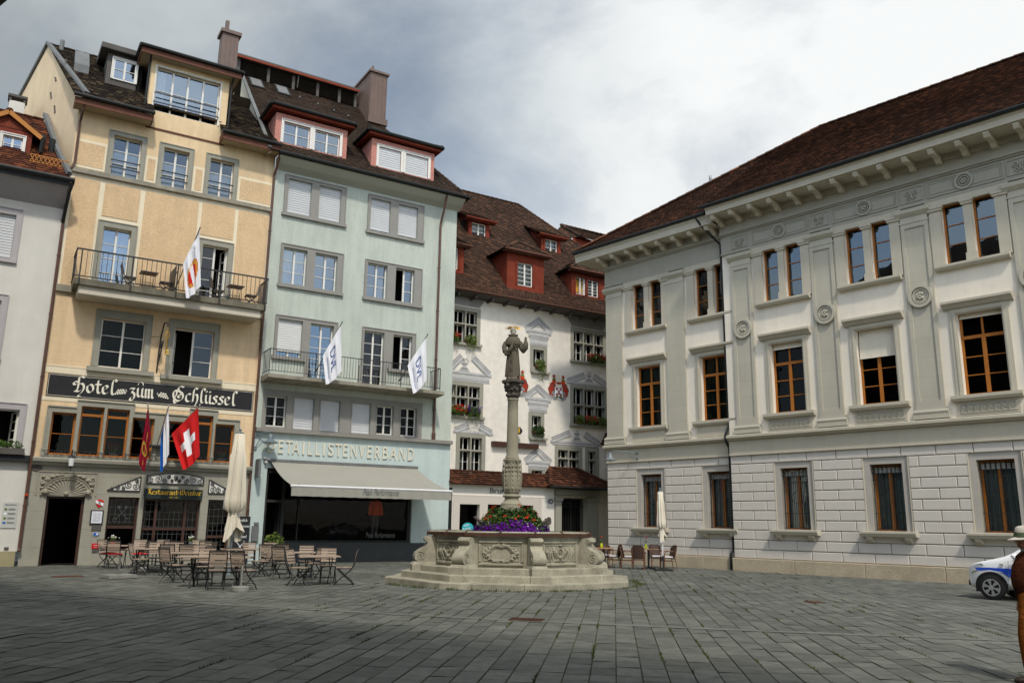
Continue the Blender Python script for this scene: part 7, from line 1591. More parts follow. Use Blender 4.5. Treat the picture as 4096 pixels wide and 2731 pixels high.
# ================================================================ bistro chairs and tables
def bistro_chair():
    t = thing('bistro_chair', '', '', WORLD); t.location = (0, 0, 0)
    s = MB()      # seat faces +y
    for i in range(7): y = -.19 + i * .058; s.box(-.2, .2, y, y + .048, .445, .465)
    s.build('seat', 'wood_slat', t)
    b = MB()
    for i in range(5): z = .55 + i * .074; y = -.235 - (z - .45) * .22; b.mesh([(x, y + dy, z + dz) for dz in (0, .053) for x, dy in ((-.21, 0 - dz * .22), (.21, 0 - dz * .22), (.21, .018 - dz * .22), (-.21, .018 - dz * .22))], [(0, 3, 2, 1), (4, 5, 6, 7), (0, 1, 5, 4), (1, 2, 6, 5), (2, 3, 7, 6), (3, 0, 4, 7)])
    b.build('backrest', 'wood_slat', t)
    for sx in (-1, 1):
        k = MB(); x = sx * .205; k.tube([(x, -.345, .92), (x, -.30, .74), (x, -.235, .5), (x, -.14, .36), (x, .06, .2), (x, .17, .11), (x, .235, .02), (x, .25, .0)], .0155, 5); k.build('leg', 'black_metal', t)
        k = MB(); x = sx * .18; k.tube([(x, .2, .44), (x, .1, .34), (x, -.06, .2), (x, -.17, .12), (x, -.24, .02), (x, -.255, .0)], .0155, 5); k.build('leg', 'black_metal', t)
    k = MB(); k.bar((-.205, -.345, .92), (.205, -.345, .92), .02); k.build('top_rail', 'black_metal', t)
    for y in (.13, -.14): k = MB(); k.bar((-.19, y, .143), (.19, y, .143), .014); k.build('stretcher', 'black_metal', t)
    k = MB(); k.bar((-.2, .19, .435), (.2, .19, .435), .02); k.bar((-.2, -.2, .435), (.2, -.2, .435), .02); k.bar((-.19, -.19, .435), (-.19, .18, .435), .018); k.bar((.19, -.19, .435), (.19, .18, .435), .018); k.build('seat_frame', 'black_metal', t)
    return t
def bistro_table(w, d, oct_=False, m='wood_slat', h_=.74):
    t = thing('bistro_table', '', '', WORLD); s = MB(); n = int(d / .085)
    for i in range(n):
        y = -d / 2 + i * d / n; x = w / 2
        if oct_: ym = abs(y + d / n / 2); x = min(w / 2, w / 2 + .29 * w - ym) if True else x
        s.box(-x, x, y + .004, y + d / n - .004, h_ - .02, h_ + .005)
    s.build('tabletop', m, t)
    for sx in (-1, 1):
        for q in (-1, 1): k = MB(); x = sx * w * .3; k.tube([(x, -q * d * .33, h_ - .03), (x, -q * .05, h_ * .52), (x, q * .06, h_ * .46), (x, q * d * .28, .12), (x, q * d * .36, .0)], .014, 5); k.build('leg', 'black_metal', t)
    k = MB(); k.bar((-w * .3, -d * .33, h_ - .03), (w * .3, -d * .33, h_ - .03), .025); k.bar((-w * .3, d * .33, h_ - .03), (w * .3, d * .33, h_ - .03), .025); k.bar((-w * .3, 0, h_ * .49), (w * .3, 0, h_ * .49), .018); k.build('table_frame', 'black_metal', t)
    return t
def put(proto, used, x, y, ang, label, cat, group, z=.0, scale=None):
    o = proto if not used else copy_tree(proto); o.location = (x, y, z); o.rotation_euler = (0, 0, rad(ang - 90)); tagp(o, label, cat, group)
    if scale: o.scale = (scale,) * 3
    return o
CG = 'bistro chairs on the hotel terrace'
CH = [(-.4727, 29.5, -20, 'slatted bistro chair at the far left with a red cushion, back to the hotel window'), (-.4604, 28.5, 102, 'slatted bistro chair with a red cushion seen from behind, left of the red pot'), (-.43, 30.5, -65, 'pale slatted chair under the leaded window right of the red pot'), (-.421, 29.2, 172, 'slatted chair with a red cushion turned left towards the red pot'),
      (-.4385, 25.9, 8, 'slatted chair in side view facing right behind the square parasol foot'), (-.411, 27.5, -68, 'left of two pale slatted chairs side by side in the middle row'), (-.3876, 27.7, -68, 'right of two pale slatted chairs side by side in the middle row'), (-.4035, 30.9, -68, 'slatted chair half hidden against the wide leaded window, the left one'),
      (-.3945, 29.5, 102, 'slatted chair seen from behind below the wide leaded window'), (-.3975, 25.5, 98, 'left of two chairs seen from behind in the middle of the terrace'), (-.375, 25.7, 98, 'right of two chairs seen from behind in the middle of the terrace'), (-.399, 22.6, 62, 'front row slatted chair seen from behind, leftmost near the paving strip'),
      (-.362, 31.2, -65, 'pale slatted chair at the right end of the wide leaded window'), (-.3537, 29.9, 106, 'grey slatted chair seen from behind right of the white pot'), (-.345, 29.0, 178, 'narrow chair edge in front of the dark hotel side door'), (-.3585, 24.9, -62, 'orange brown slatted chair facing the square'),
      (-.351, 23.9, 165, 'chair seen edge on just left of the two front tables'), (-.351, 22.5, -76, 'pale chair behind the large front table, the left one'), (-.338, 20.7, 112, 'front chair seen from behind left of the round parasol foot'), (-.32, 22.6, -76, 'pale chair behind the large front table, the right one by the parasol pole'),
      (-.314, 20.75, 70, 'front chair seen from behind directly behind the round parasol foot'), (-.303, 28.5, -70, 'pale slatted chair in front of the blackboard'), (-.2785, 29.1, -70, 'pale slatted chair in front of the potted bush'), (-.2827, 26.6, 100, 'wide slatted chair seen from behind below the potted bush'),
      (-.279, 25.9, 215, 'slatted chair turned towards the left below the potted bush'), (-.264, 26.9, 100, 'slatted chair seen from behind under the shop door'), (-.2676, 24.6, 75, 'slatted chair seen from behind left of the octagonal table'), (-.253, 22.5, -14, 'slatted chair facing right drawn up to the octagonal table'),
      (-.236, 26.2, -78, 'slatted chair facing the square in front of the dark shop plinth'), (-.219, 24.7, 140, 'chair seen half from behind between the two right tables'), (-.21, 23.9, -76, 'pale slatted chair behind the octagonal table'), (-.179, 22.9, 187, 'rightmost slatted chair standing free in side view facing left')]
proto = bistro_chair()
RC = []
for i, (r, y, a, lb) in enumerate(CH):
    f = Vector((math.cos(rad(a)), math.sin(rad(a)))); o = put(proto, i > 0, r * y + f.x * .26, y + f.y * .26, a, lb, 'chair', CG); RC.append(o)
for u, a, lb in ((1.75, 0, 'folding chair on the hotel balcony left of the left table'), (3.0, 180, 'folding chair on the hotel balcony right of the left table'), (4.98, 0, 'folding chair on the hotel balcony left of the right table'), (6.25, 180, 'folding chair on the hotel balcony right of the right table')):
    p = H.P(u, -.55, 10.03); put(proto, True, p.x, p.y, math.degrees(H.yaw) + a, lb, 'chair', 'folding chairs on the hotel balcony', 10.03)
TB = [(-.457, 29.3, 1.0, .75, 32, 'wooden bistro table with the red flower pot under the left leaded window'), (-.368, 30.4, 1.1, .75, 32, 'wooden bistro table with the white flower pot in front of the leaded windows'), (-.414, 26.6, 1.5, .75, 15, 'wooden table in the middle row behind the square parasol foot'), (-.3745, 23.75, 1.1, .75, 10, 'square wooden table between the front chairs at the left'),
      (-.341, 21.55, 1.75, .75, 8, 'long wooden front table beside the parasol pole'), (-.311, 27.5, 1.3, .75, 20, 'wooden table in front of the welcome blackboard'), (-.240, 25.3, 1.0, .75, 25, 'small wooden table in front of the dark shop plinth')]
tp = None
for i, (r, y, w, d, a, lb) in enumerate(TB):
    if tp is None: tp = bistro_table(1.0, .75); o = put(tp, False, r * y, y, a + 90, lb, 'table', 'bistro tables on the hotel terrace')
    else: o = put(tp, True, r * y, y, a + 90, lb, 'table', 'bistro tables on the hotel terrace'); o.scale = (w, d / .75, 1)
o = bistro_table(1.05, 1.05, True); put(o, False, -5.05, 22.85, 110, 'octagonal wooden table at the right end of the terrace', 'table', 'bistro tables on the hotel terrace')
for u, lb in ((2.38, 'small dark folding table on the left half of the hotel balcony'), (5.62, 'small dark folding table on the right half of the hotel balcony')):
    p = H.P(u, -.55, 10.03); q = put(tp, True, p.x, p.y, math.degrees(H.yaw) + 90, lb, 'table', 'folding tables on the hotel balcony', 10.03); q.scale = (.62, .8, 1)
for i, lb in ((0, 'red cushion on the far left bistro chair'), (1, 'red cushion on the chair seen from behind left of the red pot'), (3, 'red cushion on the chair turned left towards the red pot')):
    k = MB(); n = 8; vs = [(-.215 + .43 * a / n, -.2 + .44 * b / n, .475 + .035 * (math.sin(math.pi * a / n) * math.sin(math.pi * b / n)) ** .4 + (.05 if (a, b) == (0, 0) else 0)) for a in range(n + 1) for b in range(n + 1)]
    k.mesh(vs, [(a * (n + 1) + b, (a + 1) * (n + 1) + b, (a + 1) * (n + 1) + b + 1, a * (n + 1) + b + 1) for a in range(n) for b in range(n)]); k.box(-.21, .21, -.195, .235, .466, .477)
    o = k.build('seat_cushion', 'cushion_red', smooth=True, label=lb, cat='cushion', group='red cushions on the terrace chairs'); o.location = RC[i].location; o.rotation_euler = RC[i].rotation_euler
def pot(x, y, z, m, lb, hh):
    t = thing('flower_pot', lb, 'flower pot', WORLD); t.location = (x, y, z); k = MB(); k.lathe([(.055, 0), (.075, .13), (.068, .13)], 12); k.build('pot', m, t); k = MB(); k.leaves((0, 0, .2), (.09, .09, .09), 90, .06); k.build('leaves', 'leaf_light', t); k = MB()
    for _ in range(16): bloom(k, Vector((gf.gauss(0, .06), gf.gauss(0, .06), .24 + gf.uniform(0, .1))), Vector((gf.gauss(0, .4), -1, .6)), .035)
    k.build('daisies', 'petal_white', t)
pot(-.462 * 29.2, 29.2, .745, 'flag_red', 'red pot of white daisies on the left terrace table', .3); pot(-.3715 * 30.3, 30.3, .745, 'galvanised', 'pale pot of white daisies on the table before the wide leaded window', .3)
# ---- parasols and feet
def parasol(name, label, x, y, z0, z1, r, skirt, lean=0., base=None):
    t = thing(name, label, 'parasol', WORLD); t.location = (x, y, 0); k = MB(); k.tube([(0, 0, 0), (lean * .5, 0, z1)], .035 if r > .2 else .02, 10); k.build('pole', 'galvanised' if r > .2 else 'awning_bar', t)
    def cr(t_, z): return 1 + .13 * math.sin(8 * t_ + 1) + .07 * math.sin(13 * t_ + 2.2 * z) + .05 * math.sin(21 * t_)
    H_ = z1 - z0; prof = [(.03, z1 - .02), (.1 * r / .3 + .04, z1 - .08), (r * .62, z1 - H_ * .2), (r * .74, z1 - H_ * .22), (r * .8, z1 - H_ * .4), (r, z1 - H_ * .62), (r * 1.03, z1 - H_ * .7), (r * .55, z1 - H_ * .735), (r * .5, z1 - H_ * .75)]
    k = MB(); k.lathe(prof, 64, mod=cr)
    n_ = 64; vs = []
    for j in range(n_ + 1):
        tt = 2 * math.pi * j / n_; c_ = cr(tt, 0)
        for q, (rr, zz) in enumerate(((r * .5, z1 - H_ * .745), (r * .62, z1 - H_ * .82), (r * (.85 + .3 * math.sin(3 * tt + .5)), z0 + skirt * (.5 + .5 * math.sin(2 * tt + 2.6)) * .8))): vs.append((rr * c_ * math.cos(tt), rr * c_ * math.sin(tt), zz))
    k.mesh(vs, [(j * 3 + q, (j + 1) * 3 + q, (j + 1) * 3 + q + 1, j * 3 + q + 1) for j in range(n_) for q in (0, 1)]); o = k.build('canopy', 'canvas', t, smooth=70)
    k = MB(); k.tube([(r * .53 * math.cos(a), r * .53 * math.sin(a), z1 - H_ * .745) for a in [q * .393 for q in range(17)]], .012, 5); k.build('strap', 'canvas', t)
    k = MB(); k.lathe([(.05, z1 - .03), (r * .42, z1 - .06), (r * .42, z1 - .035), (.03, z1), (.02, z1 + .03)], 12); k.ball((0, 0, z1 + .06), .045, 8); k.build('finial', 'lamp_teal', t)
    if base == 'socket': k = MB(); k.lathe([(.1, 0), (.1, .03), (.055, .04), (.055, .55), (.065, .56), (.065, .62), (.04, .63)], 14); k.build('ground_socket', 'galvanised', t)
    if base == 'plate': k = MB(); k.box(-.32, .32, -.27, .27, .0, .055); k.box(-.1, .1, -.1, .1, .055, .09); k.tube([(0, 0, .05), (0, 0, .55)], .032, 10); k.build('foot', 'sign_black', t)
    for ch in t.children:
        if lean and ch.name.startswith(('canopy', 'strap', 'finial')): pass
    return t
parasol('closed_parasol', 'tall closed cream parasol on a steel pole in front of the hotel corner', -8.53, 26.3, .98, 4.36, .29, .55, base='socket')
q = parasol('closed_parasol', 'small closed cream parasol beside the rattan chairs by the palace', 5.77, 32.15, 1.02, 2.95, .16, .35, base='plate'); q.rotation_euler = (0, rad(-1.2), 0)
def foot(lb, x, y, yaw, rnd_):
    t = thing('parasol_base', lb, 'parasol base', WORLD, group='empty parasol bases on the terrace'); t.location = (x, y, 0); t.rotation_euler = (0, 0, yaw); k = MB()
    if rnd_: k.lathe([(.2, 0), (.205, .02), (.205, .1), (.19, .115), (.03, .12)], 28)
    else: k.prismz([(-.39, -.39), (.39, -.39), (.39, .39), (-.39, .39)], .015, .1)
    k.build('slab', 'terrazzo', t); k = MB(); k.tube([(0, 0, .1), (0, 0, .58)], .03, 12); k.tube([(0, 0, .22), (.06, 0, .22)], .012, 6); k.ball((.07, 0, .22), .02, 6); k.build('tube', 'steel', t)
foot('square terrazzo parasol base with a short steel tube at the left of the terrace', -11.0, 24.35, rad(45), False); foot('round terrazzo parasol base with a short steel tube at the front of the terrace', -6.34, 20.5, 0, True); foot('square parasol base half hidden between the middle chairs', -11.6, 28.0, rad(30), False)
# ================================================================ rattan cafe by the palace
def rattan_chair():
    t = thing('rattan_chair', '', '', WORLD); k = MB(); n = 10      # faces +y
    vs = []
    for i in range(n + 1):
        a = math.pi * (i / n); x = -.24 * math.cos(a); 
        for z, r in ((.42, 1.), (.62, 1.02), (.78, 1.05), (.9 if 1 < i < n - 1 else .82, .95)): vs.append((x * r * (.86 if z > .85 else 1), -.16 - .09 * math.sin(a) - (z - .42) * .22, z))
    k.mesh(vs, [(i * 4 + j, (i + 1) * 4 + j, (i + 1) * 4 + j + 1, i * 4 + j + 1) for i in range(n) for j in range(3)]); k.mesh([(x, y + .03, z) for x, y, z in vs], [(i * 4 + j, i * 4 + j + 1, (i + 1) * 4 + j + 1, (i + 1) * 4 + j) for i in range(n) for j in range(3)]); k.build('backrest', 'rattan', t, smooth=70)
    k = MB(); k.box(-.24, .24, -.22, .24, .40, .435); k.build('seat', 'rattan', t)
    k = MB(); k.box(-.2, .2, -.14, .22, .436, .475); k.build('seat_pad', 'pad_white', t)
    for sx in (-1, 1):
        k = MB(); k.tube([(sx * .24, .2, .0), (sx * .235, .2, .42), (sx * .25, .22, .6), (sx * .27, .14, .66), (sx * .27, -.1, .67), (sx * .24, -.2, .64)], .018, 7); k.build('leg', 'cane', t, smooth=True)
        k = MB(); k.tube([(sx * .23, -.3, .0), (sx * .22, -.22, .42), (sx * .2, -.32, .86)], .018, 7); k.build('leg', 'cane', t, smooth=True)
    k = MB(); k.tube([(-.235, .2, .36), (.235, .2, .36)], .012, 6); k.tube([(-.23, -.24, .36), (.23, -.24, .36)], .012, 6)
    for sx in (-1, 1): k.tube([(sx * .235, .2, .3), (sx * .23, -.24, .3)], .012, 6); k.tube([(sx * .235, .2, .22), (sx * .15, .2, .36)], .01, 6)
    k.build('stretcher', 'cane', t); return t
rp = rattan_chair(); RG = 'rattan chairs of the cafe by the palace'
for i, (x, y, a, lb) in enumerate(((4.92, 32.75, 78, 'brown rattan armchair seen from behind in front of the right cafe table'), (3.92, 34.9, -80, 'brown rattan armchair facing the square behind the left cafe table'), (3.22, 33.7, 10, 'dark rattan armchair at the fountain side, partly hidden by the fountain'), (4.12, 33.95, 180, 'rattan armchair facing left with a white pad at the left cafe table'), (4.62, 33.5, -2, 'rattan armchair facing right, back to back with the one at the left table'), (5.87, 34.3, -85, 'rattan armchair facing the square behind the right cafe table'), (6.2, 33.6, 188, 'rightmost rattan armchair in side view behind the small parasol'))):
    put(rp, i > 0, x, y, a, lb, 'chair', RG)
def ctable(x, y, lb):
    t = thing('cafe_table', lb, 'table', WORLD, group='round cafe tables by the palace'); t.location = (x, y, 0); k = MB(); k.lathe([(.02, .72), (.4, .72), (.41, .735), (.4, .75), (.02, .752)], 24); k.build('tabletop', 'wood_orange', t); k = MB(); k.tube([(0, 0, .05), (0, 0, .72)], .04, 8); k.build('pedestal', 'black_metal', t)
    for i in range(4): a = i * 1.571 + .5; k = MB(); k.bar((0, 0, .06), (.33 * math.cos(a), .33 * math.sin(a), .02), .05, .04); k.build('leg', 'black_metal', t)
ctable(5.4, 33.3, 'round orange wooden cafe table between the right rattan chairs'); ctable(3.76, 34.1, 'round wooden cafe table close to the fountain')
def vase(x, y, lb, m):
    t = thing('bud_vase', lb, 'vase', WORLD); t.location = (x, y, .752); k = MB(); k.lathe([(.035, 0), (.06, .07), (.04, .15), (.03, .18)], 12); k.build('vase', m, t, smooth=True); k = MB(); k.tube([(0, 0, .15), (.01, 0, .4)], .006, 5); k.leaves((.0, 0, .27), (.06, .05, .04), 12, .06); k.build('stem', 'leaf_green', t); k = MB(); k.ball((.01, 0, .42), .03, 8); k.build('rose', 'petal_red', t)
defm('vase_lime', (.45, .55, .02), .3, nz=(6, .08)); vase(5.3, 33.2, 'lime and red bud vase with a red rose on the right cafe table', 'vase_lime'); vase(3.66, 34.0, 'lime green bud vase with a rose on the cafe table near the fountain', 'vase_lime')

# ================================================================ car
CA = thing('parked_car', 'small white car with a broad blue side stripe parked at the palace wall', 'car', WORLD); CA.location = (11.72, 20.95, 0); CA.rotation_euler = (0, 0, RT.yaw + math.pi)
# local +x towards the nose; the front wheel sits at x = 0; the side seen is +y... body centred on y = yc
YC = -.78
ST_ = [(.66, .34, .62, .60, .62, .0), (.60, .56, .22, .72, .74, .0), (.45, .70, .20, .80, .84, 0), (.2, .78, .20, .86, .92, 0), (-.15, .80, .20, .90, 1.0, 0), (-.42, .81, .20, .93, 1.10, .0), (-.75, .82, .20, .95, 1.33, 1), (-1.1, .82, .20, .96, 1.46, 1), (-1.6, .82, .20, .97, 1.49, 1), (-2.2, .82, .20, .98, 1.46, 1), (-2.6, .80, .20, .98, 1.36, 1), (-2.85, .76, .26, .96, 1.02, 1), (-2.9, .68, .4, .8, .86, 0)]
vs = []
for x, hw, zb, zs, zt, cab in ST_:
    ti = hw * (.80 if cab else .86)
    ring_ = [(hw * .92, zb), (hw * .99, zb + (zs - zb) * .3), (hw, zb + (zs - zb) * .62), (hw * .965, zs), (ti + (hw * .95 - ti) * .45, (zs + zt) / 2 + .02), (ti * .94, zt - .035), (ti * .6, zt), (0, zt + .012)]
    full = [(YC + y, z) for y, z in ring_] + [(YC - y, z) for y, z in ring_[-2::-1]]
    vs += [(x, y, z) for y, z in full]
nr = 15; B = MB(); B.mesh(vs, [(i * nr + j, i * nr + j + 1, (i + 1) * nr + j + 1, (i + 1) * nr + j) for i in range(len(ST_) - 1) for j in range(nr - 1)] + [tuple(range(nr)), tuple(range(len(vs) - nr, len(vs)))[::-1]] + [(i * nr, (i + 1) * nr, (i + 1) * nr + nr - 1, i * nr + nr - 1) for i in range(len(ST_) - 1)])
body = B.build('body', 'car_white', CA, smooth=60)
md = body.modifiers.new('round', 'SUBSURF'); md.levels = 2; md.render_levels = 2
def side(name, poly, m, dy=.012, par=CA, hwf=lambda x: .815, tilt=0.):
    for s in (1, -1):
        B = MB(); B.mesh([(x, YC + s * (hwf(x) + dy - max(0, z - .95) * tilt), z) for x, z in poly], [tuple(range(len(poly)))]); B.build(name, m, par)
hwf = lambda x: .80 if x < -.0 else .80 - .22 * max(0, x) ** 1.4
for seg in (((.36, .745), (.33, .70), (.25, .665), (0, .70), (0, .755)), ((0, .755), (0, .70), (-.26, .665), (-.36, .58), (-.36, .75)), ((-.36, .75), (-.36, .58), (-.40, .55), (-1.5, .55), (-1.5, .745)), ((-1.5, .745), (-1.5, .55), (-2.6, .55), (-2.6, .74))): side('side_stripe', seg, 'car_blue', .030, hwf=hwf)
side('side_window', [(-.52, 1.0), (-1.25, 1.0), (-1.25, 1.36), (-1.02, 1.36), (-.80, 1.22)], 'car_black', .012, tilt=.36); side('side_window', [(-1.32, 1.0), (-2.25, 1.03), (-2.1, 1.34), (-1.32, 1.37)], 'car_black', .012, tilt=.36)
for s in (1, -1):
    B = MB(); B.prism([(x, z) for x, z in [(.36 * math.cos(a), .33 + .33 * math.sin(a)) for a in [math.pi * q / 14 for q in range(15)]] + [(-.36, .18), (.36, .18)]], YC + s * .80, YC + s * .822); B.build('wheel_arch', 'car_black', CA)
    for wx in (0., -2.40):
        B = MB(); n = 32; pr = [(.19, .0), (.25, -.0), (.283, .012), (.292, .05), (.292, .13), (.28, .165), (.2, .17)]
        vs = [(wx + r * math.cos(2 * math.pi * j / n), YC + s * (.845 - d_), .292 + r * math.sin(2 * math.pi * j / n)) for r, d_ in pr for j in range(n)]; B.mesh(vs, [(i * n + j, i * n + (j + 1) % n, (i + 1) * n + (j + 1) % n, (i + 1) * n + j) for i in range(len(pr) - 1) for j in range(n)])
        wl = B.build('wheel', 'tyre', CA, smooth=True); B = MB(); yy = YC + s * .848
        def arcq(r0, r1, t0, t1, y_): B.mesh([(wx + r * math.cos(t), y_, .292 + r * math.sin(t)) for r, t in ((r0, t0), (r1, t0), (r1, t1), (r0, t1))], [(0, 1, 2, 3)])
        for j in range(32): arcq(.175, .2, j * math.pi / 16, (j + 1) * math.pi / 16, yy); arcq(0.001, .06, j * math.pi / 16, (j + 1) * math.pi / 16, yy + s * .012)
        for j in range(6):
            for e in (-.3, .0, .3): t = j * math.pi / 3 + e * .62 + .3; arcq(.055, .18, t - .085 + abs(e) * .05, t + .085 - abs(e) * .05, yy + s * .004)
        B.build('rim', 'rim_silver', wl)
        B = MB(); B.mesh([(wx + .19 * math.cos(t), YC + s * .83, .292 + .19 * math.sin(t)) for t in [q * .262 for q in range(24)]], [tuple(range(24))]); B.build('brake_disc', 'car_black', wl)
    B = MB(); B.mesh([(x, YC + s * (h_ + .012), z) for x, h_, z in ((.56, .60, .68), (.50, .68, .62), (.30, .745, .70), (.14, .77, .80), (.20, .755, .85), (.42, .68, .80))], [tuple(range(6))]); B.build('headlight', 'lamp_lens', CA); 
    B = MB(); B.ball((-.62, YC + s * .96, 1.04), (.09, .1, .07), 10); B.tube([(-.66, YC + s * .8, .99), (-.64, YC + s * .93, 1.0)], .025, 6); B.build('door_mirror', 'car_white', CA, smooth=True)
    B = MB(); B.bar((-.37, YC + s * .826, .25), (-.42, YC + s * .828, .93), .012, .006); B.bar((-1.3, YC + s * .832, .25), (-1.3, YC + s * .83, .95), .012, .006); B.box(-.30, -.22, YC + s * .80, YC + s * .83, .82, .85); B.build('door_seam', 'lead_sheet', CA)
B = MB(); B.mesh([(-.46, YC - .62, 1.09), (-.46, YC + .62, 1.09), (-.98, YC + .56, 1.43), (-.98, YC - .56, 1.43)], [(0, 1, 2, 3)]); B.build('windscreen', 'car_black', CA)
B = MB(); B.box(.62, .66, YC - .4, YC + .4, .3, .42); B.build('front_grille', 'car_black', CA)

# ================================================================ passer-by
PE = thing('person', 'person in a pale hat, brown jacket and rust trousers, half cut by the picture edge', 'person', WORLD); PE.location = (5.915, 9.78, 0)
def skinned(name, verts, edges, radii, m, par, root=0, lv=2):
    me = bpy.data.meshes.new(name); me.from_pydata(verts, edges, []); o = bpy.data.objects.new(name, me); C.objects.link(o); o.parent = par
    md = o.modifiers.new('skin', 'SKIN'); md.use_smooth_shade = True
    for i, r in enumerate(radii): me.skin_vertices[0].data[i].radius = r if isinstance(r, tuple) else (r, r)
    me.skin_vertices[0].data[root].use_root = True
    sb = o.modifiers.new('sub', 'SUBSURF'); sb.levels = lv; sb.render_levels = lv; me.materials.append(Mm[m]); return o
# facing -x; y towards the viewer is negative
V = [(0, 0, .92), (.01, 0, 1.05), (.02, 0, 1.22), (.05, 0, 1.36), (.05, 0, 1.42),                      # pelvis .. neck base
     (-.10, -.09, .84), (-.19, -.10, .50), (-.17, -.10, .10), (.0, .09, .86), (-.02, .10, .50), (.10, .10, .13),   # legs
     (.05, -.17, 1.36), (.12, -.23, 1.10), (-.01, -.22, .90), (.05, .17, 1.36), (.12, .23, 1.10), (.02, .22, .90)]
E_ = [(0, 1), (1, 2), (2, 3), (3, 4), (0, 5), (5, 6), (6, 7), (0, 8), (8, 9), (9, 10), (3, 11), (11, 12), (12, 13), (3, 14), (14, 15), (15, 16)]
Rr = [(.14, .13), (.14, .14), (.13, .15), (.09, .13), (.055, .055), (.115, .105), (.085, .085), (.07, .07), (.115, .105), (.085, .085), (.07, .07), (.06, .06), (.055, .055), (.042, .042), (.07, .075), (.055, .055), (.042, .042)]
bd = skinned('body', V, E_, Rr, 'trousers', PE)
B = MB(); n = 40; jr = [(.015, .155, .175, .83), (.01, .162, .182, .86), (.0, .168, .18, .95), (-.02, .178, .18, 1.04), (-.02, .172, .185, 1.13), (-.005, .155, .198, 1.24), (.02, .13, .2, 1.32), (.04, .098, .165, 1.375), (.05, .07, .10, 1.41), (.045, .066, .068, 1.43)]
vs = [(cx + rx * (1 + .025 * math.sin(5 * t + 22 * z) + .018 * math.sin(9 * t - 31 * z)) * math.cos(t), ry * math.sin(t), z + .006 * math.sin(3 * t)) for cx, rx, ry, z in jr for t in [2 * math.pi * q / n for q in range(n)]]
B.mesh(vs, [(i * n + j, i * n + (j + 1) % n, (i + 1) * n + (j + 1) % n, (i + 1) * n + j) for i in range(len(jr) - 1) for j in range(n)]); B.build('jacket', 'jacket', PE, smooth=80)
for s in (-1, 1):
    e_ = -.01 if s < 0 else .02; B = MB(); B.tube([(.045, s * .12, 1.375), (.05, s * .185, 1.335), (.085, s * .225, 1.23), (.125, s * .24, 1.11), (.075, s * .238, 1.0), (e_, s * .225, .90), (e_ - .01, s * .224, .885)], [.06, .078, .074, .07, .066, .058, .052], 16); B.build('sleeve', 'jacket', PE, smooth=80)
B = MB(); B.tube([(-.015, 0, 1.40), (-.09, 0, 1.30), (-.165, 0, 1.18), (-.195, 0, 1.0), (-.17, 0, .86)], .012, 6); B.build('jacket_front_edge', 'shoe', PE)
for s in (-1, 1):
    hx = -.02 if s < 0 else .02; hv = [(hx, s * .222, .885), (hx - .03, s * .222, .84), (hx - .05, s * .222, .80)]; he = [(0, 1), (1, 2)]; hr = [.03, .036, .03]
    for f in range(4):
        b_ = len(hv); y0 = s * .222 + (f - 1.5) * .02; L = (.030, .036, .034, .026)[f]; hv += [(hx - .053, y0, .79), (hx - .056 - L * .35, y0, .79 - L), (hx - .045 - L * .2, y0, .79 - L * 2)]; he += [(2, b_), (b_, b_ + 1), (b_ + 1, b_ + 2)]; hr += [.0115, .0105, .009]
    b_ = len(hv); hv += [(hx - .055, s * .222 - .03, .835), (hx - .085, s * .222 - .036, .81), (hx - .098, s * .222 - .03, .785)]; he += [(1, b_), (b_, b_ + 1), (b_ + 1, b_ + 2)]; hr += [.014, .012, .01]
    skinned('hand', hv, he, hr, 'skin', PE)
B = MB(); B.ball((-.005, 0, 1.555), (.098, .077, .125), 20); B.ball((-.05, 0, 1.49), (.055, .05, .05), 12); B.tube([(.045, 0, 1.38), (.02, 0, 1.48)], [.06, .055], 12); B.ball((-.108, 0, 1.535), (.026, .016, .024), 10); B.ball((-.098, 0, 1.555), (.014, .012, .03), 8)
for s in (-1, 1): B.ball((.015, s * .078, 1.54), (.022, .012, .035), 10); B.ball((-.086, s * .03, 1.566), (.012, .014, .009), 8)
B.ball((-.095, 0, 1.488), (.014, .03, .008), 8); B.ball((-.092, 0, 1.473), (.015, .026, .008), 8); B.build('head', 'skin', PE, smooth=60)
B = MB(); B.ball((.035, 0, 1.565), (.078, .08, .085), 14); B.build('hair', 'plaque_grey', PE, smooth=True)
B = MB(); n = 32
def hatr(t, r, z): return (-.0 + r * 1.18 * math.cos(t), r * math.sin(t), z + .025 * math.cos(t) - (.02 * abs(math.sin(t)) if r < .14 else -.0))
pr = [(.02, 1.715), (.06, 1.725), (.085, 1.712), (.098, 1.66), (.104, 1.60), (.13, 1.59), (.165, 1.565), (.163, 1.558), (.10, 1.583)]
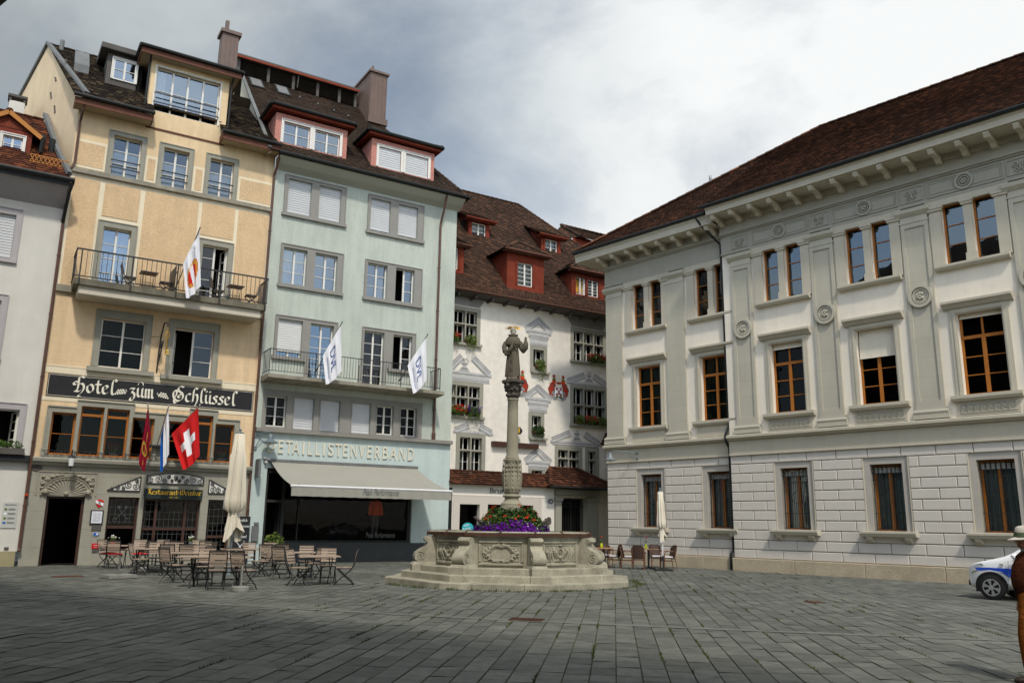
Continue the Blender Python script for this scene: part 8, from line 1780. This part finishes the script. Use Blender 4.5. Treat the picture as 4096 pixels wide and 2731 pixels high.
vs = [hatr(2 * math.pi * j / n, r, z) for r, z in pr for j in range(n)]; B.mesh(vs, [(i * n + j, i * n + (j + 1) % n, (i + 1) * n + (j + 1) % n, (i + 1) * n + j) for i in range(len(pr) - 1) for j in range(n)] + [tuple(range(n))]); ht = B.build('hat', 'hat_cloth', PE, smooth=60)
B = MB(); pr = [(.1005, 1.655), (.1065, 1.603)]; vs = [hatr(2 * math.pi * j / n, r + .003, z) for r, z in pr for j in range(n)]; B.mesh(vs, [(j, (j + 1) % n, n + (j + 1) % n, n + j) for j in range(n)]); B.build('hat_band', 'hat_band', ht)
B = MB(); B.tube([(.02 + .07 * math.cos(t), .07 * math.sin(t), 1.425 - .012 * math.cos(t)) for t in [q * .393 for q in range(17)]], .022, 6, caps=False); B.build('shirt_collar', 'shirt', PE, smooth=True)
for s, x in ((-1, -.18), (1, .09)):
    B = MB(); B.ball((x - .06, s * .10, .045), (.135, .048, .045), 14); B.ball((x + .02, s * .10, .07), (.06, .045, .06), 10); B.build('shoe', 'shoe', PE, smooth=True)

# ================================================================ the house behind the camera, its canopy corner in the sky
BH = Frame(-2.77, 4.0, math.atan2(-.61, .79))
TH = thing('corner_house', 'house behind the viewer whose dark eave corner pokes into the top left of the sky', 'house', BH, (6, -1.9, 0))
B = MB(); wall(B, -26, 20, 0, 19.5, [(x, x + 1.2, z, z + 1.9) for x in range(-24, 19, 3) for z in (4.8, 8.3, 11.8)] , w=-1.9, depth=-.2); B.build('wall', 'house_dark', TH)
B = MB(); 
for x in range(-24, 19, 3):
    for z in (4.8, 8.3, 11.8): B.face([(x, -2.1, z), (x, -2.1, z + 1.9), (x + 1.2, -2.1, z + 1.9), (x + 1.2, -2.1, z)])
B.build('dark_panes', 'sign_black', TH)
B = MB(); B.prismx([(-1.9, 19.4), (-1.0, 19.3), (-1.0, 19.5), (-6, 23), (-14, 19.4)], -26, 20); B.build('roof', 'tile_brown', TH)
B = MB(); B.prismx([(-1.9, 4.52), (-.07, 4.30), (-.05, 4.38), (-1.9, 5.0)], -.9, 12); B.tube([(-.95, -.03, 4.36), (12, -.03, 4.36)], .04, 8); B.build('canopy', 'dark_cladding', TH)
